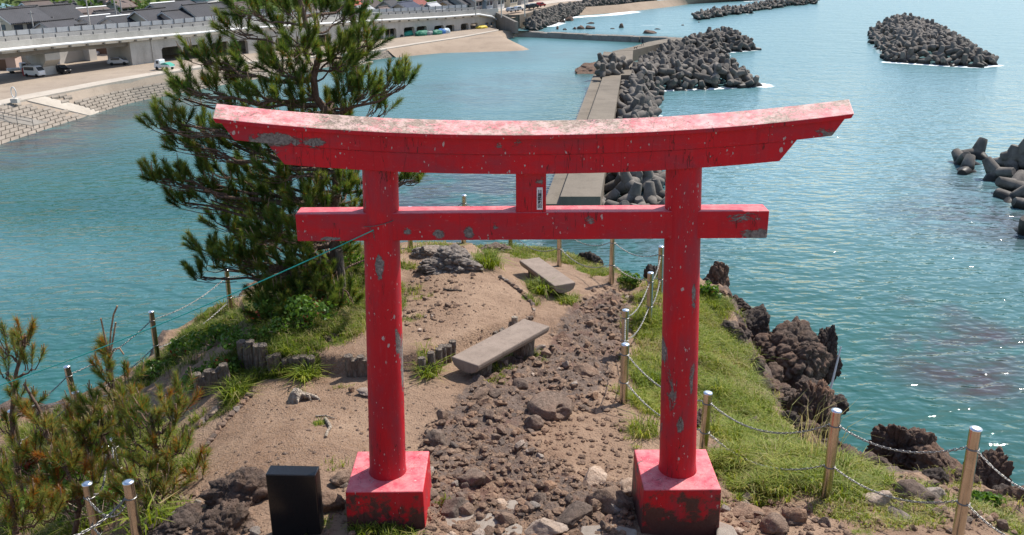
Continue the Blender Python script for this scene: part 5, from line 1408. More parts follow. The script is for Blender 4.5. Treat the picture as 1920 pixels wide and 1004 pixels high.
def far_tree(px, py, Y, rad, ht, label, seed, group='trees between and behind the houses'):
    top = at_y(px, py, Y); base = Vector((top.x, top.y, top.z - ht)); rg = random.Random(seed)
    root = empty('tree', base, label, 'tree', group)
    mb = MB(); mb.tube([(0, 0, -2), (.1, 0, ht * .5), (0, .1, ht * .8)], [.3, .2, .08], 6); mb.build('trunk', M['bark'], root)
    cs = [(rg.uniform(-.6, .6) * rad, rg.uniform(-.6, .6) * rad, ht - rad * rg.uniform(.6, 1.3)) for _ in range(7)]
    V, T, rnd = leaf_cloud(cs, [rad * rg.uniform(.45, .7) for _ in cs], 900, .55, .8, seed)
    me = np_mesh('crown', V, T, False, {'rnd': rnd, 'dead': rnd * 0}); me.materials.append(M['far_leaf']); link('crown', me, root)
TREES = [(8, -4, 208, 5.5, 9, 'light green tree at the top left corner'), (28, -2, 214, 5, 9, 'green tree behind the narrow dark-roofed house'), (80, -5, 222, 5, 8, 'bushy tree above the blue-grey gable'), (100, -4, 226, 4.5, 8, 'second bushy tree above the blue-grey gable'), (252, -2, 226, 4, 8, 'tree between brown block and cream-gabled house'), (270, 1, 224, 4, 7, 'light green shrub tree above the cream gable'), (285, -6, 230, 4, 7, 'dark green tree at the top edge by the two-tier roof'), (300, -3, 240, 4, 6, 'small tree behind the two-tier roof'), (418, -4, 226, 5.5, 9, 'broad tree behind the brown timber house'), (438, 4, 222, 4.5, 8, 'tree right beside the pine at the top edge'), (455, 0, 230, 5, 9, 'tree behind the pine top'), (520, 4, 246, 5, 8, 'tree hidden among the pine branches'), (640, -10, 280, 5, 9, 'tree at the top edge right of the pine')]
for k, t in enumerate(TREES): far_tree(*t, seed=50 + k)
# wooded hill closing the town on the left
hx = np.linspace(-260, 30, 60); hy = np.linspace(215, 420, 40); HX, HY = np.meshgrid(hx, hy)
dd = (HX * -.777 + HY * .63) - 196
HZ = 4 + np.clip(dd, 0, None) * .30 + (fbm(np.stack([HX.ravel(), HY.ravel(), HX.ravel() * 0], 1), .03, 3) * 3).reshape(HX.shape) * np.clip(dd / 30, 0, 1)
HZ = np.where(dd < -4, 2.0, HZ)
idx = np.arange(HX.size).reshape(HX.shape); Q = np.stack([idx[:-1, :-1], idx[:-1, 1:], idx[1:, 1:], idx[1:, :-1]], -1).reshape(-1, 4)
Q = Q[(dd.ravel()[Q] > -6).all(1) & (HX.ravel()[Q] < -30).all(1)]
me = np_mesh('town_hill', np.stack([HX.ravel(), HY.ravel(), HZ.ravel()], 1), Q, True)
me.materials.append(plain('hill_soil', (.09, .12, .04), .95, .4, .2, 0, .1, 0, True)); tag(link('town_hill', me), 'green hill rising behind the town', 'hill', kind='structure')
sel = (dd.ravel() > 9) & (HX.ravel() < -20)
cs = np.stack([HX.ravel(), HY.ravel(), HZ.ravel() + 1.5], 1)[sel]
V, T, rnd = leaf_cloud(cs.tolist(), [4.5] * len(cs), 45000, 1.2, .6, 5)
me = np_mesh('hill_wood', V, T, False, {'rnd': rnd, 'dead': rnd * 0}); me.materials.append(M['far_leaf']); tag(link('hill_wood', me), 'far green wood covering the hill behind the town', None, None, 'stuff')

# ------------------------------------------------------------------ rocks
def rock_mesh(name, seed, sub=3, rough=.28, cuts=7, flat=1.0):
    bm = bmesh.new(); bmesh.ops.create_icosphere(bm, subdivisions=sub, radius=1.0)
    co = np.array([tuple(v.co) for v in bm.verts]); rg = np.random.default_rng(seed)
    for k in range(cuts):            # flatten against random planes: broken faces
        nrm = rg.normal(size=3); nrm /= np.linalg.norm(nrm); dd = rg.uniform(.38, .82)
        s = co @ nrm - dd; co = co - np.outer(np.clip(s, 0, None) * .92, nrm)
    co = co * (1 + rough * .9 * fbm(co + seed * 3.7, 1.5, 3, .5, seed)[:, None] + rough * .35 * ridged(co + seed, 4.0, 3, seed)[:, None])
    for v, q in zip(bm.verts, co): v.co = q
    for f in bm.faces: f.smooth = True
    me = bpy.data.meshes.new(name); bm.to_mesh(me); bm.free(); return me
def crag_mesh(name, seed, sub=5, lump=.30):
    """conglomerate outcrop: many boulders grown together"""
    bm = bmesh.new(); bmesh.ops.create_icosphere(bm, subdivisions=sub, radius=1.0)
    co = np.array([tuple(v.co) for v in bm.verts]); rg = np.random.default_rng(seed)
    for k in range(6):
        nrm = rg.normal(size=3); nrm[2] = abs(nrm[2]) * .6; nrm /= np.linalg.norm(nrm)
        s = co @ nrm - rg.uniform(.5, .85); co = co - np.outer(np.clip(s, 0, None) * .8, nrm)
    d1, d2 = worley(co + seed * 2.1, 2.6, seed); e1, e2 = worley(co + seed * 5.1, 6.5, seed + 3)
    g1, g2 = worley(co + seed * 1.1, 15.0, seed + 5)
    k = 1 + lump * .85 * (.6 - d1) - lump * .45 * smooth(.16, .0, d2 - d1) + lump * .36 * (.55 - e1) - lump * .16 * smooth(.14, .0, e2 - e1) + lump * .16 * (.5 - g1) + .24 * fbm(co + seed, 1.3, 3, .5, seed) + .06 * ridged(co, 9, 3, seed)
    co = co * k[:, None]
    for v, q in zip(bm.verts, co): v.co = q
    for f in bm.faces: f.smooth = True
    me = bpy.data.meshes.new(name); bm.to_mesh(me); bm.free(); return me
def rock_obj(name, loc, size, seed, mt, label=None, cat='rock', sub=4, rough=.28, group=None, rz=None):
    me = rock_mesh(name, seed, sub, rough); me.materials.append(mt)
    o = link(name, me, None, loc); o.scale = size; o.rotation_euler = (0, 0, random.uniform(0, 6.3) if rz is None else rz)
    tag(o, label, cat, group); return o
def crag(px, py, D, size, seed, label, rz=0.0, tilt=(0, 0), sub=5, mt='rock_big'):
    if max(size) > .4: sub = 6
    me = crag_mesh('rock_outcrop', seed, sub); me.materials.append(M[mt])
    o = link('rock_outcrop', me, None, at_d(px, py, D)); o.scale = size; o.rotation_euler = (tilt[0], tilt[1], rz)
    tag(o, label, 'rock', 'dark rock outcrops'); return o
crag(1482, 672, 7.0, (.80, .52, .70), 3, 'big dark craggy outcrop rising right of the right pillar', .3)
crag(1405, 612, 6.7, (.40, .36, .40), 4, 'knobby rock on the left shoulder of the big outcrop', 1.0)
crag(1548, 672, 7.15, (.28, .3, .52), 5, 'upright rock at the right end of the big outcrop', .2)
crag(1512, 795, 6.6, (.52, .44, .64), 6, 'dark craggy rock behind the middle fence chain', .9)
crag(1690, 850, 6.15, (.43, .38, .46), 8, 'pointed dark rock between the two nearest right posts', .4)
crag(1765, 885, 5.9, (.34, .28, .26), 9, 'low dark rock at the foot of the nearest right post', 1.6)
crag(1852, 905, 6.1, (.22, .28, .42), 10, 'slanting rock slab right of the nearest right post', .5, (.2, .3))
crag(1905, 960, 5.75, (.4, .35, .28), 11, 'dark boulder in the lower right corner', .1)
crag(1222, 535, 5.95, (.26, .24, .36), 12, 'dark rock sticking up left of the right pillar above the fence', .6)
crag(1345, 535, 6.25, (.3, .3, .42), 13, 'dark rock peeking out right of the right pillar', .8)
crag(1385, 580, 6.6, (.3, .3, .3), 14, 'brown rock on the slope edge above the grass', .8)
crag(1105, 495, 5.72, (.24, .2, .24), 15, 'brown rock beyond the far bench in front of the water', .2)
crag(1225, 720, 5.55, (.22, .2, .2), 16, 'dark rock in the grass left of the right pillar', .2)
crag(1318, 800, 5.35, (.15, .2, .22), 17, 'dark rock right behind the right pillar', .2)
crag(1455, 745, 6.75, (.42, .35, .34), 18, 'brown rock slope below the big outcrop', 1.2)
crag(640, 655, 4.95, (.30, .24, .2), 19, 'mossy grey boulder in the terrace edge left of the left pillar', .3)
p_ = hit(848, 492); crag(848, 492, CAMZ - p_.z - .06, (.55, .42, .24), 20, 'reddish rock mound on the far crest', .2, mt='rock_pale')
p_ = hit(800, 476); crag(800, 476, CAMZ - p_.z - .03, (.30, .25, .16), 29, 'lower rocks left of the reddish mound on the crest', .9, mt='rock_pale')
p_ = hit(930, 470); crag(930, 470, CAMZ - p_.z - .02, (.30, .22, .13), 30, 'low rock among the grass at the right of the crest', .4, mt='rock')
crag(810, 515, 5.3, (.22, .2, .14), 21, 'dark rock on the far left of the crest', .8)
crag(460, 935, 4.72, (.34, .27, .24), 22, 'large dark cracked boulder left of the granite marker', .3)
crag(425, 985, 4.62, (.24, .22, .2), 23, 'rounded brown boulder in front of the cracked boulder', .9)
crag(345, 985, 4.75, (.27, .22, .17), 24, 'jagged rocks left of the rounded boulder', .1)
crag(300, 1000, 4.95, (.18, .2, .14), 25, 'small rock at the lower edge right of the shiny post', .5)
crag(290, 775, 6.5, (.3, .3, .2), 26, 'rock below the left fence at the water side', .4); crag(60, 790, 7.0, (.6, .3, .25), 27, 'low rocks on the shore edge at far left', .4); crag(180, 775, 6.9, (.4, .3, .2), 28, 'shore rocks between the left fence posts', .7)
CV = []
for k in range(6):
    me = crag_mesh('edge_rock', 120 + k, 4); me.materials.append(M['rock_big']); CV.append(me)
for k, (px, py, D, s_) in enumerate([(1352, 575, 6.5, .16), (1372, 615, 6.65, .14), (1398, 655, 6.75, .17), (1420, 690, 6.8, .15), (1445, 700, 6.9, .2), (1440, 735, 6.75, .13), (1462, 775, 6.65, .18), (1480, 815, 6.4, .14), (1500, 845, 6.2, .16), (1535, 850, 6.1, .17), (1560, 870, 5.95, .15), (1590, 880, 5.85, .13), (1620, 885, 5.75, .15), (1470, 690, 7.1, .22), (1520, 730, 7.1, .24), (1570, 760, 7.0, .18), (1650, 880, 5.8, .14), (1815, 910, 5.9, .16), (1880, 935, 5.8, .16), (1600, 905, 5.5, .09), (1290, 520, 6.1, .14), (1265, 528, 5.95, .12)]):
    o = link('edge_rock', CV[k % 6], None, at_d(px, py, D)); o.scale = (s_ * 1.2, s_, s_ * .9); o.rotation_euler = (0, 0, k * 1.7); tag(o, 'dark knobbly rock along the grassy edge of the right-hand cliff', 'rock', 'rocks along the right-hand cliff edge')
rg4 = random.Random(41); EP = [Vector((x, y, 0)) for (x, y), q in zip(OUTLINE, OUT_PX) if q[0] >= 1300]
EL = length(EP)
for k in range(74):
    s_ = rg4.uniform(0, EL * .86); q = along(EP, s_); t_ = (along(EP, min(EL, s_ + .1)) - along(EP, max(0, s_ - .1))).normalized(); nrm_ = Vector((-t_.y, t_.x, 0))
    if nrm_.x < 0: nrm_ = -nrm_
    q = q + nrm_ * rg4.uniform(-.25, .5); z_ = ground(q.x, q.y); r_ = rg4.uniform(.06, .17) * (1.25 if rg4.random() < .2 else 1)
    o = link('edge_rock', CV[k % 6], None, Vector((q.x, q.y, z_ + r_ * .15))); o.scale = (r_ * rg4.uniform(.9, 1.4), r_ * rg4.uniform(.8, 1.2), r_ * rg4.uniform(.7, 1.0)); o.rotation_euler = (rg4.uniform(-.4, .4), rg4.uniform(-.4, .4), rg4.uniform(0, 6.3)); tag(o, 'dark knobbly rock along the grassy edge of the right-hand cliff', 'rock', 'rocks along the right-hand cliff edge')
# boulder with a hollow on the path
bl = rock_mesh('boulder', 77, 5, .07, 1); co = np.array([tuple(v.co) for v in bl.vertices])
hp = np.array((.50, -.78, .18)); dh = np.linalg.norm((co - hp) * np.array((1.15, .6, .9)), axis=1); co *= (1 - .38 * smooth(.40, .26, dh))[:, None]
bl.vertices.foreach_set('co', co.ravel().astype(np.float32)); bl.materials.append(M['rock']); bl.update()
p = hit(1032, 778); o = link('boulder', bl, None, p + Vector((0, 0.08, .05))); o.scale = (.245, .22, .16); o.rotation_euler = (0, 0, .05); tag(o, 'smooth pale boulder with a round hollow lying on the path', 'boulder')
NAMED = [  # px, py, size, mat, label
    (885, 905, (.15, .13, .11), 'rock', 'blocky brown boulder inside the gate near the left plinth'), (1180, 925, (.12, .1, .1), 'rock_pale', 'pale angular stone left of the right plinth'), (1145, 950, (.20, .15, .13), 'rock', 'rounded brown boulder at the foot of the right plinth'), (850, 958, (.14, .12, .09), 'rock', 'flat brown stone beside the left plinth'),
    (900, 745, (.14, .1, .08), 'rock', 'flat dark stone in the shadow of the near bench'), (925, 740, (.1, .08, .09), 'rock', 'dark pointed stone by the bench shadow'), (1075, 975, (.17, .14, .1), 'rock', 'brown rock low between the plinths'), (1020, 1000, (.18, .15, .1), 'rock_pale', 'pale split rock at the lower edge between the plinths'), (1115, 905, (.14, .12, .1), 'rock_pale', 'tan angular boulder in the middle of the gateway'),
    (1000, 800, (.1, .08, .09), 'rock', 'small pointed stone below the hollow boulder'), (820, 830, (.14, .11, .1), 'rock', 'dark stone beside the left pillar foot'), (830, 790, (.1, .09, .1), 'rock', 'dark upright stone at the left edge of the rubble'), (1100, 700, (.18, .12, .07), 'rock', 'flat cracked slab on the path below the right fence'),
    (1640, 945, (.16, .13, .11), 'rock_pale', 'pale angular stone left of the nearest right post'), (1710, 930, (.26, .18, .14), 'rock', 'large grey slab behind the nearest right post'), (1680, 975, (.15, .12, .09), 'rock_pale', 'flat pale stone low beside the nearest right post'), (1745, 935, (.13, .11, .11), 'rock_pale', 'square pale stone at the post foot'), (1490, 975, (.13, .1, .1), 'rock', 'rounded stone on bare soil right of the right plinth'), (1400, 965, (.17, .13, .08), 'rock', 'low grey stones right of the right plinth'), (1450, 995, (.14, .11, .1), 'rock', 'brown stone at the lower edge right of the right plinth'),
    (560, 985, (.1, .09, .08), 'rock_pale', 'pale stone at the foot of the granite marker'), (625, 950, (.17, .12, .1), 'rock', 'long grey stone between marker and left plinth'), (640, 905, (.12, .1, .08), 'rock', 'brown stones behind the left plinth'), (775, 905, (.12, .1, .08), 'rock', 'brown stone touching the right side of the left plinth'), (800, 935, (.1, .1, .07), 'rock', 'low brown stone right of the left plinth'), (1410, 800, (.2, .1, .1), 'rock', 'flat stone slab lying in the grass behind the fence'), (1335, 850, (.14, .12, .1), 'rock', 'dark stone by the third right post'), (690, 740, (.14, .1, .05), 'rock_pale', 'pale flat rock by the terrace foot'), (660, 735, (.04, .04, .05), 'rock', 'small dark stone by the terrace foot')]
for k, (px, py, sz, mt, lb) in enumerate(NAMED):
    p = hit(px, py)
    rock_obj('rock', p + Vector((0, 0, sz[2] * .35)), sz, 200 + k, M[mt], lb, 'rock', 4)
# loose rubble: individuals first, grit after
VAR = []
for k in range(14):
    me = rock_mesh('rubble_rock', 400 + k, 2, .2, 16); me.materials.append(M['rock'] if k % 9 else M['rock_pale']); VAR.append(me)
    me.polygons.foreach_set('use_smooth', [False] * len(me.polygons))
def px_scatter(poly, n, seed):
    rg = np.random.default_rng(seed); P = np.array(poly); out = []
    while len(out) < n:
        x = rg.uniform(P[:, 0].min(), P[:, 0].max(), n); y = rg.uniform(P[:, 1].min(), P[:, 1].max(), n)
        s = poly_sd(x, y, poly); out += [(a, b) for a, b, c in zip(x, y, s) if c > 0]
    return out[:n]
RUBBLE = [(RUB_PX, 150, .035, .10, 'brown rubble rock on the stony path through the gate', 'rubble on the path'), ([(610, 1003), (640, 890), (700, 860), (820, 850), (820, 1003)], 22, .03, .08, 'brown rubble rock round the left plinth', 'rubble round the left plinth'),
          ([(1355, 1003), (1350, 930), (1450, 940), (1560, 960), (1600, 1003)], 22, .03, .08, 'brown rubble rock on the soil right of the right plinth', 'rubble right of the right plinth'), ([(1590, 930), (1680, 880), (1800, 920), (1900, 960), (1910, 1003), (1620, 1003)], 26, .03, .09, 'brown rubble rock round the nearest right post', 'rubble round the nearest right post'),
          ([(290, 1003), (330, 930), (420, 900), (500, 990), (500, 1003)], 22, .03, .09, 'brown rubble rock left of the granite marker', 'rubble left of the granite marker'), ([(750, 600), (770, 480), (870, 460), (900, 520), (800, 640)], 26, .025, .07, 'brown rubble rock on the terrace behind the left pillar', 'rubble on the terrace'),
          ([(1080, 560), (1130, 530), (1240, 560), (1190, 640), (1100, 620)], 22, .03, .08, 'brown rubble rock by the right fence behind the benches', 'rubble by the right fence')]
for k, (poly, n, s0, s1, lb, gr) in enumerate(RUBBLE):
    for x, y in px_scatter(poly, n, 900 + k):
        p = hit(x, y)
        if p is None or abs(p.y - YT) < .5 and (abs(p.x - shaft[0][0].x) < .45 or abs(p.x - shaft[1][0].x) < .45): continue
        s = s0 + (s1 - s0) * random.random() ** 2.2; o = link('rubble_rock', random.choice(VAR), None, p + Vector((0, 0, s * .22)))
        o.scale = (s * random.uniform(.8, 1.4), s * random.uniform(.8, 1.3), s * random.uniform(.55, .9)); o.rotation_euler = (random.uniform(-.4, .4), random.uniform(-.4, .4), random.uniform(0, 6.3)); tag(o, lb, 'rock', gr)
def grit(name, polys, label, s0, s1, seed):
    rg = np.random.default_rng(seed); bm = bmesh.new(); bmesh.ops.create_icosphere(bm, subdivisions=1, radius=1); base = np.array([tuple(v.co) for v in bm.verts]); fs = np.array([[v.index for v in f.verts] for f in bm.faces]); bm.free()
    Vs = []; Fs = []; b = 0
    for poly, n in polys:
        for x, y in px_scatter(poly, n, seed + n):
            p = hit(x, y)
            if p is None: continue
            s = s0 + (s1 - s0) * rg.random() ** 3
            q = base * (1 + rg.uniform(-.3, .3, (len(base), 1))) * (s * rg.uniform(.7, 1.4), s * rg.uniform(.7, 1.4), s * rg.uniform(.5, .9))
            a = rg.uniform(0, 6.3); c_, s_ = math.cos(a), math.sin(a); q = np.stack([q[:, 0] * c_ - q[:, 1] * s_, q[:, 0] * s_ + q[:, 1] * c_, q[:, 2]], 1)
            Vs.append(q + np.array((p.x, p.y, p.z + s * .2))); Fs.append(fs + b); b += len(base)
    me = np_mesh(name, np.concatenate(Vs), np.concatenate(Fs), False); me.materials.append(M['rock']); tag(link(name, me), label, None, None, 'stuff')
grit('path_gravel', [(RUB_PX, 2300), (RUBBLE[1][0], 220), (RUBBLE[2][0], 260), (RUBBLE[3][0], 300), (RUBBLE[4][0], 200), (RUBBLE[5][0], 300), (RUBBLE[6][0], 250), ([(1000, 880), (1010, 790), (1160, 730), (1190, 900)], 350)], 'small brown stones and gravel strewn over the path', .008, .042, 31)
grit('dirt_pebbles', [([(360, 900), (480, 720), (690, 720), (840, 700), (860, 740), (780, 850), (640, 880), (480, 900)], 420), ([(760, 640), (780, 540), (950, 520), (990, 590), (930, 630), (800, 680)], 260)], 'scattered pebbles on the trodden dirt', .005, .022, 57)
def litter(name, polys, label, seed):
    rg = np.random.default_rng(seed); V = []
    for poly, n in polys:
        for x, y in px_scatter(poly, n, seed + n):
            p = hit(x, y)
            if p is None: continue
            a = rg.uniform(0, 6.3); l = rg.uniform(.02, .07); d = np.array((math.cos(a), math.sin(a), rg.uniform(-.1, .15))); s = np.array((-d[1], d[0], 0)) * .0022; q = np.array((p.x, p.y, p.z + .006)); V += [q - s, q + s, q + d * l]
    V = np.array(V); T = np.arange(len(V)).reshape(-1, 3); r_ = np.repeat(rg.random(len(T)), 3)
    me = np_mesh(name, V, T, False, {'rnd': r_, 'dead': r_ * .3 + .7}); me.materials.append(M['litter']); tag(link(name, me), label, None, None, 'stuff')
M['litter'] = leaf_mat('needle_litter', [(.20, .12, .06), (.34, .24, .14), (.12, .08, .05)], (.26, .15, .08), .1)
litter('needle_litter', [([(370, 890), (440, 760), (500, 715), (690, 715), (690, 860), (600, 880), (480, 900)], 1500), ([(250, 740), (400, 640), (600, 560), (680, 620), (640, 700), (440, 740)], 1200), ([(760, 690), (780, 540), (950, 520), (990, 590), (930, 640), (850, 680)], 900), (RUB_PX, 700)], 'dry pine needles and stalks lying on the dirt', 91)
# flat aggregate steps at the lower edge
for px, py, D, pts, lb in ((900, 985, 4.545, [(808, 975), (850, 955), (930, 962), (980, 985), (975, 1030), (790, 1040)], 'flat aggregate paving stone at the lower edge beside the left plinth'), (975, 952, 4.60, [(925, 945), (960, 936), (1005, 940), (1010, 962), (950, 966), (925, 958)], 'small flat aggregate stone behind the larger one'), (1130, 1000, 4.56, [(1090, 985), (1150, 982), (1195, 992), (1190, 1030), (1080, 1030)], 'flat aggregate paving stone at the lower edge beside the right plinth'), (1370, 990, 4.55, [(1345, 975), (1375, 985), (1400, 1030), (1340, 1040)], 'flat aggregate stone leaning on the right side of the right plinth')):
    P = [at_d(x, y, D) for x, y in pts]; c = sum(P, Vector()) / len(P)
    mb = MB(); mb.prism([p_ - c - Vector((0, 0, .22)) for p_ in P], (0, 0, .22)); o = mb.build('paving_stone', M['pad'], None, c); fix_normals(o); tag(o, lb, 'paving stone', 'paving stones at the gate')
    bv = o.modifiers.new('bevel', 'BEVEL'); bv.width = .02; bv.segments = 3

# ------------------------------------------------------------------ benches
def bench(cs, D, label, legs):
    """four top corners of the slab as pixels, at a level below the eye"""
    P = [at_d(x, y, D) for x, y in cs]           # near-left, near-right, far-right, far-left
    c = sum(P, Vector()) / 4; ax = ((P[2] + P[3]) / 2 - (P[0] + P[1]) / 2); L = ax.length; ax.normalize(); sd = Vector((ax.y, -ax.x, 0))
    W_ = (((P[1] - P[0]).dot(sd)) + ((P[2] - P[3]).dot(sd))) / 2; W_ = abs(W_)
    zg = ground(c.x, c.y)
    root = empty('bench', Vector((c.x, c.y, zg)), label, 'bench', 'half-log concrete benches')
    o0 = root.location
    mb = MB(); th = .15
    prof = [(-W_ / 2, 0), (W_ / 2, 0), (W_ / 2 * 1.0, -th * .28), (W_ / 2 * .84, -th * .68), (W_ / 2 * .45, -th * .95), (0, -th), (-W_ / 2 * .45, -th * .95), (-W_ / 2 * .84, -th * .68), (-W_ / 2, -th * .28)]
    st = c - ax * L / 2 - o0
    mb.prism([st + sd * a + EZ * b for a, b in prof], ax * L); o = mb.build('seat', M['bench'], root); fix_normals(o)
    bv = o.modifiers.new('bevel', 'BEVEL'); bv.width = .014; bv.segments = 2
    for f in legs:
        q = c + ax * L * f - o0; zt = q.z - th * .8
        zb = ground(q.x + o0.x, q.y + o0.y) - o0.z - .12
        pts = [Vector((q.x, q.y, zb + (zt - zb) * k / 4)) for k in range(5)]
        mb = MB(); mb.tube(pts, [W_ * .36, W_ * .34, W_ * .33, W_ * .34, W_ * .36], 20); mb.build('leg', M['benchleg'], root)
    return root
bench([(849, 668), (893, 687), (1031, 612), (983, 597)], 4.72, 'half-log concrete bench nearer the gate at the terrace corner', (-.30, .30))
bench([(1040, 537), (1079, 529), (1010, 482), (974, 488)], 5.08, 'half-log concrete bench farther up the path with grass at its legs', (-.30, .30))

# ------------------------------------------------------------------ log edging of the terrace
def palisade(line, n, hgt, r, label):
    """a row of short upright logs between two pixels"""
    root = None
    P = [hit(x, y) for x, y in line]; tot = length(P)
    root = empty('log_edging', P[0], label, 'log edging', 'log edging of the terrace')
    for k in range(n):
        q = along(P, tot * (k + .5) / n) - P[0]; g = ground(q.x + P[0].x, q.y + P[0].y) - P[0].z
        h = hgt * random.uniform(.82, 1.1); rr_ = r * random.uniform(.88, 1.08)
        lean = Vector((random.uniform(-.02, .02), random.uniform(-.03, .01), 0))
        mb = MB(); mb.tube([Vector((q.x, q.y, g - .15)), Vector((q.x, q.y, g + h * .5)) + lean * .5, Vector((q.x, q.y, g + h)) + lean], [rr_ * 1.03, rr_, rr_ * .97], 12)
        mb.build('log', M['log'], root)
palisade([(785, 704), (815, 695), (852, 672)], 6, .24, .05, 'log edging between left pillar and near bench')
palisade([(652, 703), (705, 703)], 5, .24, .055, 'log edging just left of the left pillar')
palisade([(505, 693), (545, 693), (590, 689)], 7, .18, .055, 'overgrown log edging under the grass tuft')
palisade([(452, 680), (500, 678)], 5, .28, .06, 'shaded log edging at the terrace corner')
palisade([(370, 738), (432, 722)], 6, .28, .06, 'dark log edging in the pine shade at left')
palisade([(925, 632), (945, 622)], 4, .06, .03, 'low stub edging behind the near bench')
p = hit(965, 612); mb = MB(); mb.tube([(0, 0, -.1), (0, 0, .14)], .045, 12); o = mb.build('stake', M['driftwood'], None, p); tag(o, 'short pale stake standing behind the near bench', 'stake')
def edging(pxs, n, size, label, mt='rock'):
    P = [hit(x, y) for x, y in pxs]; tot = length(P); root = empty('stone_edging', P[0], label, 'stone edging', 'stone edging lines')
    for k in range(n):
        q = along(P, tot * (k + .5) / n); g = ground(q.x, q.y)
        o = link('stone', random.choice(VAR), root, Vector((q.x, q.y, g + size * .25)) - P[0]); s = size * random.uniform(.8, 1.15)
        t = along(P, min(tot, tot * (k + .6) / n)) - q; o.scale = (s * 1.25, s, s * .8); o.rotation_euler = (0, 0, math.atan2(t.y, t.x))
edging([(935, 520), (955, 532), (980, 552), (996, 570), (1001, 585), (995, 598), (975, 608)], 26, .05, 'curved line of small edging stones round the dirt terrace')
edging([(388, 838), (420, 795), (450, 765), (478, 735)], 15, .055, 'line of pale edging stones along the dirt path at left')
edging([(372, 800), (398, 778), (425, 752)], 9, .055, 'second line of edging stones in the pine shade at left')
# stump and roots
p = hit(562, 748); root = empty('tree_stump', p, 'cut grey tree stump with split roots on the dirt', 'tree stump')
mb = MB(); mb.tube([(-.05, 0, -.05), (-.03, .0, .03), (.0, .0, .08), (.01, 0, .085)], [.10, .085, .08, .05], 16)
mb.build('stump', M['driftwood'], root)
for a, b in (((.04, -.03, .07), (.15, -.07, .0)), ((-.04, -.05, .05), (.0, -.13, .0)), ((.05, .02, .05), (.30, -.10, -.012))):
    m_ = Vector(a).lerp(Vector(b), .5) + Vector((.02, 0, .02)); mb = MB(); mb.tube([a, m_, b], [.03, .024, .008], 8); mb.build('root', M['driftwood'], root)
def stick(name, pts, r0, r1, label, cat, mt='driftwood', lift=.015):
    P = [hit(x, y) + Vector((0, 0, lift)) for x, y in pts]; o0 = P[0]; mb = MB(); n = len(P)
    mb.tube([q - o0 for q in P], [r0 + (r1 - r0) * k / (n - 1) for k in range(n)], 8); o = mb.build(name, M[mt], None, o0); tag(o, label, cat); return o
stick('exposed_root', [(610, 788), (616, 796), (620, 803), (614, 812), (611, 822)], .022, .014, 'pale exposed root bending over the dirt', 'root')
stick('exposed_root', [(592, 783), (610, 782), (628, 787)], .012, .006, 'thin root running across the dirt to the bent one', 'root')
stick('exposed_root', [(832, 545), (848, 546), (866, 547)], .018, .01, 'dark root lying on the terrace dirt', 'root', 'log')
stick('dead_branch', [(1400, 848), (1440, 852), (1480, 866), (1500, 880)], .014, .005, 'dead branch lying in the grass behind the middle right post', 'branch', 'twig', .05)

# sea rocks off the far revetment
for k, (px, py, sx_, sy_, sz_, lb) in enumerate(((1045, 56, 2, 2, 2.4, 'thin dark sea rock nearest the far revetment'), (1059, 57, 3.4, 2, 1.6, 'low sea rock behind the jetty'), (1078, 56, 3.6, 2, 1.9, 'small rounded sea rock left of the pair'), (1088, 55.5, 6, 3, 2.4, 'rounded sea rock of the pair behind the jetty'), (1104, 55, 9, 4, 3.2, 'pointed sea rock of the pair behind the jetty'), (1108, 45.5, 7, 3, 1.3, 'flat sea rocks farther out'), (1165, 53, 3.2, 2.4, 3.2, 'stubby dark sea rock alone off the beach'), (1149, 55, 4, 2, .8, 'nearly drowned sea rock'), (1219, 63.5, 9.5, 4, 3.4, 'large dark sea rock behind the jetty end'), (1234, 56, 5, 2, 1.0, 'low sea rock right of the large dark one'), (1280, 48.5, 3, 2, .8, 'tiny sea rock far right'), (1311, 43, 2, 2, .9, 'tiny sea rock beside the far bar'), (1055, 43, 8, 4, 3, 'dark rock cluster at the foot of the revetment'), (1068, 40, 7, 4, 3.6, 'tall dark rock at the foot of the revetment'))):
    rock_obj('sea_rock', at_z(px, py, -.1), (sx_ * .22, sy_ * .35, sz_ * .42), 600 + k, M['rock_big'], lb, 'rock', 3, .25, 'rocks in the sea', 0.0)
crag_o = rock_obj('rubble_bank', at_z(1114, 133, .0), (3.0, 7.0, 1.5), 650, M['rock_big'], 'brown rubble bank on the bay side of the breakwater', 'rock', 5, .4, None, -.3)

# ------------------------------------------------------------------ chain fences
def link_proto(L=.040, W_=.024, r=.0042, seg=10, n=5):
    vs = []; fs = []
    for i in range(seg):
        a = 2 * math.pi * i / seg; x = math.cos(a) * (W_ / 2 - r); y = math.sin(a) * (W_ / 2 - r) + (L - W_) / 2 * (1 if math.sin(a) >= 0 else -1)
        rad = Vector((math.cos(a), math.sin(a), 0))
        for k in range(n):
            b = 2 * math.pi * k / n; vs.append((x + rad.x * math.cos(b) * r, y + rad.y * math.cos(b) * r, math.sin(b) * r))
    for i in range(seg):
        for k in range(n):
            i2, k2 = (i + 1) % seg, (k + 1) % n; fs.append((i * n + k, i2 * n + k, i2 * n + k2, i * n + k2))
    return np.array(vs), np.array(fs)
LV, LF = link_proto()
def chain_curve(a, b, sag, n=40):
    return [a.lerp(b, k / n) + Vector((0, 0, -4 * sag * (k / n) * (1 - k / n))) for k in range(n + 1)]
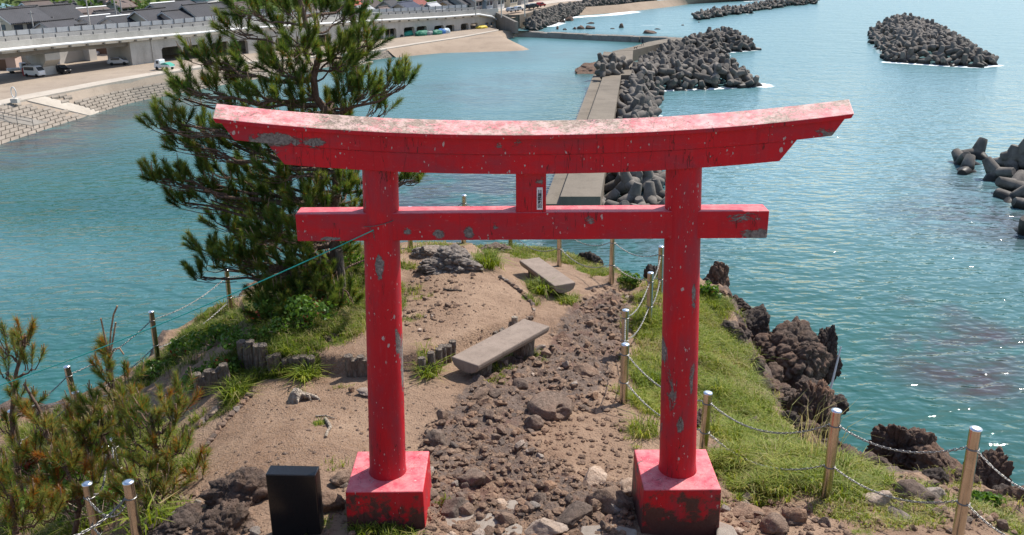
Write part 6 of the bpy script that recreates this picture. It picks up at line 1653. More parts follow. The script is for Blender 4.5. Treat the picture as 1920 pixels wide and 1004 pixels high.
def chain(name, a, b, sag, parent, pitch=.030, scale=1.0):
    P = chain_curve(a, b, sag); L = length(P); n = max(4, int(L / (pitch * scale))); V = []; Fq = []; o0 = parent.location
    for k in range(n):
        s = L * (k + .5) / n; p = along(P, s); t = (along(P, min(L, s + .02)) - along(P, max(0, s - .02))).normalized()
        ref = EZ if abs(t.z) < .9 else Vector((1, 0, 0)); x = t.cross(ref).normalized(); z = x.cross(t)
        if k % 2: x, z = z, -x
        th = random.uniform(-.35, .35); x2 = x * math.cos(th) + z * math.sin(th); z2 = z * math.cos(th) - x * math.sin(th)
        Mx = np.array([[x2.x, t.x, z2.x], [x2.y, t.y, z2.y], [x2.z, t.z, z2.z]]) * scale
        V.append(LV @ Mx.T + np.array(p - o0)); Fq.append(LF + k * len(LV))
    me = np_mesh(name, np.concatenate(V), np.concatenate(Fq), True); me.materials.append(M['chain'])
    o = link(name, me, parent); o['kind'] = 'stuff'; return o
def fence_post(parent, base, top, r=.045, name='post'):
    o0 = parent.location
    mb = MB(); mb.tube([base - o0, top - o0 - (top - base).normalized() * .012], r, 18); o = mb.build(name, M['steel'], parent)
    t = (top - base).normalized()
    mb = MB(); mb.tube([top - o0 - t * .012, top - o0 - t * .003, top - o0 + t * .004], [r * 1.04, r * 1.04, r * .6], 18); mb.build('post_cap', M['steelcap'], o)
    for f in (.86, .47):
        q = base.lerp(top, f) - o0; mb = MB(); mb.tube([q + Vector((r * 1.06 * math.cos(a), r * 1.06 * math.sin(a), 0)) for a in np.linspace(0, 6.283, 13)], .006, 5); mb.build('eye_band', M['chain'], o)
    return base, top
def post_at(parent, bx, by, tx, ty, r=.045, ground_px=None, h=None):
    b = hit(bx, by); y_ = by
    while b is None: y_ += 2; b = hit(bx, y_)
    d = ray(tx, ty); top = CAM + d * (b.y / d.y)
    base = b + Vector((0, 0, -.15)); return fence_post(parent, base, top, r)
def span(parent, p, q, sag=.09, fr=(.86, .47), sc=1.0):
    for f in fr:
        a = p[0].lerp(p[1], f); b = q[0].lerp(q[1], f); u = (b - a).normalized() * .045
        chain('chain', a + u, b - u, sag * (b - a).length, parent, .030, sc)
fr = empty('chain_fence', hit(1548, 940), 'stainless post and chain fence along the right cliff edge', 'fence', 'chain fences')
PR = [post_at(fr, 1792, 1030, 1830, 803), post_at(fr, 1548, 938, 1568.5, 769), post_at(fr, 1318, 850, 1327.5, 736), post_at(fr, 1169, 756, 1172.5, 645), post_at(fr, 1171, 668, 1173, 581), post_at(fr, 1217, 612, 1220, 511), post_at(fr, 1238, 560, 1240, 462), post_at(fr, 1146, 531, 1149.5, 440), post_at(fr, 1048.5, 499, 1049.5, 412), post_at(fr, 957, 462, 958, 389), post_at(fr, 869, 452, 870, 366), post_at(fr, 769, 465, 768, 388)]
far_p = at_y(2010, 915, 5.4); P0 = (far_p - Vector((0, 0, 1.0)), far_p)
chs = [(P0, PR[0], .10), (PR[0], PR[1], .11), (PR[1], PR[2], .13), (PR[2], PR[3], .11), (PR[3], PR[4], .08), (PR[4], PR[5], .09), (PR[5], PR[6], .09), (PR[6], PR[7], .13), (PR[7], PR[8], .13), (PR[8], PR[9], .10), (PR[9], PR[10], .12), (PR[10], PR[11], .12)]
fence_post(fr, P0[0], P0[1])
for a, b, s in chs: span(fr, a, b, s)
fl = empty('chain_fence', hit(297, 685), 'dark stainless post and chain fence along the left slope', 'fence', 'chain fences')
PL = [post_at(fl, 433, 588, 424, 506, .042), post_at(fl, 297, 685, 283, 584, .042), post_at(fl, 150, 790, 125, 687, .045)]
t = at_y(545, 470, PL[0][1].y + 1.6); PLx = (t - Vector((0, 0, .95)), t); fence_post(fl, PLx[0], PLx[1], .042)
t = at_y(20, 770, PL[2][1].y - .6); PLy = (t - Vector((0, 0, .95)), t); fence_post(fl, PLy[0], PLy[1], .045)
span(fl, PLx, PL[0], .05); span(fl, PL[0], PL[1], .05, (.86, .40)); span(fl, PL[1], PL[2], .06, (.86, .45)); span(fl, PL[2], PLy, .05)
fn = empty('chain_fence', hit(250, 1003) or at_d(250, 1003, 5.2), 'short posts with loose bright chains in the lower left corner', 'fence', 'chain fences')
def post_d(parent, tx, ty, D, Hh, r=.045, lean=(0, 0)):
    top = at_d(tx, ty, D); base = top + Vector((lean[0], lean[1], -Hh)); return fence_post(parent, base, top, r)
PN = [post_d(fn, 240, 903, 4.25, 1.1), post_d(fn, 163, 906, 4.55, 1.0), post_d(fn, 198, 836, 5.0, .9), post_d(fn, 141, 735, 5.75, .8), post_d(fn, 213, 822, 5.2, .7, .04)]
t = at_d(120, 1012, 4.45); chain('chain', PN[0][1] + Vector((-.04, 0, -.16)), t, .06, fn, .030, 1.25)
chain('chain', PN[1][1] + Vector((0, -.05, -.12)), PN[0][1] + Vector((-.045, 0, -.22)), .16, fn, .030, 1.1)
chain('chain', PN[2][1] + Vector((.02, -.05, -.05)), PN[1][1] + Vector((.05, 0, -.12)), .14, fn, .030, 1.1)
chain('chain', PN[4][1] + Vector((0, -.05, .02)), PN[2][1] + Vector((.05, -.02, -.10)), .12, fn, .030, 1.1)
chain('chain', PN[4][1] + Vector((.02, -.05, .0)), PN[4][1] + Vector((.03, -.05, -.42)), .01, fn, .030, 1.1)
chain('chain', PN[1][1] + Vector((0, -.05, -.4)), at_d(205, 1010, 4.6), .05, fn, .030, 1.1)
# teal rope from the pillar to the pines, thin wire in the left fence
a = shaft[0][0].lerp(shaft[0][1], .86) + Vector((-.02, -.15, 0)); a = at_y(700, 432, YT - .16); b = at_y(-20, 730, 7.6)
rp = empty('rope', a, 'thin teal rope stretched from the left pillar to the left edge', 'rope')
P = chain_curve(a, b, .05, 30); mb = MB(); mb.tube([q - a for q in P], .0042, 6); mb.build('strand', M['rope'], rp)
cp = at_y(713, 410, YT); ring = [Vector((cp.x + .146 * math.cos(t_), cp.y + .146 * math.sin(t_), cp.z + .03 * math.cos(t_) - .01)) - a for t_ in np.linspace(0, 6.283, 25)]
mb = MB(); mb.tube(ring, .0028, 6); mb.build('loop', M['postdark'], rp)
a = at_y(215, 738, PL[2][1].y - .2); b = at_y(50, 762, PL[2][1].y - .8); mb = MB(); mb.tube([q - a for q in chain_curve(a, b, .03, 12)], .004, 5); o = mb.build('wire', M['wire'], None, a); tag(o, 'thin white wire strung low along the left fence', 'wire')
# white stick leaning on the big outcrop
a = at_y(1577, 650, 12.2); b = at_y(1556, 735, 12.0); mb = MB(); mb.tube([(0, 0, 0), b - a], [.012, .018], 8); o = mb.build('white_pole', M['pipe'], None, a); tag(o, 'thin white stick leaning against the dark outcrop', 'stick')

# ------------------------------------------------------------------ person on the breakwater
def skin_figure(name, joints, edges, mt, root_i=0, sub=2):
    me = bpy.data.meshes.new(name); me.from_pydata([j[:3] for j in joints], edges, [])
    o = bpy.data.objects.new(name, me); COL.objects.link(o)
    md = o.modifiers.new('skin', 'SKIN'); md.use_smooth_shade = True
    for k, j in enumerate(joints):
        sv = me.skin_vertices[0].data[k]; sv.radius = (j[3], j[3]); sv.use_root = (k == root_i)
    s = o.modifiers.new('sub', 'SUBSURF'); s.levels = s.render_levels = sub
    bpy.context.view_layer.update()
    m2 = bpy.data.meshes.new_from_object(o.evaluated_get(bpy.context.evaluated_depsgraph_get())); bpy.data.objects.remove(o)
    m2.materials.append(mt); return m2
J = [(0, 0, .95, .14), (0, 0, 1.15, .15), (0, 0, 1.38, .16), (0, 0, 1.50, .06), (0, .01, 1.60, .09), (0, .01, 1.70, .085),
     (.17, 0, 1.40, .06), (.24, .06, 1.13, .045), (.24, .16, .92, .035), (.24, .20, .85, .03), (-.17, 0, 1.40, .06), (-.24, -.05, 1.13, .045), (-.24, -.02, .90, .035), (-.24, .0, .83, .03),
     (.09, 0, .88, .10), (.10, .14, .50, .065), (.10, .12, .10, .045), (.10, .24, .03, .035), (-.09, 0, .88, .10), (-.10, -.05, .50, .065), (-.10, -.25, .13, .045), (-.10, -.16, .03, .035)]
ED = [(0, 1), (1, 2), (2, 3), (3, 4), (4, 5), (2, 6), (6, 7), (7, 8), (8, 9), (2, 10), (10, 11), (11, 12), (12, 13), (0, 14), (14, 15), (15, 16), (16, 17), (0, 18), (18, 19), (19, 20), (20, 21)]
me = skin_figure('body', J, ED, plain('dark_clothes', (.035, .04, .06), .8, .2, 5))
pr = empty('person', at_z(1204.5, 87, zhi - .3), 'person in dark clothes walking along the bent arm of the breakwater', 'person'); link('body', me, pr); pr.rotation_euler = (0, 0, R(-60))
Jd = [(0, 0, .42, .12), (.28, 0, .44, .12), (-.25, 0, .42, .10), (.42, 0, .58, .07), (.52, 0, .64, .08), (.66, 0, .60, .045), (-.42, 0, .52, .03), (-.52, 0, .64, .02)]
Ed = [(0, 1), (0, 2), (1, 3), (3, 4), (4, 5), (2, 6), (6, 7)]
for sx_, x, bk in ((.08, .28, 0), (-.08, .28, 0), (.08, -.25, 1), (-.08, -.25, 1)):
    b = len(Jd); Jd += [(x, sx_, .30, .05), (x + (-.06 if bk else .02), sx_, .16, .03), (x + .02, sx_, .02, .03)]; Ed += [(1 if not bk else 2, b), (b, b + 1), (b + 1, b + 2)]
me = skin_figure('dog_body', Jd, Ed, plain('tan_fur', (.30, .20, .13), .9, .2, 5)); dg = empty('dog', at_z(1191.5, 93, zhi), 'small tan dog on the breakwater near the walking person', 'dog'); link('body', me, dg); dg.rotation_euler = (0, 0, R(20))

# ------------------------------------------------------------------ grass
def blades(P, h, width, lean, dry, rg, col0=.45):
    """P n x 3 roots; bent two-piece blades"""
    n = len(P); az = rg.uniform(0, 2 * np.pi, n); d = np.stack([np.cos(az), np.sin(az), np.zeros(n)], 1)
    side = np.stack([-np.sin(az), np.cos(az), np.zeros(n)], 1)
    ll = lean * rg.uniform(.3, 1.4, n)[:, None]; hh = h[:, None]; w2 = (width * rg.uniform(.6, 1.3, n))[:, None]
    up = np.array([0, 0, 1.0])
    m = P + d * hh * ll * .35 + up * hh * .62; t = P + d * hh * ll * 1.05 + up * hh * (1 - .35 * ll)
    V = np.stack([P - side * w2, P + side * w2, m - side * w2 * .75, m + side * w2 * .75, t], 1).reshape(-1, 3)
    b = np.arange(n)[:, None] * 5
    T = np.concatenate([b + [0, 1, 3], b + [0, 3, 2], b + [2, 3, 4]])
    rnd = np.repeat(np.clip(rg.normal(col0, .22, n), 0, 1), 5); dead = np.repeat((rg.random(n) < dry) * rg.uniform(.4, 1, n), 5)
    return V, T, rnd, dead
def grass_object(name, label, sel, dens, seed, col0=.45, hs=1.0, wd=.0038):
    rg = np.random.default_rng(seed); Vs = []; Ts = []; Rs = []; Ds = []; b = 0
    for p, r, dn, h, dry in GRASSW:
        if not sel(p): continue
        n = int(dens * dn * math.pi * r * r)
        # tufts: blades gathered round a few roots
        nt_ = max(3, n // 22); tc = rg.normal(size=(nt_, 2)) * r * .52; k = rg.integers(0, nt_, n)
        xy = tc[k] + rg.normal(size=(n, 2)) * .028; x = p.x + xy[:, 0]; y = p.y + xy[:, 1]; z = groundv(x, y)
        ok = (np.abs(z - p.z) < 1.2) & (groundv(x, y, G_cliff) < .75)
        hh = h * hs * rg.uniform(.45, 1.25, n) * rg.uniform(.7, 1.2, nt_)[k]
        V, T, rn, de = blades(np.stack([x, y, z - .01], 1)[ok], hh[ok], wd, .9, dry, rg, col0)
        rn = np.clip(rn + np.repeat(rg.normal(0, .16, nt_)[k][ok], 5), 0, 1)
        Vs.append(V); Ts.append(T + b); Rs.append(rn); Ds.append(de); b += len(V)
    me = np_mesh(name, np.concatenate(Vs), np.concatenate(Ts), False, {'rnd': np.concatenate(Rs), 'dead': np.concatenate(Ds)}); me.materials.append(M['grass'])
    tag(link(name, me), label, None, None, 'stuff')
grass_object('slope_grass', 'bright green grass on the cliff slope right of the path', lambda p: p.x > 1.2 and p.y < 14, 5200, 1, .62)
grass_object('crest_grass', 'short grass and tufts on the far crest and round the benches', lambda p: -2.4 < p.x <= 1.2 or (p.x > 1.2 and p.y >= 14), 4200, 2, .45)
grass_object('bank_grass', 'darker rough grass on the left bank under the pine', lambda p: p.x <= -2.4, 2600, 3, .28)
def mask_grass(name, label, poly, n, h0, seed, col0, dry):
    rg = np.random.default_rng(seed); P = [hit(x, y) or at_d(x, y, 5.9) for x, y in poly]; W_ = [(q.x, q.y) for q in P]
    X = rg.uniform(min(q[0] for q in W_), max(q[0] for q in W_), n * 3); Y = rg.uniform(min(q[1] for q in W_), max(q[1] for q in W_), n * 3)
    X += rg.normal(0, .02, n * 3); ok = (poly_sd(X, Y, W_) > 0) & (groundv(X, Y, G_grass) > rg.uniform(.25, .9, n * 3)) & (groundv(X, Y, G_rockm) < .6)
    X, Y = X[ok][:n], Y[ok][:n]; P3 = np.stack([X, Y, X * 0], 1); t = fbm(P3, 3.5, 3, .6, seed)
    V, T, rn, de = blades(np.stack([X, Y, groundv(X, Y) - .01], 1), h0 * np.clip(1 + 1.5 * t, .3, 2.4) * rg.uniform(.5, 1.3, len(X)), .0042, 1.0, dry, rg, col0)
    de = de * np.repeat((fbm(P3 + 4, 1.8, 3, .6, seed + 2) > -.1) * 1.0, 5) + np.repeat((fbm(P3 + 4, 1.8, 3, .6, seed + 2) > .33) * (rg.random(len(X)) < .55) * .8, 5); de = np.clip(de, 0, 1)
    rn = np.clip(rn + np.repeat(fbm(P3 + 9, 1.4, 3, .5, seed + 1) * .45, 5), 0, 1)
    me = np_mesh(name, V, T, False, {'rnd': rn, 'dead': de}); me.materials.append(M['grass']); tag(link(name, me), label, None, None, 'stuff')
mask_grass('slope_turf', 'short green turf covering the right-hand slope', [(1180, 830), (1190, 560), (1250, 510), (1340, 520), (1400, 640), (1460, 740), (1560, 860), (1650, 900), (1620, 960), (1300, 900)], 62000, .135, 51, .60, .14)
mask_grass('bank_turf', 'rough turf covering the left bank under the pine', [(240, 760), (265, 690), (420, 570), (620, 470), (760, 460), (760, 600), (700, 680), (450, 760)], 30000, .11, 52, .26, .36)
mask_grass('crest_turf', 'dry short turf along the far crest', [(750, 455), (1000, 452), (1200, 525), (1160, 550), (940, 480), (780, 490)], 12000, .07, 53, .6, .3)
mask_grass('corner_turf', 'rough turf in the lower left corner', [(0, 780), (330, 790), (370, 900), (280, 1003), (0, 1003)], 26000, .12, 54, .5, .3)
mask_grass('edge_turf', 'thin turf round the nearest right post', [(1580, 890), (1920, 940), (1915, 1003), (1560, 1003)], 9000, .07, 55, .55, .3)
# single tall plants: pampas-like tufts that stand out
def tuft(px, py, n, h, label, seed, dry=.1, wd=.006, lean=1.3, spread=.05, cat='grass tuft'):
    p = hit(px, py); rg = np.random.default_rng(seed); xy = rg.normal(size=(n, 2)) * spread
    V, T, rn, de = blades(np.stack([xy[:, 0], xy[:, 1], np.zeros(n) - .03], 1), h * rg.uniform(.5, 1.1, n), wd, lean, dry, rg, .5)
    me = np_mesh('grass_tuft', V, T, False, {'rnd': rn, 'dead': de}); me.materials.append(M['grass']); o = link('grass_tuft', me, None, p); tag(o, label, cat, 'grass tufts'); return o
tuft(915, 502, 160, .38, 'tall green grass tuft on the terrace left of the far bench', 11, .05)
tuft(1015, 552, 110, .34, 'long-bladed grass tuft against the far bench leg', 12, .05); tuft(1060, 568, 90, .2, 'short grass tuft at the near end of the far bench', 13)
tuft(575, 712, 110, .30, 'grass tuft hanging over the overgrown log edging', 14, .05, .008); tuft(805, 706, 90, .26, 'grass tuft before the logs beside the near bench', 15, .05, .007)
tuft(1450, 885, 150, .34, 'pale arching grass tuft right of the right plinth', 16, .3, .005, 1.8); tuft(1255, 640, 110, .3, 'grass tuft touching the left side of the right pillar', 17, .15); tuft(1405, 690, 80, .32, 'grass tuft high on the slope below the big outcrop', 18, .2); tuft(1575, 905, 170, .30, 'bright grass clump round the foot of the middle right post', 19, .05); tuft(445, 745, 90, .3, 'grass tuft at the foot of the dark log edging', 20, .05, .007)
tuft(280, 1000, 40, .45, 'broad-bladed grass beside the shiny near post', 21, .05, .011, 1.2); tuft(1500, 850, 34, .85, 'dry tall seed stalks behind the middle right post', 22, 1.0, .004, .7, .12, 'dry grass'); tuft(1530, 870, 24, .75, 'second bunch of dry stalks by the middle right post', 23, 1.0, .004, .6, .1, 'dry grass')
# leafy plants
def leafy(name, px, py, n, rad, hgt, size, label, seed, dead=0.0, flat=.7, cat='shrub', group='leafy shrubs'):
    p = hit(px, py); rg = random.Random(seed); cs = [(rg.uniform(-.7, .7) * rad, rg.uniform(-.6, .6) * rad, hgt * rg.uniform(.25, .8)) for _ in range(9)]
    V, T, rnd = leaf_cloud(cs, [rad * rg.uniform(.3, .5) for _ in cs], n, size, flat, seed)
    r2 = np.random.default_rng(seed); dd_ = np.repeat((r2.random(n) < dead) * r2.uniform(.5, 1, n), 4)
    root = empty(name, p, label, cat, group); me = np_mesh('leaves', V, T, False, {'rnd': rnd, 'dead': dd_}); me.materials.append(M['leaf']); link('leaves', me, root)
    mb = MB()
    for c in cs: mb.tube([(c[0] * .2, c[1] * .2, -.05), (c[0] * .7, c[1] * .7, c[2] * .6), c], [.008, .006, .003], 5)
    mb.build('stems', M['twig'], root)['kind'] = 'stuff'
leafy('leafy_shrub', 130, 905, 700, .30, .35, .06, 'green broad-leaved shrub with red shoots behind the near left posts', 31, .12); leafy('leafy_shrub', 70, 960, 600, .32, .3, .055, 'yellow-green shrub in the lower left corner', 32, .15); leafy('leafy_shrub', 150, 975, 600, .3, .3, .05, 'pale green shrub at the foot of the near left posts', 33, .1); leafy('leafy_shrub', 215, 960, 450, .25, .3, .045, 'small shrub between the near left posts', 34, .2)
leafy('leafy_shrub', 40, 890, 500, .3, .35, .05, 'reddish shrub under the leftmost pine', 35, .45); leafy('leafy_shrub', 1180, 532, 350, .2, .14, .045, 'low rounded green shrub at the far right fence', 36, 0); leafy('leafy_shrub', 1330, 560, 350, .22, .3, .05, 'leafy plant on the edge right of the right pillar', 37, .05); leafy('leafy_shrub', 1835, 945, 260, .14, .12, .05, 'pale green herb right of the nearest right post', 38, 0); leafy('leafy_shrub', 1860, 950, 200, .12, .12, .05, 'second pale green herb right of the nearest right post', 39, 0)
for k_, (px_, py_, r_, lb_) in enumerate(((300, 705, .3, 'dark low bush at the foot of the second left post'), (350, 665, .34, 'dark low bush halfway up the left bank'), (405, 645, .34, 'dark low bush below the upper left post'), (455, 655, .32, 'dark bush above the shaded log edging'), (420, 700, .3, 'dark bush beside the dark log edging'), (545, 622, .34, 'dark bush on the terrace edge under the pine'), (630, 585, .32, 'dark bush between pine foot and left pillar'), (370, 725, .26, 'dark bush at the lower end of the left bank'))):
    leafy('low_bush', px_, py_, 520, r_, .22, .045, lb_, 140 + k_, .05, .6, 'bush', 'dark bushes on the left bank')
leafy('leafy_shrub', 590, 600, 700, .4, .3, .05, 'dark undergrowth below the big pine', 40, .2); leafy('leafy_shrub', 500, 600, 600, .4, .3, .05, 'dark undergrowth left of the pine trunk', 41, .2); leafy('leafy_shrub', 660, 505, 400, .3, .3, .05, 'undergrowth right of the pine trunk', 42, .1)
# dry twigs in the corner
for k, (px, py) in enumerate(((250, 985), (150, 1000), (180, 985), (215, 1000))):
    p = hit(px, py) or at_d(px, py, 5.3); rg = random.Random(70 + k); mb = MB()
    for j in range(7):
        a = rg.uniform(0, 6.3); l = rg.uniform(.25, .5); e = Vector((math.cos(a) * l * .5, math.sin(a) * l * .5, l * .8)); m_ = e * .5 + Vector((rg.uniform(-.05, .05), rg.uniform(-.05, .05), .05)); mb.tube([(0, 0, -.05), m_, e], [.006, .005, .002], 5)
        for q in range(2): mb.tube([m_, m_ + Vector((rg.uniform(-.15, .15), rg.uniform(-.15, .15), .12))], [.004, .0015], 4)
    o = mb.build('dry_twigs', M['twig'], None, p); tag(o, ['bare dry twigs right of the near left posts', 'bare dry twigs at the lower left edge', 'bare dry twigs between the near left posts', 'bare dry twigs under the loose chain'][k], 'twigs', 'bare dry twigs')

# ------------------------------------------------------------------ pines
def needle_mesh(shoots, per, nl, wd, seed, dead_rate=.03, col0=.42):
    """shoots: (base, direction, length, deadness)"""
    rg = np.random.default_rng(seed); S = np.array([tuple(s[0]) for s in shoots]); Dn = np.array([tuple(s[1].normalized()) for s in shoots]); Ls = np.array([s[2] for s in shoots]); De = np.array([s[3] for s in shoots])
    k = np.repeat(np.arange(len(S)), per); n = len(k)
    t = rg.random(n) ** .65; ax = Dn[k]; r = rg.normal(size=(n, 3)); r -= ax * (r * ax).sum(1)[:, None]; r /= np.linalg.norm(r, axis=1)[:, None]
    th = np.radians(rg.normal(52, 13, n) - 24 * t); d = ax * np.cos(th)[:, None] + r * np.sin(th)[:, None] + np.array([0, 0, .10]); d /= np.linalg.norm(d, axis=1)[:, None]
    p = S[k] + ax * (Ls[k] * t)[:, None]; L = nl * rg.uniform(.7, 1.15, n)
    sd = np.cross(d, rg.normal(size=(n, 3))); sd /= np.linalg.norm(sd, axis=1)[:, None]
    V = np.stack([p - sd * wd / 2, p + sd * wd / 2, p + d * L[:, None]], 1).reshape(-1, 3); T = np.arange(n * 3).reshape(-1, 3)
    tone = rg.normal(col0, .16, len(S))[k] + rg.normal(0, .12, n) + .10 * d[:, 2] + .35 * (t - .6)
    dead = np.where(rg.random(n) < np.maximum(dead_rate, De[k]), rg.uniform(.5, 1, n), 0)
    return V, T, np.repeat(np.clip(tone, 0, 1), 3), np.repeat(dead, 3)
def curved(a, b, sagf, n=6, jit=.03, rg=random):
    out = []
    for k in range(n + 1):
        f = k / n; p = a.lerp(b, f) + Vector((0, 0, -sagf * (b - a).length * math.sin(f * math.pi) * (1 - f * .3)))
        if 0 < k < n: p += Vector((rg.uniform(-jit, jit), rg.uniform(-jit, jit), rg.uniform(-jit, jit)))
        out.append(p)
    return out
def pine(label, trunk, clusters, seed, per=150, nl=.105, wd=.0052, shoot=.24, name='pine_tree', r0=.09, r1=.02, br=.028, cand=.5, dead=.04, col0=.42, group=None, sup=()):
    """trunk: world points; clusters: (world centre, radius, number of shoots)"""
    rg = random.Random(seed); base = trunk[0]; root = empty(name, base, label, 'pine tree', group)
    n = len(trunk); mb = MB(); mb.tube([p - base for p in trunk], [r0 + (r1 - r0) * k / (n - 1) for k in range(n)], 10); mb.build('trunk', M['bark'], root)
    L = length(trunk); S = []; tw = MB(); cd = MB()
    for c, r, ns in clusters:
        # branch leaves the trunk a little lower than the pad it carries
        best = min((( (along(trunk, s) - c).length + max(0, along(trunk, s).z - c.z + .15) * 2.5), s) for s in np.linspace(L * .08, L, 40))[1]
        a = along(trunk, best); P = curved(a, c, .08, 6, .02 + .02 * (c - a).length, rg)
        rb = min(br, .012 + .012 * (c - a).length)
        if (c - a).length > .12:
            mb = MB(); mb.tube([p - base for p in P], [rb * (1 - .65 * k / 6) for k in range(7)], 7); mb.build('branch', M['bark'], root)
        outd = (c - a); outd.z *= .3; outd = outd.normalized() if outd.length > .05 else Vector((rg.uniform(-1, 1), rg.uniform(-1, 1), 0)).normalized()
        for k in range(ns):
            u = Vector((rg.gauss(0, 1), rg.gauss(0, 1), rg.gauss(0, .55))).normalized() * r * rg.uniform(.25, 1.0)
            q = c + u; d = outd * rg.uniform(.1, .6) + u.normalized() * .5 + Vector((0, 0, rg.uniform(.45, 1.35)))
            ln = shoot * rg.uniform(.6, 1.25); d.normalize(); S.append((q - base, d, ln, dead * (4 if rg.random() < .12 else .6)))
            bk = P[rg.choice((3, 4, 5))].lerp(q, .45); tw.tube([bk - base, (bk.lerp(q, .55) + Vector((0, 0, -.03))) - base, q - base, q + d * ln * .9 - base], [.007, .006, .005, .003], 5)
            if rg.random() < cand:
                tip = q + d * ln * .95; up_ = (d * .35 + Vector((0, 0, 1))).normalized()
                for j in range(rg.choice((1, 1, 2, 3))):
                    e = up_ + Vector((rg.uniform(-.22, .22), rg.uniform(-.22, .22), 0)); cd.tube([tip - base, tip + e * shoot * rg.uniform(.3, .75) - base], [.0065, .0045], 5)
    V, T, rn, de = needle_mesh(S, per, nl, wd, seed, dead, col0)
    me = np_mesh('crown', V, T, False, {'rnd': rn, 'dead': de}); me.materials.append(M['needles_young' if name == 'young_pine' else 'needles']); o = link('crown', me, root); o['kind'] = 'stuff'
    o = tw.build('twigs', M['bark'], root); o['kind'] = 'stuff'
    if cd.v: o = cd.build('young_shoots', M['candle'], root); o['kind'] = 'stuff'
    return root
# the big pine behind the gate's left side
foot = hit(630, 538); YP = foot.y
tr_px = [(629, 470), (626, 400), (634, 330), (640, 270), (622, 220), (592, 184), (588, 145), (600, 100), (575, 50), (562, 0), (560, -70), (566, -140)]
trunk = [foot - Vector((0, 0, .15))] + [at_y(x, y, YP - .05 * k) for k, (x, y) in enumerate(tr_px)]
CL = [(470, 25, -.3, .26, 8), (445, 60, -.2, .22, 6), (520, 60, .1, .26, 8), (545, 20, -.2, .24, 8), (600, 25, .2, .24, 7), (560, 90, -.4, .26, 8), (645, 30, .3, .2, 6), (670, 55, .2, .2, 6), (640, 95, .1, .22, 7), (500, -30, .2, .3, 7), (610, -40, 0, .3, 7), (560, -80, .2, .3, 7), (680, -10, .2, .25, 6),
      (385, 115, -.3, .2, 6), (420, 130, -.2, .22, 7), (350, 165, -.4, .16, 4), (400, 175, -.3, .24, 7), (440, 165, 0, .24, 8), (470, 120, .2, .24, 7), (520, 130, -.3, .26, 9), (500, 180, -.5, .26, 8), (550, 150, .3, .24, 8), (590, 120, -.4, .22, 7), (630, 125, -.2, .24, 8), (670, 110, 0, .2, 7), (690, 85, .1, .15, 5), (650, 155, .2, .22, 7), (455, 205, .1, .2, 6), (560, 195, -.4, .22, 7), (610, 205, .2, .2, 6), (345, 185, -.2, .18, 5),
      (660, 165, -.3, .2, 6), (690, 175, -.3, .2, 6), (730, 160, -.3, .18, 6), (760, 160, -.4, .13, 4), (700, 205, .2, .14, 4), (725, 208, .1, .1, 3), (650, 200, -.1, .2, 6),
      (300, 240, -.4, .16, 5), (340, 235, -.2, .2, 6), (375, 245, 0, .2, 6), (345, 275, -.3, .22, 7), (395, 285, -.2, .24, 8), (440, 270, .2, .24, 8), (295, 335, -.4, .15, 5), (330, 345, -.3, .2, 6), (370, 335, -.1, .24, 8), (420, 330, .1, .26, 9), (345, 380, -.2, .18, 6), (395, 375, -.3, .24, 8), (445, 375, -.1, .26, 9), (490, 340, .2, .26, 9), (480, 400, -.3, .26, 9), (420, 425, 0, .24, 8), (530, 360, -.2, .24, 8), (540, 410, .2, .24, 8), (580, 345, .3, .22, 7), (600, 390, -.4, .2, 7), (640, 360, -.4, .2, 7), (665, 385, -.3, .16, 5), (620, 345, .1, .18, 6), (500, 300, .3, .24, 7), (560, 310, .4, .22, 6), (460, 310, .4, .22, 6),
      (765, 340, -.2, .12, 4), (790, 336, -.3, .09, 3), (735, 345, 0, .12, 4), (390, 475, -.1, .2, 7), (430, 480, .1, .2, 6), (375, 520, -.2, .14, 5), (400, 500, .1, .16, 5), (500, 450, -.3, .24, 8), (550, 455, .2, .24, 8), (600, 440, .4, .24, 7), (470, 460, .4, .2, 6), (655, 440, .5, .2, 6), (520, 500, -.3, .24, 8), (570, 505, .1, .26, 8), (610, 500, .5, .22, 7), (480, 515, .2, .2, 6), (650, 490, .4, .22, 6), (530, 545, -.4, .22, 7), (580, 550, -.3, .22, 7), (490, 555, -.2, .18, 6), (665, 410, .4, .18, 5), (710, 470, .5, .2, 5), (660, 525, .3, .16, 5), (480, 440, .6, .3, 9), (540, 480, .7, .3, 9), (590, 420, .7, .3, 9), (500, 380, .7, .3, 8), (550, 430, -.6, .28, 9), (460, 490, -.2, .24, 8), (600, 520, -.4, .24, 8), (560, 540, .3, .26, 8), (640, 470, -.2, .2, 7), (520, 570, -.5, .2, 7), (620, 555, -.5, .18, 6), (660, 340, .5, .2, 6), (455, 245, -.1, .24, 8), (490, 225, .1, .24, 8), (520, 250, -.3, .24, 8), (560, 240, .2, .24, 8), (600, 255, -.3, .22, 7), (640, 235, .2, .2, 7), (480, 275, -.4, .24, 8), (540, 290, -.3, .24, 8), (590, 300, .2, .22, 7), (620, 300, -.4, .2, 6), (520, 330, -.5, .22, 8), (570, 375, -.6, .22, 8), (510, 430, -.6, .24, 8), (450, 405, .5, .24, 8), (590, 460, -.6, .22, 8), (540, 525, .5, .26, 9), (480, 490, .5, .24, 8), (620, 540, .2, .2, 7), (505, 590, -.7, .2, 7), (560, 590, -.7, .24, 8), (612, 580, -.6, .2, 7), (655, 560, -.5, .18, 6), (530, 600, -.3, .2, 7)]
rg_ = random.Random(3)
clus = [(at_y(x, y, YP - .05 + dy * 1.6 + rg_.uniform(-.3, .3)), r * .9, int(n * 1.55)) for x, y, dy, r, n in CL]
pine('big black pine with ragged crown behind the left half of the gate', trunk, clus, 5, 230, .115, .0064, .25, r0=.085, br=.035, cand=.25, dead=.035, col0=.40)
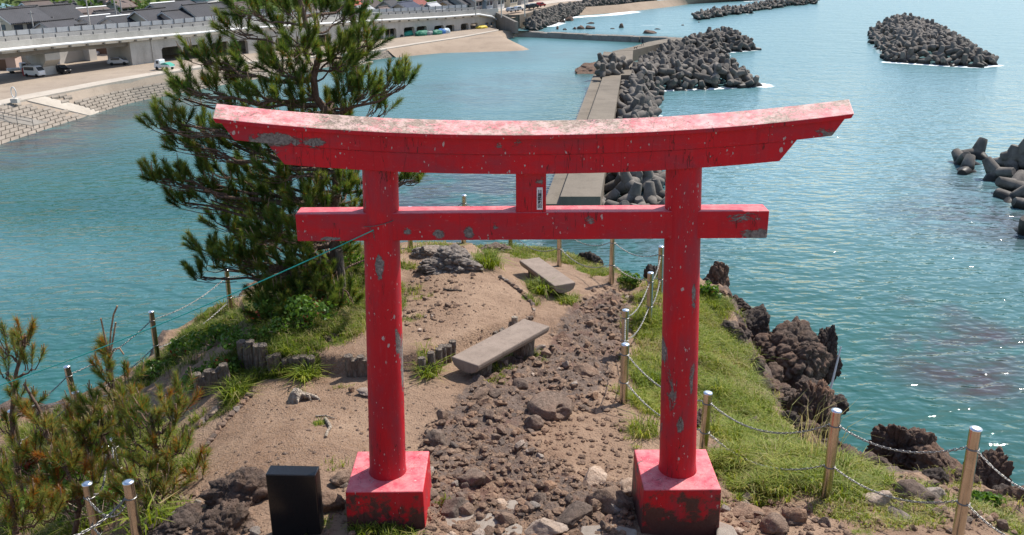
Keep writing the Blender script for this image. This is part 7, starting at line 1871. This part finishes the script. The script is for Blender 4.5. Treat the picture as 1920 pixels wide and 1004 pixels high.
# stake tied to the pine trunk
b = hit(641, 540); mb = MB(); mb.tube([(0, 0, -.2), (.0, 0, .3), (-.01, .0, .62)], [.06, .058, .055], 12); o = mb.build('support_stake', M['log'], None, b + Vector((.03, -.12, 0))); tag(o, 'weathered wooden stake standing against the pine trunk', 'stake')
# young pines in the lower left
def ypine(label, stem, cl, seed, Y, **k):
    T_ = [at_y(x, y, Y + d) for x, y, d in stem]
    return pine(label, T_, [(at_y(x, y, Y + d), r * 1.3, int(n * 1.05)) for x, y, d, r, n in cl], seed, name='young_pine', group='young pines in the lower left', **k)
KW = dict(per=190, nl=.10, wd=.0042, shoot=.18, r0=.03, r1=.012, br=.016, cand=.6, dead=.10, col0=.62)
ypine('leftmost young pine cut by the picture edge', [(40, 930, -.1), (28, 850, 0), (22, 780, 0), (30, 700, 0), (45, 650, .1), (48, 630, .1)], [(10, 655, 0, .07, 4), (30, 660, .1, .08, 5), (45, 640, -.1, .06, 4), (60, 690, -.1, .06, 4), (10, 700, 0, .08, 4), (35, 740, 0, .08, 4), (55, 760, .1, .08, 4), (10, 800, 0, .09, 5), (40, 850, 0, .1, 5), (5, 620, .1, .04, 2)], 81, 8.2, **KW)
ypine('slim young pine with three tall shoots and a hooked twig', [(232, 840, 0), (228, 790, 0), (215, 740, 0), (207, 690, 0), (203, 655, 0)], [(205, 665, 0, .04, 4), (197, 690, 0, .06, 5), (203, 715, 0, .07, 5), (218, 750, 0, .08, 5), (240, 745, .1, .07, 4), (190, 770, .1, .07, 4), (245, 715, .1, .05, 3)], 82, 8.6, **dict(KW, cand=.35))
tp = at_y(203, 655, 8.6); mb = MB()
for pts in ([(203, 660), (196, 630), (189, 597)], [(205, 658), (208, 620), (213, 590), (220, 574)], [(208, 660), (213, 630), (217, 605)], [(208, 665), (214, 655), (224, 653), (232, 665)]): mb.tube([at_y(x, y, 8.58) - tp for x, y in pts], .0095, 6)
o = mb.build('long_shoots', M['candle'], None, tp); o.parent = None
sp = [q for q in bpy.data.objects if q.name.startswith('young_pine') and q.get('label', '').startswith('slim')][0]
o.parent = sp; o.location = tp - sp.location; o['kind'] = 'stuff'
ypine('bushy young pine with orange dead needles beside the dirt path', [(300, 930, 0), (295, 870, 0), (290, 820, 0), (285, 770, 0)], [(285, 770, 0, .08, 5), (265, 790, .1, .09, 5), (310, 760, .1, .09, 5), (330, 790, 0, .09, 5), (345, 770, .2, .07, 4), (250, 830, 0, .1, 6), (300, 830, -.1, .1, 6), (340, 840, -.1, .1, 6), (270, 870, -.2, .1, 6), (320, 880, -.2, .1, 6), (355, 890, -.1, .08, 4), (240, 890, 0, .1, 5), (290, 920, -.2, .1, 5), (250, 760, .2, .07, 4), (345, 740, .3, .05, 3), (380, 900, -.2, .05, 3)], 83, 7.9, **dict(KW, dead=.16))
ypine('young pine among shrubs behind the near left posts', [(110, 930, 0), (105, 880, 0), (90, 820, 0), (75, 770, .1), (45, 720, .1)], [(75, 800, 0, .09, 5), (110, 840, 0, .1, 6), (60, 850, 0, .1, 5), (130, 880, 0, .1, 5), (85, 900, -.1, .1, 5), (50, 770, .1, .07, 4), (25, 880, -.1, .1, 5)], 84, 7.9, **dict(KW, dead=.2))
ypine('low young pine at the lower left corner', [(30, 1000, 0), (25, 960, 0), (20, 920, 0)], [(20, 930, 0, .1, 6), (60, 950, 0, .1, 6), (10, 970, 0, .1, 6), (50, 985, 0, .1, 6), (100, 970, .1, .1, 5), (0, 900, .1, .08, 5)], 85, 7.2, **dict(KW, dead=.14, col0=.6))
ypine('young pine with bare pale shoots behind the nearest left post', [(285, 990, 0), (275, 940, 0), (262, 900, 0)], [(262, 900, 0, .08, 5), (285, 915, .1, .09, 5), (240, 930, 0, .09, 5), (300, 945, -.1, .09, 5), (265, 960, -.1, .09, 5), (320, 920, .1, .07, 4)], 87, 7.4, **dict(KW, dead=.2, cand=.8))
ypine('crooked young pine between the nearest posts and the left edge', [(140, 1000, 0), (150, 950, 0), (135, 905, 0), (120, 870, 0)], [(120, 870, 0, .08, 5), (150, 890, .1, .09, 5), (95, 915, 0, .09, 5), (165, 930, 0, .09, 5), (130, 950, -.1, .09, 5), (180, 900, .1, .07, 4)], 88, 7.7, **dict(KW, dead=.22, cand=.8))
ypine('young pine half hidden in the thicket by the left fence', [(170, 880, 0), (160, 830, 0), (150, 800, 0)], [(150, 800, 0, .08, 5), (130, 820, .1, .08, 5), (170, 815, 0, .08, 5), (145, 845, 0, .09, 5), (175, 860, 0, .09, 5), (115, 850, .1, .07, 4)], 89, 8.2, **dict(KW, dead=.18, cand=.8))
ypine('small young pine between the left fence and the dirt', [(205, 860, 0), (190, 810, 0), (185, 770, 0)], [(180, 775, 0, .08, 5), (200, 790, 0, .08, 5), (165, 765, .1, .07, 4), (215, 820, -.1, .09, 5), (180, 830, 0, .09, 5), (225, 790, 0, .07, 4)], 86, 8.4, **KW)
